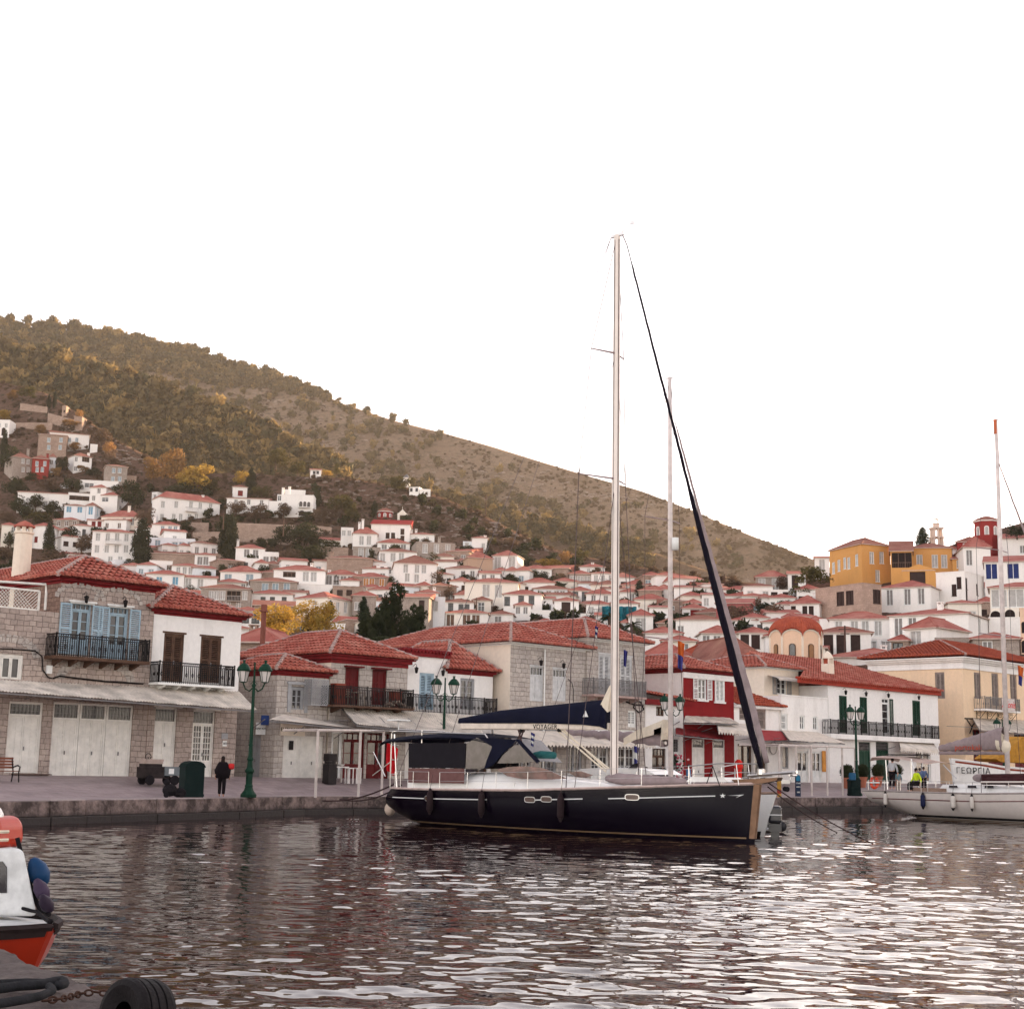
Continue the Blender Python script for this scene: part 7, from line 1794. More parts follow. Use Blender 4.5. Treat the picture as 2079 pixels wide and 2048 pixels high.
# ================================================================== BOATS
def ip(t,xs,ys): return float(np.interp(t,xs,ys))
class Boat:
 def __init__(s,name,label,cat,S,Bw,Lk=1.0):
  s.S=Vector((S[0],S[1],0));v=Vector((Bw[0],Bw[1],0))-s.S;s.L=v.length*Lk;s.ang=math.atan2(v.y,v.x)
  s.d=Vector((math.cos(s.ang),math.sin(s.ang),0));s.n=Vector((-s.d.y,s.d.x,0))
  s.root=thing(name,label,cat,s.S,s.ang)
 def loc(s,p): v=Vector(p)-s.S;return Vector((v.dot(s.d),v.dot(s.n),v.z))
 def px(s,u,v,y=0.0):
  """pixel -> (x, z) on the fore-and-aft plane at sideways offset y"""
  O=s.S+s.n*y;return line_hit(u,v,(O.x,O.y),(s.d.x,s.d.y))
 def P(s,u,v,y=0.0): x,z=s.px(u,v,y);return Vector((x,y,z))
 def hull(s,beam,sheer,keel,rake=.10,stern_r=.35,p=2.6,q=2.0):
  s.beam,s.sheer,s.keel,s.rake,s.sr,s.p,s.q=beam,sheer,keel,rake,stern_r,p,q
 def half(s,t,z):
  b=ip(t,*s.beam);zs=ip(t,*s.sheer);zk=ip(t,*s.keel);k=min(1,max(0,(zs-z)/(zs-zk)))
  return b*(1-k**s.p)**(1/s.q)
 def X(s,t,z):
  zs=ip(t,*s.sheer);x=t*s.L
  f=max(0,(t-.8)/.2);x +=f*f*s.rake*(z-.0)
  g=max(0,(.1-t)/.1);k=(z/zs);x +=g*s.sr*(k*k if k > 0 else 0) 
  return x
 def pt(s,t,z,side=-1,o=0.0): return Vector((s.X(t,z),side*(s.half(t,z)+o),z))
 def make_hull(s,mat_,under=None,zu=-.1,n=44,m=16,nm='hull'):
  mb=MB()
  T_=[i/n for i in range(n+1)]
  for side in (-1,1):
   rows=[]
   for t in T_:
    zs=ip(t,*s.sheer);zk=ip(t,*s.keel);rows.append([s.pt(t,zk+(zs-zk)*(1-(1-j/m)**1.0),side) for j in range(m+1)])
   mb.grid(rows if side < 0 else [list(reversed(r)) for r in rows])
  t0=[s.pt(0,ip(0,*s.keel)+(ip(0,*s.sheer)-ip(0,*s.keel))*j/m,-1) for j in range(m+1)];t1=[Vector((p_.x,-p_.y,p_.z)) for p_ in t0]
  mb.grid([t0,t1])
  t1=[s.pt(1,ip(1,*s.keel)+(ip(1,*s.sheer)-ip(1,*s.keel))*j/m,-1) for j in range(m+1)];mb.grid([[Vector((p_.x,-p_.y,p_.z)) for p_ in t1],t1])
  return mb.build(nm,mat_,s.root,smooth=True)
 def stripe(s,name,t0,t1,zf,w,mat_,sides=(-1,),n=40,o=.012):
  mb=MB()
  for sd in sides:
   rows=[[s.pt(t0+(t1-t0)*i/n,zf(t0+(t1-t0)*i/n)+dz,sd,o) for dz in (-w/2,w/2)] for i in range(n+1)];mb.grid(rows)
   rows=[[s.pt(t0+(t1-t0)*i/n,zf(t0+(t1-t0)*i/n)+w/2,sd,oo) for oo in (-.01,o)] for i in range(n+1)];mb.grid(rows)
  return mb.build(name,mat_,s.root)
 def deck(s,mat_,toe,camber=.06,n=36):
  mb=MB();rows=[]
  for i in range(n+1):
   t=i/n;zs=ip(t,*s.sheer);b=s.half(t,zs-.001);rows.append([(s.X(t,zs),y*b*.985,zs-.02+camber*(1-y*y)) for y in (-1,-.6,-.2,.2,.6,1)])
  mb.grid(rows);mb.build('deck',mat_,s.root)
  mb=MB()
  for sd in (-1,1): mb.tube([s.pt(i/n,ip(i/n,*s.sheer)+.02,sd,-.02) for i in range(n+1)],.05,5)
  mb.build('toe_rail',toe,s.root)
 def rails(s,t0,t1,k,h=.62,mat_=STEEL,sides=(-1,1)):
  for sd in sides:
   for i in range(k+1):
    t=t0+(t1-t0)*i/k;zs=ip(t,*s.sheer);a=s.pt(t,zs,sd,-.08);mb=MB();mb.tube([a,a+Vector((0,0,h))],.014,5);mb.build('stanchion',mat_,s.root)
   mb=MB()
   for hh in (h,h*.5): mb.tube([s.pt(t0+(t1-t0)*i/30,ip(t0+(t1-t0)*i/30,*s.sheer),sd,-.08)+Vector((0,0,hh)) for i in range(31)],.007,4)
   mb.build('lifeline',mat_,s.root)
def wire(root,name,a,b,r=.008,mat_=None,n=4): r=r*1.9;mb=MB();mb.tube([a,b],r,n);return mb.build(name,mat_ or plain('rigging_wire',(.10,.07,.07),.5),root)
def sausage(root,name,a,b,rs,mat_,n=10,seg=26,wob=.012,seed=1):
 a,b=Vector(a),Vector(b);rr=random.Random(seed);mb=MB()
 pts=[a.lerp(b,i/seg)+Vector((rr.uniform(-wob,wob),rr.uniform(-wob,wob),0)) for i in range(seg+1)]
 mb.tube(pts,[ip(i/seg,*rs)*(1+rr.uniform(-.07,.07)) for i in range(seg+1)],n);return mb.build(name,mat_,root,smooth=True)
def closed_poly_slab(pts,y0,y1,mb=None): mb=mb or MB();mb.prism([(p_[0],p_[1]) for p_ in pts],y0,y1);return mb
NAVY=plain('navy_gelcoat',(.004,.002,.006),.2,var=.15,spec=.16)
NAVYC=plain('navy_canvas',(.005,.006,.020),.85,var=.3,scale=1.0,bump=.3)
BLACKM=plain('black_mesh_fabric',(.014,.012,.016),.9,var=.2)
TEAK=plain('teak',(.30,.20,.15),.7,var=.3)
GOLD=plain('gold_stripe',(.22,.14,.07),.4,var=.1)
SMOKE=glassmat('smoked_window',(.07,.032,.028),.12)
MAUVE=plain('mauve_canvas',(.30,.235,.235),.85,var=.25,bump=.3)
CREAMC=plain('cream_sailcloth',(.72,.63,.50),.85,var=.2,bump=.3)
ROPE=plain('dark_rope',(.06,.035,.035),.9,var=.3)
CLEAR=glassmat('vinyl_window',(.022,.018,.02),.1)
Y=Boat('sailing_yacht','large navy blue sailing yacht with navy canvas covers and a tall cream mast','sailing yacht',(-4.15,63.0),(8.5,51.1))
tt=[0,.06,.12,.25,.45,.6,.75,.85,.93,.98,1]
Y.hull((tt,[1.7,1.95,2.1,2.3,2.42,2.3,1.85,1.3,.68,.22,.05]),([0,.2,.5,.8,1],[1.40,1.42,1.52,1.78,1.98]),([0,.05,.15,.5,.9,.97,1],[.42,.12,-.35,-.7,-.55,-.45,-.35]),rake=.13,stern_r=.8)
Y.make_hull(NAVY)
Y.deck(GELW,plain('rosy_toe_rail',(.55,.42,.38),.5))
Y.stripe('boot_stripe',.10,.985,lambda t: .13+.03*t,.05,GOLD)
Y.stripe('sheer_stripe',.05,.19,lambda t: ip(t,*Y.sheer)-.34,.035,WFRAME)
Y.stripe('sheer_stripe',.215,.40,lambda t: ip(t,*Y.sheer)-.34,.035,WFRAME)
Y.stripe('sheer_stripe',.52,.66,lambda t: ip(t,*Y.sheer)-.345,.035,WFRAME)
Y.stripe('sheer_stripe',.72,.93,lambda t: ip(t,*Y.sheer)-.36,.035,WFRAME)
mb=MB()   # star emblem and swoosh near the bow
tq=None
def t_at(B_,u,v):    # station where the starboard side shows at this pixel
 best=min((abs((lambda w: (w-IW/2))(proj(B_,B_.pt(k/400,1.5))[0])-(u-IW/2)),k/400) for k in range(401));return best[1]
def proj(B_,lp_):
 w=B_.S+B_.d*lp_.x+B_.n*lp_.y+Vector((0,0,lp_.z))-CP;zf=w.dot(_f);return IW/2+w.dot(CR)/zf*FPX,IH/2-w.dot(CU)/zf*FPX
te=t_at(Y,1467,1612);z0=ip(te,*Y.sheer)-.36
pts=[]
for k in range(10):
 r_=.09 if k % 2==0 else .036;a=math.pi/2+k*math.pi/5;pts.append((te+r_*math.cos(a)/Y.L,z0+r_*math.sin(a)))
mb.add([Y.pt(t,z,-1,.02) for t,z in pts],[tuple(range(10))])
t1_=t_at(Y,1477,1612);t2_=t_at(Y,1512,1612)
mb.add([Y.pt(t,ip(t,*Y.sheer)-.37+dz,-1,.02) for t,dz in ((t1_,.015),(t1_+.02,-.0),((t1_+t2_)/2,-.07),(t2_,.035),((t1_+t2_)/2,.02))],[(0,1,2,3,4)])
mb.build('star_emblem',WFRAME,Y.root)
def portlight(B_,u,w,zoff,h=.15,mat_=None):
 t=t_at(B_,u,1500);z=ip(t,*B_.sheer)+zoff
 for nm,k,m_,o in (('portlight',1.0,STEEL,.014),('pane',.78,mat_ or plain('brown_port_glass',(.10,.06,.045),.2),.022)):
  mb=MB();P_=[]
  for a in np.linspace(0,2*math.pi,20,endpoint=False):
   cx=math.cos(a);sx=math.sin(a);ex=math.copysign(abs(cx)**.45,cx)*w/2*(k if k==1 else .88);ez=math.copysign(abs(sx)**.6,sx)*h/2*k
   P_.append(B_.pt(t+ex/B_.L,z+ez,-1,o))
  mb.add(P_,[tuple(range(20))])
  if nm=='portlight': fr=mb.build(nm,m_,B_.root)
  else: mb.build(nm,m_,fr)
for u in (869,1076,1109,1284): portlight(Y,u,.52 if u > 900 else .42,-.33,.22)
# bow stem plate and roller
mb=MB();rows=[]
for j in range(9):
 z=.15+(1.98-.15)*j/8;c=Y.X(1,z);rows.append([(c-.17,-Y.half(.991,z)-.02,z),(c+.02,-.07,z),(c+.04,0,z),(c+.02,.07,z),(c-.17,Y.half(.991,z)+.02,z)])
mb.grid(rows);mb.build('stem_plate',plain('bronze_steel',(.17,.10,.065),.4,.9),Y.root)
mb=MB();bx=Y.X(1,2.0);mb.prism([(bx-1.3,1.98),(bx+.1,2.0),(bx+.75,2.12),(bx+.8,2.22),(bx-.1,2.16),(bx-1.3,2.1)],-.16,.16);mb.build('bow_roller',plain('bronze_steel',(.17,.10,.065),.4,.9),Y.root)
mb=MB();mb.tube([(bx-.5,0,2.25),(bx+1.45,0,2.42)],.06,6);mb.tube([(bx+1.3,-.22,2.3),(bx+1.3,.22,2.3)],.035,5);mb.build('anchor_shank',STEEL,Y.root)
# coachroof
mb=MB();rows=[]
cr=([.20,.26,.34,.42,.50,.58,.66,.72],[.55,.62,.66,.62,.50,.36,.20,.02]);cw=([.20,.4,.6,.72],[1.5,1.62,1.35,.9])
for i in range(31):
 t=.20+.52*i/30;zs=ip(t,*Y.sheer)+.0;h=ip(t,*cr);w=ip(t,*cw);x=t*Y.L
 rows.append([(x,-w-.12,zs),(x,-w,zs+h*.5),(x,-w*.86,zs+h*.9),(x,-w*.5,zs+h*1.04),(x,w*.5,zs+h*1.04),(x,w*.86,zs+h*.9),(x,w,zs+h*.5),(x,w+.12,zs)])
mb.grid(rows);mb.add(rows[0],[tuple(reversed(range(8)))]);mb.build('coachroof',GELW,Y.root,smooth=True)
def lens(name,t0,t1,k0,hmax,skew=.55):
 mb=MB();up=[];dn=[]
 for i in range(21):
  q=i/20;t=t0+(t1-t0)*q;zs=ip(t,*Y.sheer);h=ip(t,*cr);w=ip(t,*cw)
  s_=math.sin(math.pi*q**skew)**.8
  for L_,zz in ((up,k0+hmax*s_*.62),(dn,k0-hmax*s_*.38)):
   zz=zz;f=min(1,max(0,zz/max(h*.5,.01)));y=-(w+.12*(1-f))-.015 if zz < h*.5 else -(w-(w*.14)*(zz-h*.5)/(h*.4+.01))-.015
   L_.append((t*Y.L,y,zs+zz))
 mb.grid([dn,up]);mb.build(name,SMOKE,Y.root)
ta,tb,tc,td=t_at(Y,1012,1570),t_at(Y,1152,1570),t_at(Y,1155,1570),t_at(Y,1205,1570)

# foredeck: covered tender roll and hatch
sausage(Y.root,'foredeck_cover',Y.P(1232,1580,-.2),Y.P(1398,1586,-.2),([0,.15,.8,1],[.10,.22,.16,.05]),MAUVE,wob=.01)
mb=MB();a=Y.P(1410,1584,0);mb.prism([(a.x,a.z-.05),(a.x+1.8,a.z-.02),(a.x+1.6,a.z+.14),(a.x+.2,a.z+.13)],-.5,.5);mb.build('deck_hatch',GELW,Y.root)
# cockpit coaming + enclosure
mb=MB();a=Y.P(829,1592,-1.6);b=Y.P(1045,1592,-1.6);zc=1.45
mb.box(a.x,b.x,-1.65,-1.3,1.38,1.78);mb.box(a.x,b.x,1.3,1.65,1.38,1.78);mb.box(a.x,a.x+.2,-1.3,1.3,1.38,1.7);mb.build('cockpit_coaming',GELW,Y.root)
yb=-1.55
def slabm(name,pix,y,th,mat_,mirror=True):
 P_=[Y.px(u,v,y) for u,v in pix];mb=MB();mb.prism(P_,y-th/2,y+th/2)
 if mirror: mb.prism(P_,-y-th/2,-y+th/2)
 return mb.build(name,mat_,Y.root)
slabw=lambda pix: slabm('saloon_window',pix,-1.77,.03,SMOKE,mirror=False)
slabw([(1010,1561),(1035,1556),(1070,1555),(1105,1559),(1152,1580),(1120,1582),(1060,1581),(1030,1575)]);slabw([(1154,1567),(1180,1565),(1204,1573),(1190,1578),(1170,1577)])
slabm('side_curtain',[(830,1508),(946,1508),(944,1559),(830,1558)],yb,.03,BLACKM)
slabm('weather_cloth',[(829,1559),(943,1560),(942,1590),(829,1588)],-1.9,.02,plain('brown_dodger_cloth',(.17,.085,.08),.9),mirror=False)
slabm('clear_curtain',mirror=False,pix=[(947,1509),(968,1497),(1004,1500),(1000,1524),(985,1558),(945,1572)],y=yb+.02,th=.02,mat_=CLEAR)
top=[(828,1509),(832,1503),(848,1500),(905,1494),(950,1492),(985,1493),(1020,1496),(1048,1502)]
P_=[Y.px(u,v,0) for u,v in top];mb=MB()
for off_,in ((0,),(-.05,)):
 mb.grid([[(x,y*1.6,z+off_+.10*(1-y*y)-.12*(abs(y) > .99)) for y in np.linspace(-1,1,11)] for x,z in P_])
mb.build('bimini_canopy',NAVYC,Y.root,smooth=True)
rows=[]
sp_=[((1046,1500),1.5),((1040,1512),1.52),((1022,1530),1.55),((1003,1546),1.58),((986,1560),1.62)]
slabm('sprayhood_side',mirror=False,pix=[(968,1496),(1048,1501),(1040,1513),(1022,1528),(1008,1545),(1000,1553),(984,1561),(988,1545),(1000,1515)],y=yb-.03,th=.04,mat_=NAVYC)
slabm('sprayhood_window',mirror=False,pix=[(1010,1549),(1022,1532),(1045,1512),(1062,1512),(1090,1546),(1040,1549)],y=yb-.0,th=.03,mat_=CLEAR)
mb=MB();a=Y.px(1048,1501,0);b=Y.px(1092,1547,0);mb.grid([[(a[0],y*1.5,a[1]+.06*(1-y*y)) for y in np.linspace(-1,1,7)],[(b[0],y*1.45,b[1]+.05*(1-y*y)) for y in np.linspace(-1,1,7)]]);mb.build('windscreen',CLEAR,Y.root)
slabm('windscreen_frame',mirror=False,pix=[(1046,1500),(1054,1500),(1096,1545),(1090,1549)],y=yb-.06,th=.05,mat_=NAVYC)
mb=MB();a=Y.P(1085,1533,-.9);b=Y.P(1126,1533,-.9);mb.tube([a,a.lerp(b,.3)+Vector((0,0,.03)),b],[.12,.15,.13],8);mb.build('rolled_towel',plain('teal_canvas',(.03,.13,.13),.9,var=.3),Y.root,smooth=True)
# stainless arch, davit rails and pushpit
for y in (-1.35,1.35):
 mb=MB();b0=Y.P(806,1590,y);t0=Y.P(801,1484,y);t1=Y.P(990,1490,y)
 mb.tube([Vector((b0.x,y,1.4)),Vector((t0.x,y,t0.z-.12)),Vector((t0.x+.15,y,t0.z)),Vector((t1.x-.15,y,t1.z)),Vector((t1.x,y,t1.z-.15)),Vector((t1.x,y,t1.z-.35))],.03,6)
 b1=Y.P(792,1590,y);mb.tube([Vector((b1.x,y,1.4)),Vector((b1.x,y,t0.z-.1)),Vector((b1.x+.12,y,t0.z)),Vector((t0.x+.2,y,t0.z))],.028,6)
 m0=Y.P(853,1588,y);m1=Y.P(857,1482,y);mb.tube([Vector((m0.x,y,1.45)),Vector((m1.x,y,m1.z))],.025,6)
 for q in (.25,.5,.75): mb.tube([Vector((b1.x,y,1.4+(t0.z-1.4)*q)),Vector((b0.x,y,1.4+(t0.z-1.4)*q))],.018,5)
 mb.build('stern_arch',STEEL,Y.root)
mb=MB();t0=Y.P(801,1484,0);mb.tube([(t0.x,-1.35,t0.z),(t0.x,1.35,t0.z)],.028,6);t2=Y.P(857,1482,0);mb.tube([(t2.x,-1.35,t2.z),(t2.x,1.35,t2.z)],.025,6)
mb.tube([(t0.x+.2,-1.35,t0.z-.9),(t0.x+1.0,-1.35,t0.z-1.9)],.02,5);mb.tube([(t0.x+1.3,-1.35,t0.z-1.3),(t0.x+.2,-1.35,1.9)],.02,5);mb.build('arch_crossbar',STEEL,Y.root)
mb=MB();a=Y.P(808,1462,-.3);mb.box(a.x-.35,a.x+.35,-.6,.1,a.z-.02,a.z+.04);mb.tube([(a.x,-.25,a.z-.02),(a.x,-.25,a.z-.4)],.03,5);mb.build('solar_panel',WFRAME,Y.root)
Y.rails(.03,.20,3,.7);Y.rails(.24,.88,7,.68)
mb=MB()
for sd in (-1,1):
 pts=[Y.pt(.88,ip(.88,*Y.sheer),sd,-.08)+Vector((0,0,.68))]+[Vector((Y.X(1,1.98)-.1-1.6*(1-q),sd*.75*(1-q)**.8+.0,2.66)) for q in (.3,.6,.85,1)]
 mb.tube(pts,.02,5);mb.tube([p_-Vector((0,0,.3)) for p_ in pts],.014,5)
 for k in (0,2,4): mb.tube([pts[k],Vector((pts[k].x+.1,pts[k].y,1.93))],.018,5)
mb.build('bow_pulpit',STEEL,Y.root)
mb=MB();a=Y.P(1447,1555,-.9);mb.tube([Vector((a.x-.45,-.7,1.85)),a,Vector((a.x+.25,-.85,1.9))],.02,5);mb.build('boarding_frame',IRON,Y.root)
# mast and rigging
mbase=Y.P(1247,1568,0);mx=mbase.x;mtop=Y.P(1253,478,0);mast_base=Vector((mx,0,1.55));
mb=MB();N_=14
for i in range(N_):
 pass
rows=[]
for i in range(13):
 q=i/12;c=mast_base.lerp(mtop,q);k=1-.18*max(0,q-.6)/.4
 rows.append([c+Vector((.17*k*math.cos(a),.115*k*math.sin(a),0)) for a in np.linspace(0,2*math.pi,15)])
mb.grid(rows);mb.add(rows[-1][:-1],[tuple(range(14))]);mb.build('mast',ALU,Y.root,smooth=True)
mb=MB();mb.tube([mast_base+Vector((.155,-.05,.3)),mtop+Vector((.14,-.05,-.2))],.022,4);mb.tube([mast_base+Vector((-.04,-.125,.3)),mtop+Vector((-.03,-.11,-.2))],.012,4);mb.build('mast_track',plain('dark_track',(.12,.08,.08),.6),Y.root)
mb=MB();mb.box(mtop.x-.32,mtop.x+.34,-.05,.05,mtop.z-.06,mtop.z+.05);mb.tube([(mtop.x+.2,0,mtop.z+.05),(mtop.x+.62,0,mtop.z+.32),(mtop.x+.8,0,mtop.z+.30)],.018,4);mb.box(mtop.x+.70,mtop.x+.86,-.02,.02,mtop.z+.27,mtop.z+.42);mb.tube([(mtop.x-.1,0,mtop.z+.05),(mtop.x-.1,0,mtop.z+.35)],.01,4);mb.bar((mtop.x-.4,0,mtop.z+.3),(mtop.x-.1,0,mtop.z+.3),.015);mb.build('masthead',STEEL,Y.root)
def mp(v): 
 q=(Y.P(1250,v,0).z-mast_base.z)/(mtop.z-mast_base.z);return mast_base.lerp(mtop,q)
tips={}
for nm,v,s_,a_ in (('lower',972,1.42,.66),('upper',718,1.0,.44),('low',1240,1.5,.7)):
 if nm=='low': continue
 for sd in (-1,1):
  m_=mp(v);tip=m_+Vector((-a_,sd*s_,.06));tips[(nm,sd)]=tip;mb=MB();mb.tube([m_,tip],[.045,.025],6);mb.build('spreader',IRON if False else plain('spreader_grey',(.35,.26,.26),.5),Y.root)
for sd in (-1,1):
 cp_=Vector((mx-.5,sd*2.15,1.6))
 wire(Y.root,'shroud',mtop,tips[('upper',sd)]);wire(Y.root,'shroud',tips[('upper',sd)],tips[('lower',sd)]);wire(Y.root,'shroud',tips[('lower',sd)],cp_,.010)
 wire(Y.root,'shroud',mp(972),cp_+Vector((.4,0,0)),.009);wire(Y.root,'shroud',mp(718),tips[('lower',sd)],.007)
 wire(Y.root,'backstay',mtop+Vector((-.3,0,0)),Vector((.4,sd*1.2,1.5)),.008,plain('stay_wire',(.2,.16,.16),.5))
fs0=Y.P(1273,498,0);fs1=Y.P(1545,1560,0)
wire(Y.root,'forestay',mtop+Vector((.25,0,0)),fs0,.012)
sausage(Y.root,'furled_headsail',fs0,fs1,([0,.04,.05,.3,.5,.52,.75,.95,1],[.02,.022,.038,.052,.062,.085,.13,.13,.08]),plain('navy_headsail_cover',(.006,.004,.010),.9,var=.2),seg=60,wob=.008)
mb=MB();mb.lathe([(.09,-.12),(.14,-.1),(.14,.08),(.05,.12)],fs1+Vector((0,0,-.1)),8);mb.build('furler_drum',STEEL,Y.root)
# boom with stowed sail
b0=Y.P(1240,1474,0);b1=Y.P(937,1474,0);sw=-.0
mb=MB();mb.obox((b0+b1)/2,(b1-b0)/2,(0,.10,0),(0,0,.13));bo=mb.build('boom',CREAMC if False else plain('cream_boom_paint',(.72,.62,.52),.4),Y.root);bevel(bo,.05,3)
cov=[(933,1458),(960,1453),(1016,1442),(1110,1432),(1189,1424),(1224,1420),(1236,1432)];bot=[(937,1468),(960,1468),(1016,1468),(1110,1468),(1189,1471),(1224,1475),(1238,1480)]
rows=[];rr=random.Random(8)
CV=[(Y.px(u,v,0),Y.px(u2,v2,0)) for (u,v),(u2,v2) in zip(cov,bot)]
for i in range(49):
 q=i/48*(len(CV)-1);k=min(int(q),len(CV)-2);f=q-k
 tx=CV[k][0][0]*(1-f)+CV[k+1][0][0]*f;tz=CV[k][0][1]*(1-f)+CV[k+1][0][1]*f;bz=CV[k][1][1]*(1-f)+CV[k+1][1][1]*f
 w=.10+.16*min(1,i/30);ww=1+.10*math.sin(i*1.7)+.06*rr.uniform(-1,1)
 rows.append([(tx,-w*.7,bz),(tx,-w*ww,bz+(tz-bz)*.3),(tx,-w*.62*ww,bz+(tz-bz)*.75),(tx,-.03,tz),(tx,.03,tz),(tx,w*.62,bz+(tz-bz)*.75),(tx,w,bz+(tz-bz)*.3),(tx,w*.7,bz)])
mb=MB();mb.grid(rows);mb.add(rows[0],[tuple(range(8))]);mb.add(rows[-1],[tuple(reversed(range(8)))]);sc=mb.build('sail_cover',NAVYC,Y.root,smooth=True)
a=Y.px(1189,1449,-.3);mb=MB();mb.prism([(a[0]-.13,a[1]-.11),(a[0]+.13,a[1]-.11),(a[0],a[1]+.13)],-.315,-.30);mb.build('triangle_logo',WFRAME,Y.root)
a=Y.px(1238,1430,0);b=Y.px(1243,1392,0);mb=MB();mb.grid([[(a[0]-.35,-.12,a[1]-.0),(a[0]+.05,-.2,a[1]-.3),(a[0]+.18,.1,a[1]-.15)],[(b[0]-.12,-.03,b[1]),(b[0],-.05,b[1]+.05),(b[0]+.02,.05,b[1])]]);mb.build('sail_head',CREAMC,Y.root)
a=Y.px(1106,1475,-.12);lettering('VOYAGER',.26,IRON,Y.root,(a[0],-.106,a[1]-.0),name='boat_name',space=1.1)
for (u0,v0,u1,v1) in ((1140,1482,1237,1560),(1146,1482,1232,1562),(1133,1484,1230,1566),(1060,1480,1015,1585),(1064,1480,1022,1590),(1052,1480,1072,1552)): wire(Y.root,'sheet_rope',Y.P(u0,v0,0),Y.P(u1,v1,-.3),.018,ROPE if u0 < 1100 else CREAMC)
mb=MB();a=Y.P(1060,1483,0);mb.lathe([(.07,-.1),(.07,.1)],a,8,'y');a=Y.P(1137,1482,0);mb.lathe([(.07,-.1),(.07,.1)],a,8,'y');mb.build('boom_block',IRON,Y.root)
# fenders on the navy yacht
FG='dark cylindrical fenders on the navy yacht'
def fender(B_,t,z,label,mat_,r=.13,l=.75,tip=None,group=None,rope=True):
 a=B_.pt(t,z,-1,r+.02);w=B_.S+B_.d*a.x+B_.n*a.y+Vector((0,0,a.z));root=thing('fender',label,'fender',w,B_.ang,group)
 mb=MB();mb.lathe([(r*.75,-l/2),(r,-l/2+.07),(r,l/2-.07),(r*.75,l/2)],n=10);mb.build('body',mat_,root,smooth=True)
 mb=MB();mb.lathe([(r*.74,l/2+.003),(r*.25,l/2+.14)],n=8);mb.build('end_cap',tip or mat_,root);mb=MB();mb.lathe([(r*.25,-l/2-.14),(r*.74,-l/2-.003)],n=8);mb.build('end_cap',tip or mat_,root)
 mb=MB();mb.tube([(0,0,l/2+.13),(0,.12,ip(t,*B_.sheer)+.6-z)],.012,4);mb.build('line',ROPE,root)
for u,lb in ((878,'dark fender hanging at the stern quarter of the navy yacht'),(982,'dark fender hanging below the sprayhood of the navy yacht'),(1142,'dark fender hanging amidships below the shrouds of the navy yacht')):
 fender(Y,t_at(Y,u,1610),.98,lb,plain('black_fender_sock',(.03,.018,.02),.9),group=FG)
a=Y.P(790,1643,-.9);w=at(792,1642,63.6);mb=MB();mb.ball((0,0,0),.24,.24,.28,14,9);o=mb.build('ball_fender',plain('cream_fender',(.66,.52,.42),.5),smooth=True);o.location=w;tag(o,'cream ball fender floating under the stern of the navy yacht','fender')
# --- second yacht moored behind it
Z=Boat('sailing_yacht','white sailing yacht half hidden behind the navy yacht, with mauve sail cover and pinkish mast','sailing yacht',(.6,64.6),(9.65,55.9))
Z.hull((tt,[1.3,1.5,1.6,1.75,1.8,1.7,1.35,.95,.5,.18,.04]),([0,.5,1],[1.15,1.2,1.6]),([0,.08,.2,.9,1],[.3,0,-.4,-.4,-.2]),rake=.35,stern_r=.5)
Z.make_hull(GELW);Z.deck(GELW,TEAK)
Z.stripe('boot_stripe',.05,.99,lambda t: .10,.20,IRON)
m0=Z.P(1362,1566,0);m1=Z.P(1360,766,0);m0=Vector((m0.x,0,1.3))
mb=MB();mb.tube([m0,m0.lerp(m1,.7),m1],[.105,.10,.08],10);mb.build('mast',plain('pinkish_mast',(.72,.63,.60),.4,0),Z.root,smooth=True)
mb=MB();mb.box(m1.x-.2,m1.x+.2,-.04,.04,m1.z-.05,m1.z+.03);mb.tube([(m1.x+.1,0,m1.z),(m1.x+.35,0,m1.z+.2)],.012,4);mb.box(m1.x+.3,m1.x+.42,-.02,.02,m1.z+.18,m1.z+.25);mb.build('masthead',STEEL,Z.root)
def mz(v): q=(Z.P(1361,v,0).z-m0.z)/(m1.z-m0.z);return m0.lerp(m1,q)
mb=MB();mb.lathe([(.14,-.25),(.14,.25)],mz(1105)+Vector((.25,0,0)),10);mb.build('radar_reflector',WFRAME,Z.root,smooth=True)
for v in (1056,1298):
 for sd in (-1,1): mb=MB();m_=mz(v);mb.tube([m_,m_+Vector((-.4,sd*1.15,.05))],.028,5);mb.build('spreader',plain('spreader_grey',(.35,.26,.26),.5),Z.root)
for sd in (-1,1):
 wire(Z.root,'shroud',m1,mz(1056)+Vector((-.4,sd*1.15,.05)),.007);wire(Z.root,'shroud',mz(1056)+Vector((-.4,sd*1.15,.05)),mz(1298)+Vector((-.4,sd*1.15,.05)),.007);wire(Z.root,'shroud',mz(1298)+Vector((-.4,sd*1.15,.05)),Vector((m0.x-.4,sd*1.6,1.3)),.009)
f0=Z.P(1371,858,0);f1=Z.P(1557,1548,0);wire(Z.root,'forestay',m1.lerp(f0,.2),f0)
sausage(Z.root,'furled_headsail',f0,f1,([0,.05,.3,.5,.8,1],[.02,.04,.06,.10,.16,.11]),MAUVE,seg=50,wob=.008)
wire(Z.root,'backstay',m1,Vector((.2,0,1.2)),.006)
a=Z.P(1352,1508,0);b=Z.P(1150,1492,0);mb=MB();mb.tube([a,b],.07,8);mb.build('boom',ALU,Z.root)
rows=[]
for i in range(25):
 q=i/24;c=b.lerp(a,q);h=.22+.34*q;w=.12+.12*q
 rows.append([c+Vector((0,w*1.1*math.cos(t),.12+h*.5*math.sin(t)+.03*math.sin(i*2.1))) for t in np.linspace(0,2*math.pi,9)])
mb=MB();mb.grid(rows);mb.build('sail_cover',MAUVE,Z.root,smooth=True)
a=Z.P(1352,1462,0);mb=MB();rr=random.Random(4);pp=[(1278,1492),(1300,1478),(1325,1470),(1352,1461),(1356,1480),(1352,1504),(1325,1508),(1296,1500)]
rows=[]
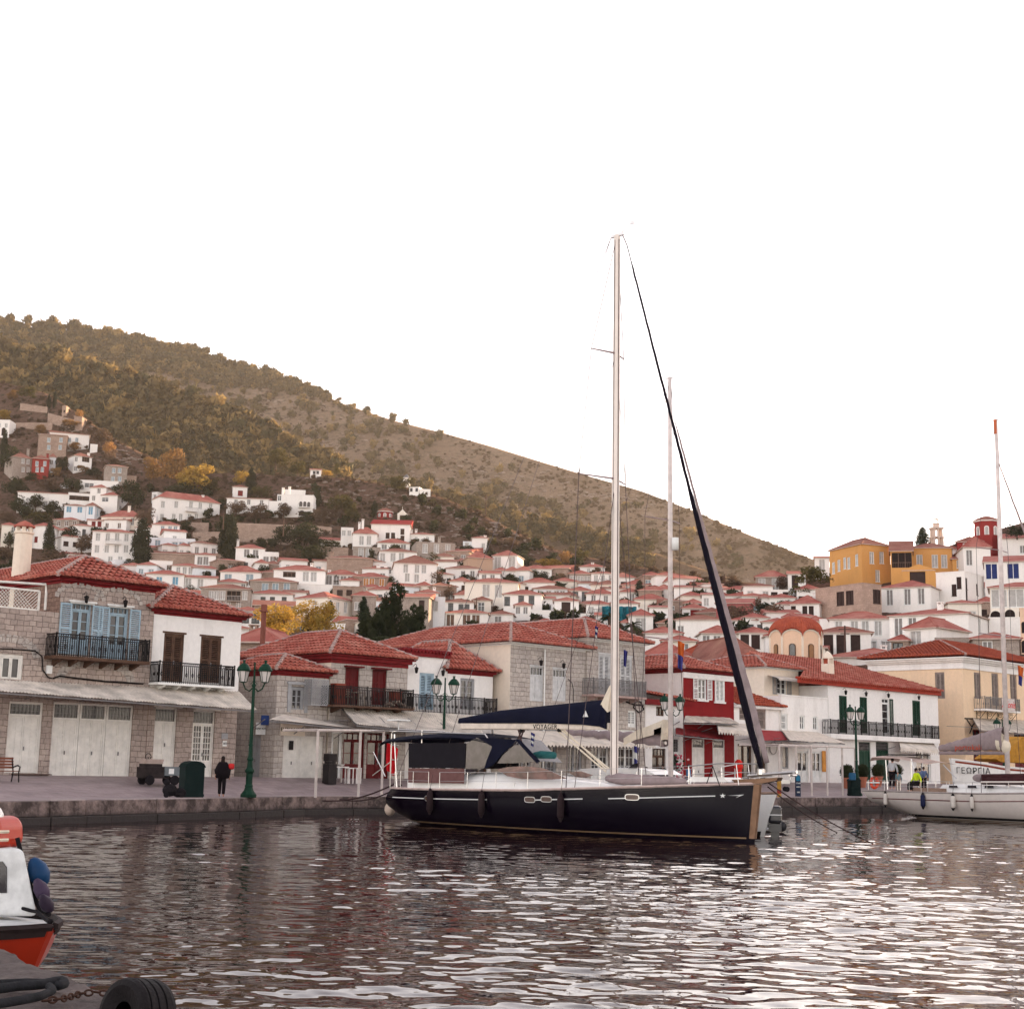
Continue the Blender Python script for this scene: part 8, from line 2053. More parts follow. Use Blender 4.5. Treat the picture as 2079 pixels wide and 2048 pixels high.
for y in (-.35,-.12,.1,.3): rows.append([Z.P(u,v+abs(y)*14,0)+Vector((rr.uniform(-.05,.05),y,rr.uniform(-.05,.05))) for u,v in pp[:4]]+[Z.P(1352,1500+abs(y)*10,0)+Vector((0,y,0))])
rows2=[[Vector(p_)-Vector((0,0,.3+.05*j)) for j,p_ in enumerate(r)] for r in rows]
mb.grid(rows);mb.grid([rows[0],rows2[0]]);mb.grid([rows[-1],rows2[-1]]);mb.build('loose_sail',CREAMC,Z.root,smooth=True)
mb=MB();a=Z.P(1330,1562,-.6);mb.prism([Z.px(1150,1572,-.9),Z.px(1330,1572,-.9),Z.px(1312,1562,-.9),Z.px(1240,1557,-.9),Z.px(1180,1560,-.9)],-.9,.9);mb.build('coachroof',GELW,Z.root)
slab_w=MB();slab_w.prism([Z.px(1283,1551,-.92),Z.px(1299,1548,-.92),Z.px(1292,1560,-.92),Z.px(1276,1560,-.92)],-.93,-.905);slab_w.build('cabin_window',GLASS,Z.root)
Z.rails(.1,.93,6,.6)
mb=MB();
for sd in (-1,1): mb.tube([Z.pt(.93,1.55,sd,-.06)+Vector((0,0,.6)),Vector((Z.X(1,1.6)-.1,sd*.1,2.25))],.02,5)
mb.tube([(Z.X(1,1.6)-.1,-.1,2.25),(Z.X(1,1.6)-.1,.1,2.25)],.02,5);mb.build('bow_pulpit',STEEL,Z.root)
# red burgee-like furled flag at the mast and laundry
# dinghy with outboard beyond the bows
dg=thing('inflatable_dinghy','dark grey inflatable dinghy with an outboard motor behind the bow of the navy yacht','dinghy',(10.3,61.5,0),R(100))
mb=MB()
for sd in (-1,1): mb.tube([(-1.4,sd*.6,.22),(.6,sd*.6,.26),(1.2,sd*.3,.36),(1.35,0,.4)],.2,9)
mb.build('tube',plain('dark_dinghy_rubber',(.03,.03,.035),.6),dg,smooth=True);mb=MB();mb.box(-1.35,.8,-.5,.5,.08,.14);mb.build('floor',GFRAME,dg)
om=at(1573,1641,56.0);ob=thing('outboard_motor','black outboard motor with white lettering, tilted beside the yacht bows','outboard motor',(om.x,om.y,0),R(-10))
mb=MB();mb.box(-.26,.26,-.36,.36,.5,1.15);o=mb.build('cowling',plain('outboard_black',(.03,.03,.035),.25,var=.1),ob);bevel(o,.12,4)
mb=MB();mb.box(-.16,.16,-.2,.2,-.25,.3);mb.box(-.24,.24,-.3,.3,.2,.497);mb.build('leg',plain('outboard_black',(.03,.03,.035),.25,var=.1),ob);
mb=MB();mb.box(-.263,.263,-.365,.365,.80,.84);mb.build('trim_stripe',WFRAME,ob)
# --- third yacht at the right edge
Q=Boat('sailing_yacht','cream sailing yacht with white and blue fenders, cut by the right edge of the frame','sailing yacht',(21.7,84.6),(30.6,72.9))
Q.hull((tt,[1.45,1.6,1.75,1.95,2.0,1.9,1.5,1.05,.55,.2,.04]),([0,.5,1],[1.38,1.42,1.7]),([0,.05,.12,.22,.9,1],[.55,.42,.1,-.3,-.4,-.2]),rake=.3,stern_r=-.7)
CREAMH=plain('cream_gelcoat',(.62,.55,.50),.3,var=.08)
Q.make_hull(CREAMH);Q.deck(GELW,plain('grey_toe_rail',(.35,.30,.28),.5))
Q.stripe('boot_stripe',.13,.99,lambda t: .17,.12,IRON);Q.stripe('gold_stripe',.15,.99,lambda t: .045,.04,GOLD);Q.stripe('sheer_stripe',.02,.99,lambda t: ip(t,*Q.sheer)-.38,.05,plain('maroon_stripe',(.13,.03,.03),.5))
mb=MB();rows=[]
for i in range(21):
 t=.30+.5*i/20;zs=ip(t,*Q.sheer);h=ip(t,[.3,.4,.6,.8],[.45,.5,.4,.05]);w=1.2;x=t*Q.L
 rows.append([(x,-w-.1,zs),(x,-w,zs+h*.6),(x,-w*.8,zs+h),(x,w*.8,zs+h),(x,w,zs+h*.6),(x,w+.1,zs)])
mb.grid(rows);mb.add(rows[0],[tuple(reversed(range(6)))]);mb.build('coachroof',GELW,Q.root,smooth=True)
for u in (1935,1973,2008):
 a=Q.px(u,1597,-1.33);mb=MB();mb.prism([(a[0]-.28,a[1]-.07),(a[0]+.28,a[1]-.05),(a[0]+.25,a[1]+.08),(a[0]-.25,a[1]+.08)],-1.33,-1.30);mb.build('cabin_window',GLASS,Q.root)
mb=MB();a=Q.px(1848,1600,-1.6);b=Q.px(1920,1600,-1.6);mb.box(a[0],b[0],-1.65,-1.5,1.36,1.66);mb.build('cockpit_coaming',TEAK,Q.root)
m0=Q.P(2046,1572,0);m0.z=1.5;m1=Q.P(2022,852,0)
mb=MB();mb.tube([m0,m0.lerp(m1,.7),m1],[.13,.12,.09],12);mb.build('mast',plain('pinkish_mast',(.72,.63,.60),.4,0),Q.root,smooth=True)
mb=MB();mb.tube([m0.lerp(m1,.96)+Vector((-.02,-.02,0)),m1+Vector((-.02,-.02,0))],.105,8);mb.build('mast_tip',plain('orange_mast_tape',(.55,.13,.05),.5),Q.root)
mb=MB();mb.box(m1.x-.2,m1.x+.2,-.03,.03,m1.z-.05,m1.z+.03);mb.tube([(m1.x+.1,0,m1.z),(m1.x+.4,0,m1.z+.18)],.012,4);mb.build('masthead',STEEL,Q.root)
def mq(v): q=(Q.P(2038,v,0).z-m0.z)/(m1.z-m0.z);return m0.lerp(m1,q)
for v in (1116,1290):
 for sd in (-1,1): mb=MB();m_=mq(v);tp=m_+Vector((-.5,sd*1.45,.06));mb.tube([m_,tp],.03,5);mb.build('spreader',plain('spreader_grey',(.35,.26,.26),.5),Q.root);wire(Q.root,'shroud',m1 if v < 1200 else mq(1116)+Vector((-.5,sd*1.45,.06)),tp,.007)
for sd in (-1,1): wire(Q.root,'shroud',mq(1290)+Vector((-.5,sd*1.45,.06)),Vector((m0.x-.4,sd*1.8,1.45)),.009)
sausage(Q.root,'furled_headsail',mq(935)+Vector((.05,0,0)),Vector((Q.L-.5,0,1.8)),([0,.05,.5,1],[.02,.04,.09,.1]),MAUVE,seg=30)
a=Q.P(2040,1528,0);b=Q.P(1908,1528,0);mb=MB();mb.tube([a,b],.10,8);mb.build('boom',MAUVE,Q.root)
rows=[]
for i in range(25):
 q=i/24;c=b.lerp(a,q);h=.30+1.0*q;w=.12+.16*q
 rows.append([c+Vector((0,w*math.cos(t),.1+h*.5+h*.5*math.sin(t)+.02*math.sin(i*2.1))) for t in np.linspace(0,2*math.pi,11)])
mb=MB();mb.grid(rows);mb.add(rows[0][:-1],[tuple(range(10))]);mb.build('sail_cover',MAUVE,Q.root,smooth=True)
a=Q.px(1965,1517,-.3);lettering('portokali',.42,plain('orange_red_letters',(.5,.07,.03),.6),Q.root,(a[0],-.285,a[1]),name='boat_name',space=1.1)
mb=MB();c=Q.P(2030,1505,0);mb.ball(c,.32,.28,.5,10,8);mb.ball(c+Vector((.35,0,-.25)),.25,.25,.4,10,8);mb.build('loose_sail',CREAMC,Q.root,smooth=True)
a0,a1,a2,a3=Q.px(1795,1546,0),Q.px(1800,1538,0),Q.px(1850,1540,0),Q.px(1915,1552,0)
mb=MB();mb.grid([[(x,y*1.3,z+.12*(1-y*y)) for y in np.linspace(-1,1,7)] for x,z in (a0,a1,a2,a3)]);mb.build('bimini_canopy',plain('beige_canvas',(.48,.36,.31),.9,var=.3),Q.root)
for (u0,v0,u1,v1) in ((1798,1542,1802,1602),(1850,1540,1850,1600),(1915,1552,1942,1580),(1850,1540,1866,1600)): 
 for y in (-1.25,1.25): x0,z0=Q.px(u0,v0,y);x1,z1=Q.px(u1,v1,y);wire(Q.root,'bimini_frame',(x0,y,z0),(x1,y,z1),.018,STEEL)
mb=MB();x,z=Q.px(1835,1532,0);mb.box(x-.9,x+1.4,-.5,.5,z-.03,z+.03);mb.build('solar_panel',IRON,Q.root)
Q.rails(.02,.25,4,.62);Q.rails(.28,.95,8,.6)
mb=MB();a=Q.P(1995,1584,-1.1);b=Q.P(2095,1584,-1.1);mb.tube([a,b],.22,9);mb.tube([a+Vector((0,.0,.2)),b+Vector((0,0,.22))],.14,8);mb.build('folded_dinghy',plain('dark_red_black_dinghy',(.05,.012,.014),.6),Q.root,smooth=True)
mb=MB();a=Q.P(1990,1579,-.6);mb.ball(a,.45,.3,.22);mb.ball(a+Vector((.6,0,-.02)),.3,.25,.2);mb.build('stowed_sail_bag',MAUVE,Q.root,smooth=True)
mb=MB();mb.tube([Q.P(1992,1587,-1.9),Q.P(2100,1587,-1.9)],.045,6);mb.build('stowed_pole',ALU,Q.root)
WF=plain('white_fender',(.66,.60,.54),.5,var=.1);BT=plain('navy_fender',(.012,.016,.06),.5)
for u,m_,lb,r_ in ((1797,WF,'white fender with black tips nearest the stern of the cream yacht',.11),(1876,BT,'navy blue fender on the cream yacht',.13),(1937,WF,'fatter white fender with black tips amidships on the cream yacht',.14),(1975,WF,'slim white fender on the cream yacht, right of the fatter one',.11)):
 fender(Q,t_at(Q,u,1620),.98,lb,m_,r_,.62,tip=IRON)
# life ring / horseshoe
w=at(1775,1588,84.6);root=thing('horseshoe_buoy','orange-red horseshoe lifebuoy on the stern rail of the cream yacht','lifebuoy',w,R(20));mb=MB();mb.tube([(.22*math.cos(t),0,.30*math.sin(t)) for t in np.linspace(-4.2,1.0,14)],.085,8);mb.build('ring',plain('lifebuoy_orange',(.65,.07,.03),.6),root,smooth=True);mb=MB();mb.box(-.3,.3,-.1,.1,-.04,.04);mb.build('strap',WFRAME,root)
# caique hull with Greek lettering behind, with yellow tarpaulin
G_=Boat('caique','wooden caique with a high white bow, Greek lettering and a yellow tarpaulin','caique',(38.5,99.5),(27.6,91.0))
G_.hull(([0,.3,.7,.9,1],[1.6,2.0,1.8,1.0,.08]),([0,.4,.8,1],[2.5,2.6,2.9,3.3]),([0,.5,1],[-.3,-.5,-.2]),rake=.2,stern_r=0)
G_.make_hull(WHITE);G_.deck(TEAK,WHITE)
G_.stripe('rubbing_strake',0,.99,lambda t: ip(t,*G_.sheer)-.12,.12,plain('rust_red_rail',(.25,.05,.03),.6),sides=(1,-1))
def side_n(u): return None
# lettering on the side that faces the water: port or starboard whichever faces the camera
sd=1 if G_.n.y < 0 else -1
def t_at2(B_,u,sd): return min((abs(proj(B_,B_.pt(k/300,2.4,sd))[0]-u),k/300) for k in range(301))[1]
tl=t_at2(G_,1973,sd);pl=G_.pt(tl,2.5,sd,.06);p2=G_.pt(tl-.06,2.5,sd,.06);dv=(pl-p2)*(1 if sd > 0 else 1);ang=math.atan2(p2.y-pl.y,p2.x-pl.x)
lt=lettering('ΓΕΩΡΓΙΑ',.5,IRON,G_.root,pl+Vector((0,sd*.05,.12)),rot=(R(90),0,ang if sd > 0 else ang+math.pi),name='boat_name',space=1.2)
mb=MB();a=G_.P(2040,1470,0);
pp=[G_.P(u,v,0) for u,v in ((2056,1495),(2100,1515),(2100,1550),(2062,1548),(2010,1546),(2000,1540))]
mb.add([p_+Vector((0,-.8,0)) for p_ in pp]+[p_+Vector((0,.8,0)) for p_ in pp],[(0,1,2,3,4,5),(11,10,9,8,7,6)]+[(i,i+6,(i+1) % 6+6,(i+1) % 6) for i in range(6)]);mb.build('tarpaulin',plain('yellow_tarpaulin',(.46,.22,.03),.8,var=.35,bump=.3),G_.root)
# ---- small boat at the left edge
Bt=Boat('motor_boat','small white-decked boat with an orange-red hull at the left edge of the frame','motor boat',(-10.3,19.6),(-5.5,17.9))
Bt.hull(([0,.4,.75,.9,.97,1],[1.35,1.45,1.3,.95,.45,.05]),([0,.6,1],[.42,.44,.49]),([0,.6,.9,1],[-.25,-.25,-.15,-.05]),rake=.42,stern_r=0,p=3)
OR=plain('orange_red_hull',(.34,.022,.005),.35,var=.15)
Bt.make_hull(OR);Bt.deck(plain('worn_white_deck',(.66,.66,.65),.5,var=.25,scale=5),plain('black_rubber_rail',(.03,.02,.02),.7))
Bt.stripe('rubber_strake',0,1,lambda t: ip(t,*Bt.sheer)-.04,.10,plain('black_rubber_rail',(.03,.02,.02),.7),sides=(1,-1),o=.035)
yv=-1 if Bt.n.y > 0 else 1
CB=[Bt.px(u,v,-.35*yv) for u,v in ((-120,1722),(44,1722),(50,1732),(73,1842),(75,1860),(-120,1860))]
mb=MB();P0=[(x,-yv*.35,z) for x,z in CB];P1=[(x-(.9 if x > CB[0][0]+1 else 0),-yv*1.1,z) for x,z in CB];mb.add(P0+P1,[tuple(range(6)),tuple(reversed(range(6,12)))]+[(i,i+6,(i+1) % 6+6,(i+1) % 6) for i in range(6)]);cb=mb.build('cabin',plain('worn_white_deck',(.66,.66,.65),.5,var=.25,scale=5),Bt.root);bevel(cb,.04,3)
WN=[Bt.px(u,v,-.33*yv) for u,v in ((-40,1748),(4,1748),(12,1760),(12,1812),(-40,1812))]
mb=MB();mb.prism(WN,-yv*.335,-yv*.346);mb.build('window',GLASS,Bt.root)
LR=[Bt.px(u,v,-.6*yv) for u,v in ((-80,1720),(20,1720),(25,1702),(24,1672),(12,1656),(-80,1654))]
root=thing('liferaft_canister','orange-red life raft canister strapped on the cabin of the small boat','life raft canister',Bt.S+Bt.d*LR[1][0]-Bt.n*(.6*yv)+Vector((0,0,LR[1][1])),Bt.ang)
q0_=Vector((LR[1][0],0,LR[1][1]));mb=MB();mb.prism([(x-q0_.x,z-q0_.z) for x,z in LR],-.25,.25);o=mb.build('canister',plain('liferaft_orange',(.42,.030,.010),.35,var=.12),root);bevel(o,.07,4)
mb=MB();
for zz in (.12,.22): mb.tube([(-1.0,yv*.27,zz),(.0,yv*.27,zz-.02),(.04,yv*.1,zz-.02)],.02,5)
mb.build('strap',CREAMC,root)
w_=at(14,1628,17.6);mb=MB();mb.ball((-.16,0,-.12),.17,.17,.2,12,8);o=mb.build('dome_light_cover',GELW,smooth=True);o.location=at(8,1645,18.8);tag(o,'rounded white cover on top of the life raft canister','cover')
BL=plain('blue_fender_paint',(.012,.05,.13),.45,var=.3);PU=plain('purple_grey_fender',(.06,.04,.075),.5,var=.4)
def blob(name,label,cat,u,v,D_,r,mat_,rot=0):
 mb=MB();mb.lathe([(.01,-r[2]),(r[0]*.6,-r[2]*.85),(r[0],-r[2]*.3),(r[0]*.95,r[2]*.3),(r[0]*.5,r[2]*.85),(.03,r[2])],n=14);o=mb.build(name,mat_,smooth=True);o.location=at(u,v,D_);o.rotation_euler=(R(rot),R(-25),0);tag(o,label,cat);return o
blob('round_fender','big blue fender hanging off the small boat cabin','fender',78,1770,18.6,(.13,.13,.19),BL,10)
blob('round_fender','purple-grey fender below the big blue one','fender',84,1806,18.4,(.09,.09,.15),PU,20)
blob('round_fender','dark fender with white collar, lowest beside the small boat cabin','fender',94,1834,18.2,(.08,.08,.13),plain('dark_purple_fender',(.03,.02,.035),.5),30)
def rope(name,label,cat,pts,r,mat_=ROPE,n=6):
 mb=MB();P_=[Vector(p_) for p_ in pts];out=[]
 for i in range(len(P_)-1):
  for k in range(6): out.append(P_[i].lerp(P_[i+1],k/6))
 out.append(P_[-1]);
 for _ in range(2): out=[out[0]]+[(out[i-1]+out[i]*2+out[i+1])/4 for i in range(1,len(out)-1)]+[out[-1]]
 mb.tube(out,r,n);o=mb.build(name,mat_,smooth=True);tag(o,label,cat);return o
rope('rope','black rope running down the cabin corner of the small boat','rope',[at(35,1700,18.6),at(50,1760,18.6),at(66,1810,18.5),at(80,1845,18.4),at(100,1856,18.2)],.028,plain('black_rope',(.012,.01,.012),.9))
rope('rope','thick black rope knotted on the foredeck of the small boat','rope',[at(46,1843,18.4),at(62,1848,18.3),at(76,1850,18.2),at(90,1864,17.7),at(102,1872,17.4),at(106,1868,17.4),at(98,1870,17.4)],.022,plain('black_rope',(.012,.01,.012),.9))
# mooring ropes
def sag(a,b,s,n=10): a,b=Vector(a),Vector(b);return [a.lerp(b,i/n)-Vector((0,0,s*4*(i/n)*(1-i/n))) for i in range(n+1)]
bowp=Y.S+Y.d*(Y.X(1,2)+.3)+Vector((0,0,2.05))
rope('mooring_rope','upper anchor rope running from the navy yacht bow into the water','mooring rope',sag(bowp,onz(1772,1712,0),.12),.022)
rope('mooring_rope','lower anchor rope from the navy yacht bow into the water','mooring rope',sag(bowp-Vector((0,0,.15)),onz(1700,1690,0),.10),.022)
stp=at(806,1588,63.5)
rope('mooring_rope','dark stern rope from the navy yacht to the quay steps','mooring rope',sag(stp,at(655,1625,67.2),.25),.035)
rope('mooring_rope','second dark stern rope lying close to the first','mooring rope',sag(stp+Vector((.2,0,-.1)),at(690,1622,68.5),.3),.03)
rope('mooring_rope','short rope from the cream yacht stern to the quay','mooring rope',sag(at(1779,1605,84.4),at(1766,1622,94),.2),.02)
# ================================================================== STREET FURNITURE, PEOPLE, NEAR QUAY
def ground_z(p):
 """height of the quay pavement at a world x,y"""
 x,y=p[0],p[1];k=y-x;e=float(np.interp(x,[q[0] for q in EDGE],[q[1]-q[0] for q in EDGE]));t=(k-e)/max(.1,85-e)
 if t <=.28: return ZQ+.02*max(0,t)/.28
 return ZQ+.02+(ZF-ZQ-.02)*min(1,(t-.28)/.72)
def street(u,v,it=6):
 """point on the pavement seen at a pixel"""
 z=ZQ
 for _ in range(12):
  p=onz(u,v,z);z=.5*z+.5*ground_z(p)
 p=onz(u,v,z);return Vector((p.x,p.y,ground_z(p)))
def onstreet(u,D): p=at(u,1600,D);return Vector((p.x,p.y,ground_z(p)))
def lamp(label,u,D,vt,rz):
 p=onstreet(u,D);h=at(u,vt,D).z-p.z;s=h/6.0;root=thing('street_lamp',label,'street lamp',p,rz,AG)
 mb=MB();mb.lathe([(.36*s,0),(.36*s,.12*s),(.22*s,.3*s),(.17*s,.45*s),(.19*s,.5*s),(.15*s,.58*s),(.15*s,1.05*s),(.21*s,1.12*s),(.21*s,1.2*s),(.13*s,1.3*s),(.11*s,1.6*s),(.15*s,1.68*s),(.10*s,1.8*s),(.09*s,2.25*s),(.11*s,2.3*s),(.07*s,2.4*s)],n=14);mb.build('base',GREENM,root,smooth=False)
 mb=MB();mb.lathe([(.085*s,2.4*s),(.07*s,4.9*s),(.10*s,4.95*s),(.05*s,5.1*s),(.04*s,5.95*s),(.06*s,5.97*s),(.02*s,6.02*s)],n=10);mb.build('post',GREENM,root)
 for sx in (-1,1):
  mb=MB();mb.tube([(0,0,4.9*s),(sx*.2*s,0,4.72*s),(sx*.38*s,0,4.82*s),(sx*.49*s,0,5.08*s)],.034*s,6);mb.tube([(0,0,5.2*s),(sx*.15*s,0,5.05*s),(sx*.05*s,0,4.95*s)],.015*s,4);ar=mb.build('arm',GREENM,root)
  x=sx*.49*s;mb=MB();mb.lathe([(.06*s,5.08*s),(.16*s,5.12*s),(.17*s,5.14*s)],(x,0,0),6)
  for k in range(6):
   a=k*math.pi/3;mb.tube([(x+.16*s*math.cos(a),.16*s*math.sin(a),5.13*s),(x+.27*s*math.cos(a),.27*s*math.sin(a),5.62*s)],.016*s,4)
  mb.lathe([(.31*s,5.62*s),(.33*s,5.66*s),(.27*s,5.80*s),(.16*s,5.93*s),(.06*s,5.98*s),(.05*s,6.06*s),(.08*s,6.07*s),(.07*s,6.12*s)],(x,0,0),12);ln=mb.build('lantern',GREENM,root)
  mb=MB();mb.lathe([(.145*s,5.14*s),(.255*s,5.61*s)],(x,0,0),6,cap=True);mb.build('lamp_glass',plain('milky_lamp_glass',(.66,.60,.57),.25,var=.1),ln)
 return root
rz45=R(20)
lamp('nearest two-lantern green lamp post, by the walking figure',505,64.5,1345,R(0))
lamp('two-lantern green lamp post behind the cabin canopy of the navy yacht',898,78.2,1376,R(5))
lamp('two-lantern green lamp post behind the second, pinkish mast',1365,87.8,1412,R(0))
lamp('two-lantern lamp post with a blue sticker, before the green-door house',1740,98.5,1434,R(30))
lamp('two-lantern lamp post half hidden by the right-hand yacht mast',2040,117.0,1460,R(10))
# green kiosk bins
def bin_(label,u,D,w,h,rz,mat_):
 p=onstreet(u,D);root=thing('street_bin',label,'litter bin',p,rz)
 mb=MB();n=7
 prof=[(-w/2,0),(w/2,0),(w/2,h*.82)]+[(w/2*math.cos(t),h*.82+h*.18*math.sin(t)) for t in np.linspace(.15,math.pi-.15,n)]+[(-w/2,h*.82)]
 mb.prism(prof,-w*.4,w*.4);o=mb.build('body',mat_,root);bevel(o,.03,2)
 mb=MB();mb.prism([(x*1.06,z*1.0+.02) for x,z in prof[2:]],-w*.43,w*.43);mb.prism([(x*1.03,z*1.0+.01) for x,z in [(-w/2,.04),(w/2,.04),(w/2,.14),(-w/2,.14)]],-w*.415,w*.415)
 for k in range(3): mb.box(-w*.44,w*.44,-w*.415,-w*.401,h*(.2+.2*k),h*(.2+.2*k)+.02)
 mb.build('lid',mat_,root);return root
BIN=plain('bottle_green_plastic',(.004,.014,.013),.6,var=.2)
bin_('tall dark green rounded bin on the quay left of the walking figure',388,62.0,.85,1.48,R(35),BIN)
p=onstreet(1752,97.0);bin_('dark green bin at the foot of the lamp before the green-door house',1734,97.5,.7,1.15,R(20),BIN)
mb=MB();mb.lathe([(.22,0),(.24,.3),(.20,.45)],n=12);o=mb.build('bin_bag_ring',plain('blue_plastic',(.02,.10,.20),.5));o.location=onstreet(1731,96.5)+Vector((0,0,1.05));tag(o,'blue plastic bag collar on top of the green bin by the lamp','bin bag')
# low dark figure-like heap left of the bin: folded stroller
p=onstreet(350,61.2);root=thing('folded_pushchair','black folded pushchair lying against the tall green bin','pushchair',p,R(30));BK=plain('black_fabric',(.012,.010,.012),.9)
mb=MB();mb.ball((-.25,0,.62),.14,.1,.14);mb.ball((-.1,0,.3),.32,.22,.26);mb.ball((.3,0,.2),.3,.2,.2);mb.build('folded_seat',BK,root)
for sx in (-.3,.35): mb=MB();mb.lathe([(.11,-.03),(.12,0),(.11,.03)],(sx,-.2,.12),12,'y');mb.build('wheel',BK,root)
mb=MB();mb.tube([(-.3,-.1,.1),(.05,-.1,.6),(.16,-.1,.72)],.02,5);mb.build('handle',BK,root)
# park bench at the left edge
p=onstreet(-6,60.5);root=thing('park_bench','brown slatted bench with black iron arms at the left frame edge','park bench',Vector((p.x,p.y,ground_z(p))),R(50));WD=plain('red_brown_slat',(.20,.07,.045),.6,var=.3)
mb=MB()
for k in range(5): mb.box(-.85,.85,-.22+.1*k,-.14+.1*k,.43,.46)
mb.build('seat',WD,root);mb=MB()
for k in range(4): mb.box(-.85,.85,.28+.02*k,.305+.02*k,.55+.12*k,.64+.12*k)
mb.build('backrest',WD,root)
for sx in (-.8,.8): mb=MB();mb.tube([(sx,-.25,0),(sx,-.2,.4),(sx,-.27,.62),(sx,-.1,.68),(sx,.25,.6)],.03,6);mb.tube([(sx,.3,0),(sx,.22,.42),(sx,.38,1.0)],.03,6);mb.build('leg',IRON,root)
# hand cart with generator in front of the doors
p=onstreet(318,65.5);root=thing('motor_cart','old dark motor cart with steering wheel and grey box by the stone wall','cart',p,R(40));root.scale=(.82,.82,.82);DKM=plain('oily_black_metal',(.03,.022,.022),.6,var=.5)
mb=MB();mb.box(-1.0,.15,-.45,.45,.42,.95);mb.box(-.9,.05,-.4,.4,.953,1.12);mb.build('engine_box',DKM,root)
mb=MB();mb.box(.2,1.25,-.4,.4,.5,.98);mb.build('tool_box',plain('grey_green_box',(.16,.18,.19),.6),root);mb=MB();mb.box(.45,.75,-.41,-.403,.6,.88);mb.build('label_sheet',WFRAME,root)
mb=MB();mb.box(-1.0,1.3,-.35,.35,.36,.418);mb.build('chassis',DKM,root)
for sx in (-.65,.8):
 for sy in (-.45,.45): mb=MB();mb.lathe([(.15,-.07),(.25,-.06),(.27,0),(.25,.06),(.15,.07)],(sx,sy,.27),14,'y');mb.build('wheel',BK,root)
mb=MB();mb.tube([(-.75,-.2,.95),(-.72,-.25,1.45)],.03,6);mb.tube([(-.72+.16*math.cos(t),-.25,1.5+.16*math.sin(t)) for t in np.linspace(0,6.28,14)],.022,5);mb.build('steering_wheel',DKM,root)
for k,(x,z,lb) in enumerate(((-.4,1.12,'lower flat crate on the motor cart'),(-.38,1.24,'upper flat crate on the motor cart'))):
 mb=MB()
 mb.box(-.42,.42,-.3,-.28,0,.1);mb.box(-.42,.42,.28,.3,0,.1);mb.box(-.42,-.4,-.28,.28,0,.1);mb.box(.4,.42,-.28,.28,0,.1);mb.box(-.4,.4,-.28,.28,0,.02);o=mb.build('crate',plain('bleached_crate',(.42,.33,.29),.8));o.location=p+Vector((math.cos(R(40))*x*.82,math.sin(R(40))*x*.82,z*.82+.003));o.rotation_euler=(0,0,R(40+4*k));tag(o,lb,'crate')
# planks / mats on ground by doors
for u,v,lb,w in ((55,1574,'worn doormat at the first white garage door',1.8),(195,1576,'worn doormat in front of the wide white garage doors',1.6)):
 q=street(u,v);mb=MB();mb.box(-w/2,w/2,-.5,.5,.004,.04);o=mb.build('doormat',plain('dusty_mat',(.16,.11,.095),1.0,var=.3));o.location=Vector((q.x,q.y,0))+Vector((0,0,ground_z(q)+.05));o.rotation_euler=(R(4),0,R(45));tag(o,lb,'doormat')
# pergola frames
def pergola(label,posts,top_v,D0,D1,name='pergola',beams=2,depth=2.5):
 mm=plain('cream_pipe_paint',(.60,.52,.48),.5,var=.2)
 root=None;P_=[]
 for i,u in enumerate(posts):
  D_=D0+(D1-D0)*i/(len(posts)-1);q=onstreet(u,D_);P_.append((q,at(u,top_v[0]+(top_v[1]-top_v[0])*i/(len(posts)-1),D_).z))
 root=thing(name,label,'pergola',P_[0][0]);O=P_[0][0]
 for q,zt in P_: mb=MB();a=q-O;mb.box(a.x-.055,a.x+.055,a.y-.055,a.y+.055,0 if q is O else a.z,zt-O.z);mb.build('post',mm,root)
 for k in range(beams):
  off_=FN*(depth*k/(max(1,beams-1)) if beams > 1 else 0)
  mb=MB();mb.tube([(q-O+off_+Vector((0,0,zt-q.z)))*1.0 for q,zt in P_],.055,6);mb.build('beam',mm,root)
 for i in range((len(posts)-1)*4+1):
  f=i/((len(posts)-1)*4)*(len(posts)-1);k=min(int(f),len(posts)-2);f -=k;a=P_[k][0].lerp(P_[k+1][0],f)-O;zt=P_[k][1]*(1-f)+P_[k+1][1]*f-O.z
  mb=MB();mb.tube([Vector((a.x,a.y,zt+.05)),Vector((a.x,a.y,zt+.05))+FN*depth],.025,5);mb.build('rafter',mm,root)
 return root
pergola('cream pipe pergola frame left of the navy yacht stern',[641,728,775],(1482,1484),66.5,72.0,depth=2.6)
pergola('cream pipe pergola frame before the shops right of the navy yacht bow',[1583,1617,1648,1680,1711,1737],(1512,1518),91.5,99.5,depth=3.0)
# white table and stools, tall black stand
WT=plain('white_furniture_paint',(.70,.66,.63),.5)
q=onstreet(684,74.8);root=thing('white_table','small white slatted table outside the dark red shop door','table',q,R(45))
mb=MB();mb.box(-.5,.5,-.3,.3,.78,.84);mb.build('tabletop',WT,root)
for sx in (-.45,.45):
 for sy in (-.25,.25): mb=MB();mb.box(sx-.03,sx+.03,sy-.03,sy+.03,0,.78);mb.build('leg',WT,root)
for i,(dx,lb) in enumerate(((.35,'left white bar stool by the dark red shop door'),(.85,'right white bar stool by the dark red shop door'))):
 r2=thing('bar_stool',lb,'stool',q+FD*dx+FN*(-.5),R(45),'white stools by the red shop door')
 mb=MB();mb.box(-.17,.17,-.17,.17,.74,.79);mb.build('seat',WT,r2)
 for sx in (-.14,.14):
  for sy in (-.14,.14): mb=MB();mb.box(sx-.02,sx+.02,sy-.02,sy+.02,0,.74);mb.build('leg',WT,r2)
mb=MB();mb.lathe([(.05,0),(.12,.02),(.20,.10),(.19,.11)],n=12);o=mb.build('bowl',WT);o.location=q+FD*.2+Vector((0,0,.843));tag(o,'white bowl on the small white table','bowl')
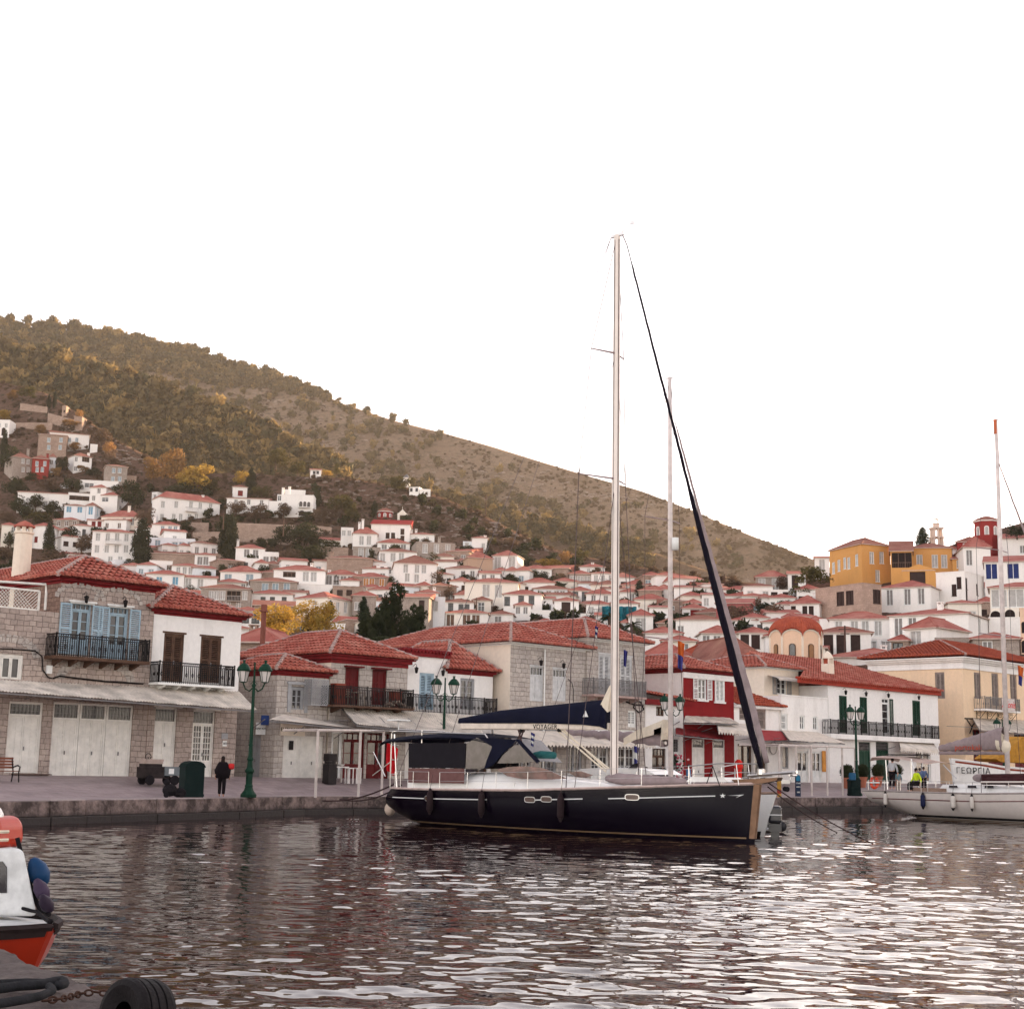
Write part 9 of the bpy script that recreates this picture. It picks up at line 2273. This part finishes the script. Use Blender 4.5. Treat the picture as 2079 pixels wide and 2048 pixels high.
q=onstreet(668,74.2);mb=MB();mb.box(-.25,.25,-.25,.25,0,1.0);mb.box(-.2,.2,-.2,.2,1.003,1.12);mb.box(-.24,.24,-.24,.24,1.123,1.5);o=mb.build('barbecue_stand',plain('dark_stand',(.025,.02,.02),.6));o.location=q;o.rotation_euler=(0,0,R(45));tag(o,'tall black stand left of the small white table','stand')
chair('chair','small red wooden chair by the right-hand shop door',onstreet(766,78.5),R(60),REDDOOR,.9)
# potted topiary
def pot(label,u,D,hpot=.75,rb=.55):
 q=onstreet(u,D);root=thing('potted_shrub',label,'potted shrub',q);mb=MB();mb.lathe([(.22,0),(.36,hpot*.9),(.40,hpot*.92),(.40,hpot),(.34,hpot),(.34,hpot-.08)],n=14);mb.build('pot',plain('terracotta',(.42,.15,.09),.8,var=.2),root)
 V=cloud(np.random.RandomState(int(u)),[(0,0,hpot+rb*.75,rb),(.05,0,hpot+rb*1.1,rb*.7),(0,0,hpot+rb*.5,rb*.8)],2200,.045);o=bpy.data.objects.new('foliage',tri_mesh('foliage',V,LEAF['dark']));scene.collection.objects.link(o);o.parent=root
 mb=MB();mb.ball((0,0,hpot+rb*.75),rb*.8,rb*.8,rb*.85,12,8);mb.build('foliage_core',LEAF['dark'],root)
pot('round clipped shrub in a terracotta pot left of the bin lamp',1720,104.5)
pot('round clipped shrub in a terracotta pot partly behind the lamp post',1751,107)
pot('round clipped shrub in a terracotta pot between the two green doors',1783,109.5)
pot('round clipped shrub in a pot right of the second green door',1820,112)
# sandwich board
q=onstreet(1620,92.5);root=thing('menu_board','narrow dark chalk menu board with a blue rounded top on the quay','menu board',q,R(20))
mb=MB();mb.prism([(-.17,0),(.17,0),(.17,1.15)]+[(.17*math.cos(t),1.15+.17*math.sin(t)) for t in np.linspace(0,math.pi,9)]+[(-.17,1.15)],-.05,.05);mb.build('board',plain('chalkboard',(.02,.03,.06),.7),root)
mb=MB();mb.prism([(-.15,.95),(.15,.95),(.15,1.14)]+[(.15*math.cos(t),1.14+.15*math.sin(t)) for t in np.linspace(0,math.pi,9)]+[(-.15,1.14)],-.056,-.051);mb.build('blue_top',plain('teal_blue_paint',(.02,.16,.28),.6),root)
for k,(tx,z,s_) in enumerate((('COOK',.80,.12),('AREA',.58,.12),('▶◀',.25,.14))): lettering(tx if k < 2 else 'HH',s_,WFRAME,root,(0,-.058,z),name='chalk_lettering')
# yellow/red post
q=onstreet(1582,89.5);mb=MB();mb.lathe([(.13,0),(.13,.95),(.10,1.0)],n=10);mb.m=1;mb.lathe([(.133,.2),(.133,.45)],n=10);o=mb.build('bollard',[plain('ochre_yellow_post',(.45,.24,.05),.6,var=.3),plain('red_band',(.30,.04,.03),.6)]);o.location=q;tag(o,'stubby yellow and red post at the quay edge right of the yacht bow','bollard')
q=onstreet(1500,99);mb=MB();mb.lathe([(.2,0),(.22,.6),(.3,.7),(.26,1.1),(.1,1.25)],n=12);o=mb.build('red_display_piece',plain('bright_red_cloth',(.75,.03,.02),.6));o.location=q+Vector((0,0,.35));tag(o,'bright red display dummy in the dark shop doorway','display')  # plain saturated red cloth colour, no emission
q=onstreet(1593,96.5);root=thing('hand_trolley','white and chrome hand trolley parked right of the yacht bow','hand trolley',q,R(10))
mb=MB();mb.tube([(-.5,0,.35),(.35,0,.5),(.45,0,.95)],.03,5);mb.box(-.5,.3,-.2,.2,.5,.75);mb.build('frame',STEEL,root)
for sy in (-.22,.22): mb=MB();mb.lathe([(.05,-.03),(.17,0),(.05,.03)],(.1,sy,.17),12,'y');mb.build('wheel',BK,root)
for (u,v,D_,s_,m_,lb) in ((1668,1535,104,.5,'orange','plain orange poster between the two glazed shop doors'),):
 x,z=J.uv(1672,1545);mb=MB();mb.box(-.28,.28,-.03,0,-.75,.75);o=mb.build('poster',plain('orange_poster',(.62,.26,.05),.6));o.location=wpos(J,x,-.05,z+0);o.rotation_euler=(0,0,R(45));tag(o,lb,'poster')
mb=MB();x,z=I_.uv(1568,1518);mb.tube([(.42*math.cos(t),0,.42*math.sin(t)) for t in np.linspace(0,6.28,22)],.035,5);o=mb.build('round_sign',plain('grey_ring',(.45,.42,.40),.6));o.location=wpos(I_,x,-.08,z);o.rotation_euler=(0,0,R(45));tag(o,'round white wall sign with a dark rim','sign')
mb=MB();mb.lathe([(.40,0),(.40,.02)],n=20,ax='y');mb.build('face',WHITE,o)
# flags
def flag(label,p,ang,w,h,cols,pole=None,cat='flag',hang=True):
 root=thing('flag',label,cat,p,ang);n=len(cols)
 if pole: mb=MB();mb.tube([(0,0,-pole),(0,0,.1)],.02,5);mb.build('staff',STEEL,root)
 mb=MB()
 for k in range(n):
  mb.m=k;z0,z1=-h*k/n,-h*(k+1)/n
  mb.grid([[(w*i/8*(1-.35*abs(zz)/h if hang else 1),.06*math.sin(i*1.3+zz*3),zz-(.45*w*(i/8)**1.2 if hang else 0)) for i in range(9)] for zz in (z0,(z0+z1)/2,z1)])
 mb.build('cloth',cols,root)
RF=plain('red_ensign_cloth',(.58,.012,.02),.8,var=.3);OF=plain('orange_flag_cloth',(.60,.14,.03),.8);BF=plain('blue_flag_cloth',(.05,.05,.22),.8)
flag('red ensign hanging limp at the stern of the navy yacht',at(786,1508,64.2),R(-20),.55,1.15,[RF],pole=.0)
flag('orange and blue pennant hanging beside the second, pinkish mast',at(1376,1300,59.5),R(0),.28,1.1,[OF,BF])
flag('orange and blue flag on the cream yacht rigging at the right',at(2066,1350,77.0),R(0),.3,1.0,[OF,BF])
flag('small dark pennant hanging just right of the main mast',at(1266,1318,54.5),R(0),.15,.6,[BF])
flag('long red flag wrapped along the second, pinkish mast',at(1359,1490,58.9),R(0),.14,1.15,[RF])
flag('small striped blue and white flag below the boom of the navy yacht',at(1078,1486,57.5),R(0),.16,.5,[BF,WFRAME,BF,WFRAME,BF])
flag('blue and white courtesy flag hanging in front of the shop windows',at(1287,1513,60.0),R(0),.2,.75,[BF,WFRAME,BF])
flag('small striped flag hanging above the boom from the left shroud',at(1208,1270,54.0),R(0),.12,.42,[BF,WFRAME,BF,WFRAME])
# ================================================================== AIR
m=bpy.data.materials.new('warm_haze');m.use_nodes=True;n=m.node_tree;n.nodes.clear()
pv=n.nodes.new('ShaderNodeVolumePrincipled');pv.inputs['Color'].default_value=(1.0,.90,.82,1);pv.inputs['Density'].default_value=HAZE;pv.inputs['Anisotropy'].default_value=.55
mo=n.nodes.new('ShaderNodeOutputMaterial');n.links.new(pv.outputs[0],mo.inputs['Volume'])
mb=MB();mb.box(-2200,2200,-150,2200,-3.0,480);o=mb.build('haze',m);tag(o,'warm evening haze over the harbour and hills','haze',kind='stuff')
# ================================================================== PEOPLE
SKIN=plain('skin',(.48,.27,.20),.6,var=.1);HAIR=plain('dark_hair',(.02,.012,.010),.7)
def person(label,p,rz,cloth_top,cloth_leg,hair=HAIR,pose='walk',h=1.7,hairlong=False,seated=False,group=None):
 """one skinned body with clothing shells; feet at the empty"""
 root=thing('person',label,'person',p,rz,group);k=h/1.7
 hipz=.92*k if not seated else .50*k
 J={}
 def v(x,y,z): return Vector((x*k,y*k,z*k if not seated else (z-.42)*k))
 V=[v(0,0,.95),v(0,0,1.12),v(0,.01,1.32),v(0,.0,1.45),v(0,-.01,1.53),v(0,-.02,1.62)]
 E=[(0,1),(1,2),(2,3),(3,4),(4,5)];Rr=[.135,.125,.15,.07,.052,.09]
 def chain(base,pts,rs):
  i0=base
  for q,r_ in zip(pts,rs): V.append(q);Rr.append(r_);E.append((i0,len(V)-1));i0=len(V)-1
  return i0
 st={'walk': .14,'stand': .02,'sit': 0}[pose]
 hands=[]
 for sd in (-1,1):
  if seated: chain(0,[v(.1*sd,-.02,.93),v(.12*sd,-.42,.93),v(.12*sd,-.44,.52),v(.12*sd,-.54,.45)],[.09,.07,.05,.04])
  else: chain(0,[v(.09*sd,0,.90),v(.10*sd,-st*sd*.8,.50),v(.10*sd,st*sd*-1.0+.04,.10),v(.105*sd,st*sd*-1.0-.10,.035)],[.095,.062,.045,.038])
  sw=.12*sd if pose=='walk' else 0
  e=chain(2,[v(.17*sd,.01,1.41),v(.27*sd,.03+sw*.4,1.16),v(.29*sd,-.05+sw,.95),v(.28*sd,-.09+sw,.88)],[.065,.042,.034,.030]);hands.append(V[e])
 me=bpy.data.meshes.new('body');me.from_pydata([tuple(q) for q in V],E,[]);o=bpy.data.objects.new('body',me);scene.collection.objects.link(o);o.parent=root
 sk=o.modifiers.new('skin','SKIN');sk.use_smooth_shade=True
 for i,d in enumerate(me.skin_vertices[0].data): d.radius=(Rr[i]*k,Rr[i]*k*.82)
 me.skin_vertices[0].data[0].use_root=True
 sb=o.modifiers.new('sub','SUBSURF');sb.levels=1;sb.render_levels=2
 me.materials.append(SKIN)
 # clothes: shells over the same skeleton
 def shell_(name,idx,grow,mat_):
  vs=sorted(idx);mp_={a: b for b,a in enumerate(vs)};ed=[(mp_[a],mp_[b]) for a,b in E if a in mp_ and b in mp_]
  m2=bpy.data.meshes.new(name);m2.from_pydata([tuple(V[i]) for i in vs],ed,[]);ob=bpy.data.objects.new(name,m2);scene.collection.objects.link(ob);ob.parent=root
  s2=ob.modifiers.new('skin','SKIN');s2.use_smooth_shade=True
  for a,d in zip(vs,m2.skin_vertices[0].data): d.radius=((Rr[a]+grow)*k,(Rr[a]+grow)*k*.85)
  m2.skin_vertices[0].data[0].use_root=True;ob.modifiers.new('sub','SUBSURF').render_levels=2;m2.materials.append(mat_);return ob
 shell_('jacket',[0,1,2,3,10,11,12,18,19,20],.022,cloth_top);shell_('trousers',[0,6,7,8,14,15,16],.036,cloth_leg)
 hd=V[5];mb=MB();mb.ball(hd+Vector((0,.012*k,.02*k)),.088*k,.098*k,.115*k,12,9)
 if hairlong: mb.ball(hd+Vector((0,.05*k,-.12*k)),.09*k,.06*k,.18*k,10,8)
 mb.build('hair',hair,root,smooth=True)
 mb=MB();mb.tube([hd+Vector((0,-.075*k,.0)),hd+Vector((0,-.105*k,-.03*k)),hd+Vector((0,-.08*k,-.04*k))],.014*k,5)
 for sx in (-1,1): mb.ball(hd+Vector((sx*.085*k,.0,-.01*k)),.012*k,.02*k,.03*k,6,5)
 mb.build('face_and_ears',SKIN,root)
 for hp in hands:
  mb=MB();mb.ball(hp+Vector((0,0,-.04*k)),.028*k,.03*k,.045*k,8,6)
  for f in range(4): mb.tube([hp+Vector(((f-1.5)*.013*k,-.01*k,-.07*k)),hp+Vector(((f-1.5)*.014*k,-.015*k,-.105*k-.008*k*(f in (1,2)))),hp+Vector(((f-1.5)*.014*k,-.025*k,-.135*k-.010*k*(f in (1,2))))],[.009*k,.008*k,.006*k],5)
  mb.tube([hp+Vector((0,-.03*k,-.03*k)),hp+Vector((0,-.055*k,-.07*k))],.010*k,5);mb.build('hand',SKIN,root)
 return root
BLKC=plain('black_clothes',(.010,.007,.009),.95)
w1=onstreet(450,63.8);person('person in black seen from behind, walking along the quay beside the lamp',w1,R(185),BLKC,BLKC,hairlong=True,pose='walk',h=1.68)
mb=MB();mb.lathe([(.22,0),(.30,.02),(.36,.35),(.2,.6),(.17,.7)],n=12);o=mb.build('loose_black_coat',BLKC,smooth=True);o.scale=(1,.62,1);o.location=w1+Vector((0,0,.78));tag(o,'loose black coat worn by the walking figure','coat')
mb=MB();mb.lathe([(.05,-.12),(.12,-.08),(.13,.1),(.04,.14)],n=10);o=mb.build('red_bag',plain('red_bag',(.6,.03,.03),.7),smooth=True);o.location=w1+Vector((.36,.05,1.28));tag(o,'small red bag carried by the walking figure','bag')
# seated at the cafe between the masts
person('person in dark grey seated at the cafe left of the long-haired one',onstreet(1312,88.5)+Vector((0,0,-.0)),R(60),plain('grey_clothes',(.12,.11,.12),.9),BLKC,seated=True)
person('long-haired person in black seated in front of the dark doorway',onstreet(1346,92.0),R(-30),BLKC,BLKC,seated=True,hairlong=True)
person('person in a bright blue top standing before the white door',onstreet(1398,88.0),R(100),plain('blue_top',(.05,.20,.42),.9),plain('blue_jeans',(.06,.09,.18),.9),pose='stand',h=1.72)
mb=MB()
rf=random.Random(3)
for i in range(60): mb.m=i % 3;c=(rf.gauss(0,.28),rf.uniform(-.2,.2),rf.uniform(.5,1.9));mb.ball(c,.08,.08,.07,6,4)
o=mb.build('flower_display',[plain('pink_flowers',(.45,.05,.09),.8),plain('pale_flowers',(.62,.40,.40),.8),LEAF['dark']]);o.location=onstreet(1380,93.0);tag(o,'display of pink and red souvenirs in the shop doorway','display',kind='stuff')
# aboard the cream yacht and on the quay behind
person('person in a white and grey jacket bending in the stern cockpit of the cream yacht',at(1811,1602,83.0),R(150),plain('pale_jacket',(.50,.50,.52),.9),BLKC,pose='stand',h=1.7).rotation_euler=(R(8),0,R(150))
person('person in a fluorescent yellow jacket sitting aboard the cream yacht',at(1861,1595,81.5)+Vector((0,0,-.35)),R(-70),plain('hi_vis_yellow',(.62,.78,.02),.8),BLKC,seated=True)
person('person in blue sitting behind the fluorescent yellow jacket, left of two',onstreet(1868,108),R(30),plain('slate_blue_top',(.10,.14,.25),.9),BLKC,pose='stand')
person('person in blue sitting behind the fluorescent yellow jacket, right of two',onstreet(1876,109),R(0),plain('slate_blue_top',(.10,.14,.25),.9),BLKC,pose='stand',h=1.75)
person('person in pale clothes stooping behind the white and grey jacket',onstreet(1824,104),R(200),plain('teal_grey_top',(.16,.25,.27),.9),plain('beige_trousers',(.4,.34,.28),.9),pose='stand',h=1.6)
# ================================================================== NEAR QUAY, BOTTOM LEFT
m_,n_,b_=_nm('near_rock');w_=worldpos(n_);t1=noisen(n_,2.2,9,w_,.7);t2=noisen(n_,22,8,w_,.75);t3=noisen(n_,.9,3,w_,.5)
a_=mixn(n_,rampn(n_,t1.outputs[0],.36,.62),(.06,.042,.038),(.21,.165,.15));a_=mixn(n_,.8,a_,rampn(n_,t2.outputs[0],.25,.75,(.5,.48,.48),(1.35,1.3,1.3)),'MULTIPLY')
n_.links.new(a_,b_.inputs['Base Color']);b_.inputs['Roughness'].default_value=.85
h_=n_.nodes.new('ShaderNodeMath');h_.operation='MULTIPLY_ADD';h_.inputs[1].default_value=2.5;n_.links.new(t1.outputs[0],h_.inputs[0]);n_.links.new(t2.outputs[0],h_.inputs[2]);bumpn(n_,b_,h_.outputs[0],.9,.06)
ROCK=m_
def rock_blocks():
 pts=[(-60,1918),(0,1932),(60,1950),(130,1975),(190,2000),(240,2012),(290,2035),(345,2070),(420,2130)]
 edge_=[onz(u,v,ZQ) for u,v in pts]
 mb=MB();N2=60;rows=[]
 xs=np.linspace(0,len(edge_)-1.001,70)
 E_=[edge_[int(q)].lerp(edge_[int(q)+1],q-int(q)) for q in xs]
 inn=Vector((-.62,-.78,0))
 for j in range(46):
  d=[-.10,-.05,-.02,0,.02,.06][j] if j < 6 else .06+(j-5)*.075
  row=[]
  for i,e in enumerate(E_):
   p_=e+inn*d;nz_=noise.fractal(Vector((p_.x*1.3,p_.y*1.3,2)),1.0,2.0,5)*.05+noise.fractal(Vector((p_.x*6,p_.y*6,7)),1.0,2.0,4)*.012
   z=ZQ+nz_-(0 if j > 4 else [1.4,.45,.16,.05,.01][j]);jn=abs(((p_.x*.55+p_.y*.35+.25*nz_) % 1.15)-.57)
   if jn < .03 and j > 3: z -=.05
   row.append((p_.x+noise.noise(Vector((p_.x*2,p_.y*2,3)))*.08*(j < 5),p_.y,z))
  rows.append(row)
 mb.grid(rows);o=mb.build('near_quay',ROCK,smooth=True);struct(o)
rock_blocks()
# the paved quay the camera stands on
mb=MB();a=onz(-700,1990,ZQ-.06);mb.add([(-30,14,ZQ-.12),(-4.5,10.5,ZQ-.12),(-1.5,7.6,ZQ-.12),(2,3,ZQ-.12),(3,-20,ZQ-.12),(-30,-20,ZQ-.12)],[(0,1,2,3,4,5)]);struct(mb.build('near_quay_pavement',ROCK))
# tyre fender
c=onz(286,2040,.72);p_=at(288,2052,9.75);R_=.33;root=thing('tyre_fender','old black tyre hung as a fender over the near quay edge','tyre',(p_.x,p_.y,p_.z+.0),R(28));RUB=plain('black_rubber',(.010,.008,.009),.65,var=.4,bump=.4,scale=6)
c=at(283,1985,9.75);rr_=.235;prof=[(.38,-.40),(.80,-.5),(.95,-.46),(1.0,-.34),(1.0,-.30),(.965,-.29),(.965,-.26),(1.0,-.25),(1.0,-.09),(.965,-.08),(.965,-.04),(1.0,-.03),(1.0,.13),(.965,.14),(.965,.18),(1.0,.19),(1.0,.34),(.95,.46),(.80,.5),(.38,.40)]
root.location=(c.x,c.y,c.z-.28)
mb=MB();mb.lathe([(r*.28,z*.34) for r,z in prof],n=40,ax='y',cap=False);mb.build('tread',RUB,root,smooth=False);root.rotation_euler=(R(-8),R(0),R(-38));root.scale=(.84,.84,.84);root.location.z +=.045
# chain and ropes on the near quay
ch=thing('chain','rusty link chain running over the near quay to the tyre','chain',(0,0,0));path=[onz(u,v,ZQ+.06) for u,v in ((95,2030),(130,2026),(165,2016),(195,2013),(225,2016),(250,2030))]
RUST=plain('rusty_chain',(.07,.035,.025),.8,var=.5);S_=[]
for i in range(len(path)-1):
 L_=(path[i+1]-path[i]).length;k=max(1,int(L_/.042))
 for q in range(k): S_.append((path[i].lerp(path[i+1],q/k),(path[i+1]-path[i]).normalized()))
ch.location=S_[0][0];mb=MB();mb.tube([(.032*math.cos(t),.019*math.sin(t),0) for t in np.linspace(0,2*math.pi,13)],.0075,6,False);lk=mb.mesh('link',RUST,True)
for i,(q,d) in enumerate(S_[:90]):
 o=bpy.data.objects.new('link',lk);scene.collection.objects.link(o);o.parent=ch;o.location=q-S_[0][0];o.rotation_euler=(R(70) if i % 2 else R(-15),0,math.atan2(d.y,d.x))
GR=plain('grey_green_hawser',(.028,.028,.031),.95,var=.4,bump=.6,scale=12)
def rp(label,px_,r): rope('rope',label,'rope',[onz(u,v,ZQ+.05+r) for u,v in px_],r,GR,8)
rp('thick dark hawser lying across the near quay, ending in a loop',((-60,2012),(0,2006),(40,2000),(80,1998),(110,1992),(128,1990),(132,1996),(118,2000)),.034)
rp('second strand of dark hawser just above the first',((-60,1998),(10,1994),(50,1992),(90,1993)),.024)
rp('third dark rope curving along the near quay at the frame corner',((-60,2040),(0,2036),(40,2030),(80,2022),(108,2010),(100,2002)),.030)
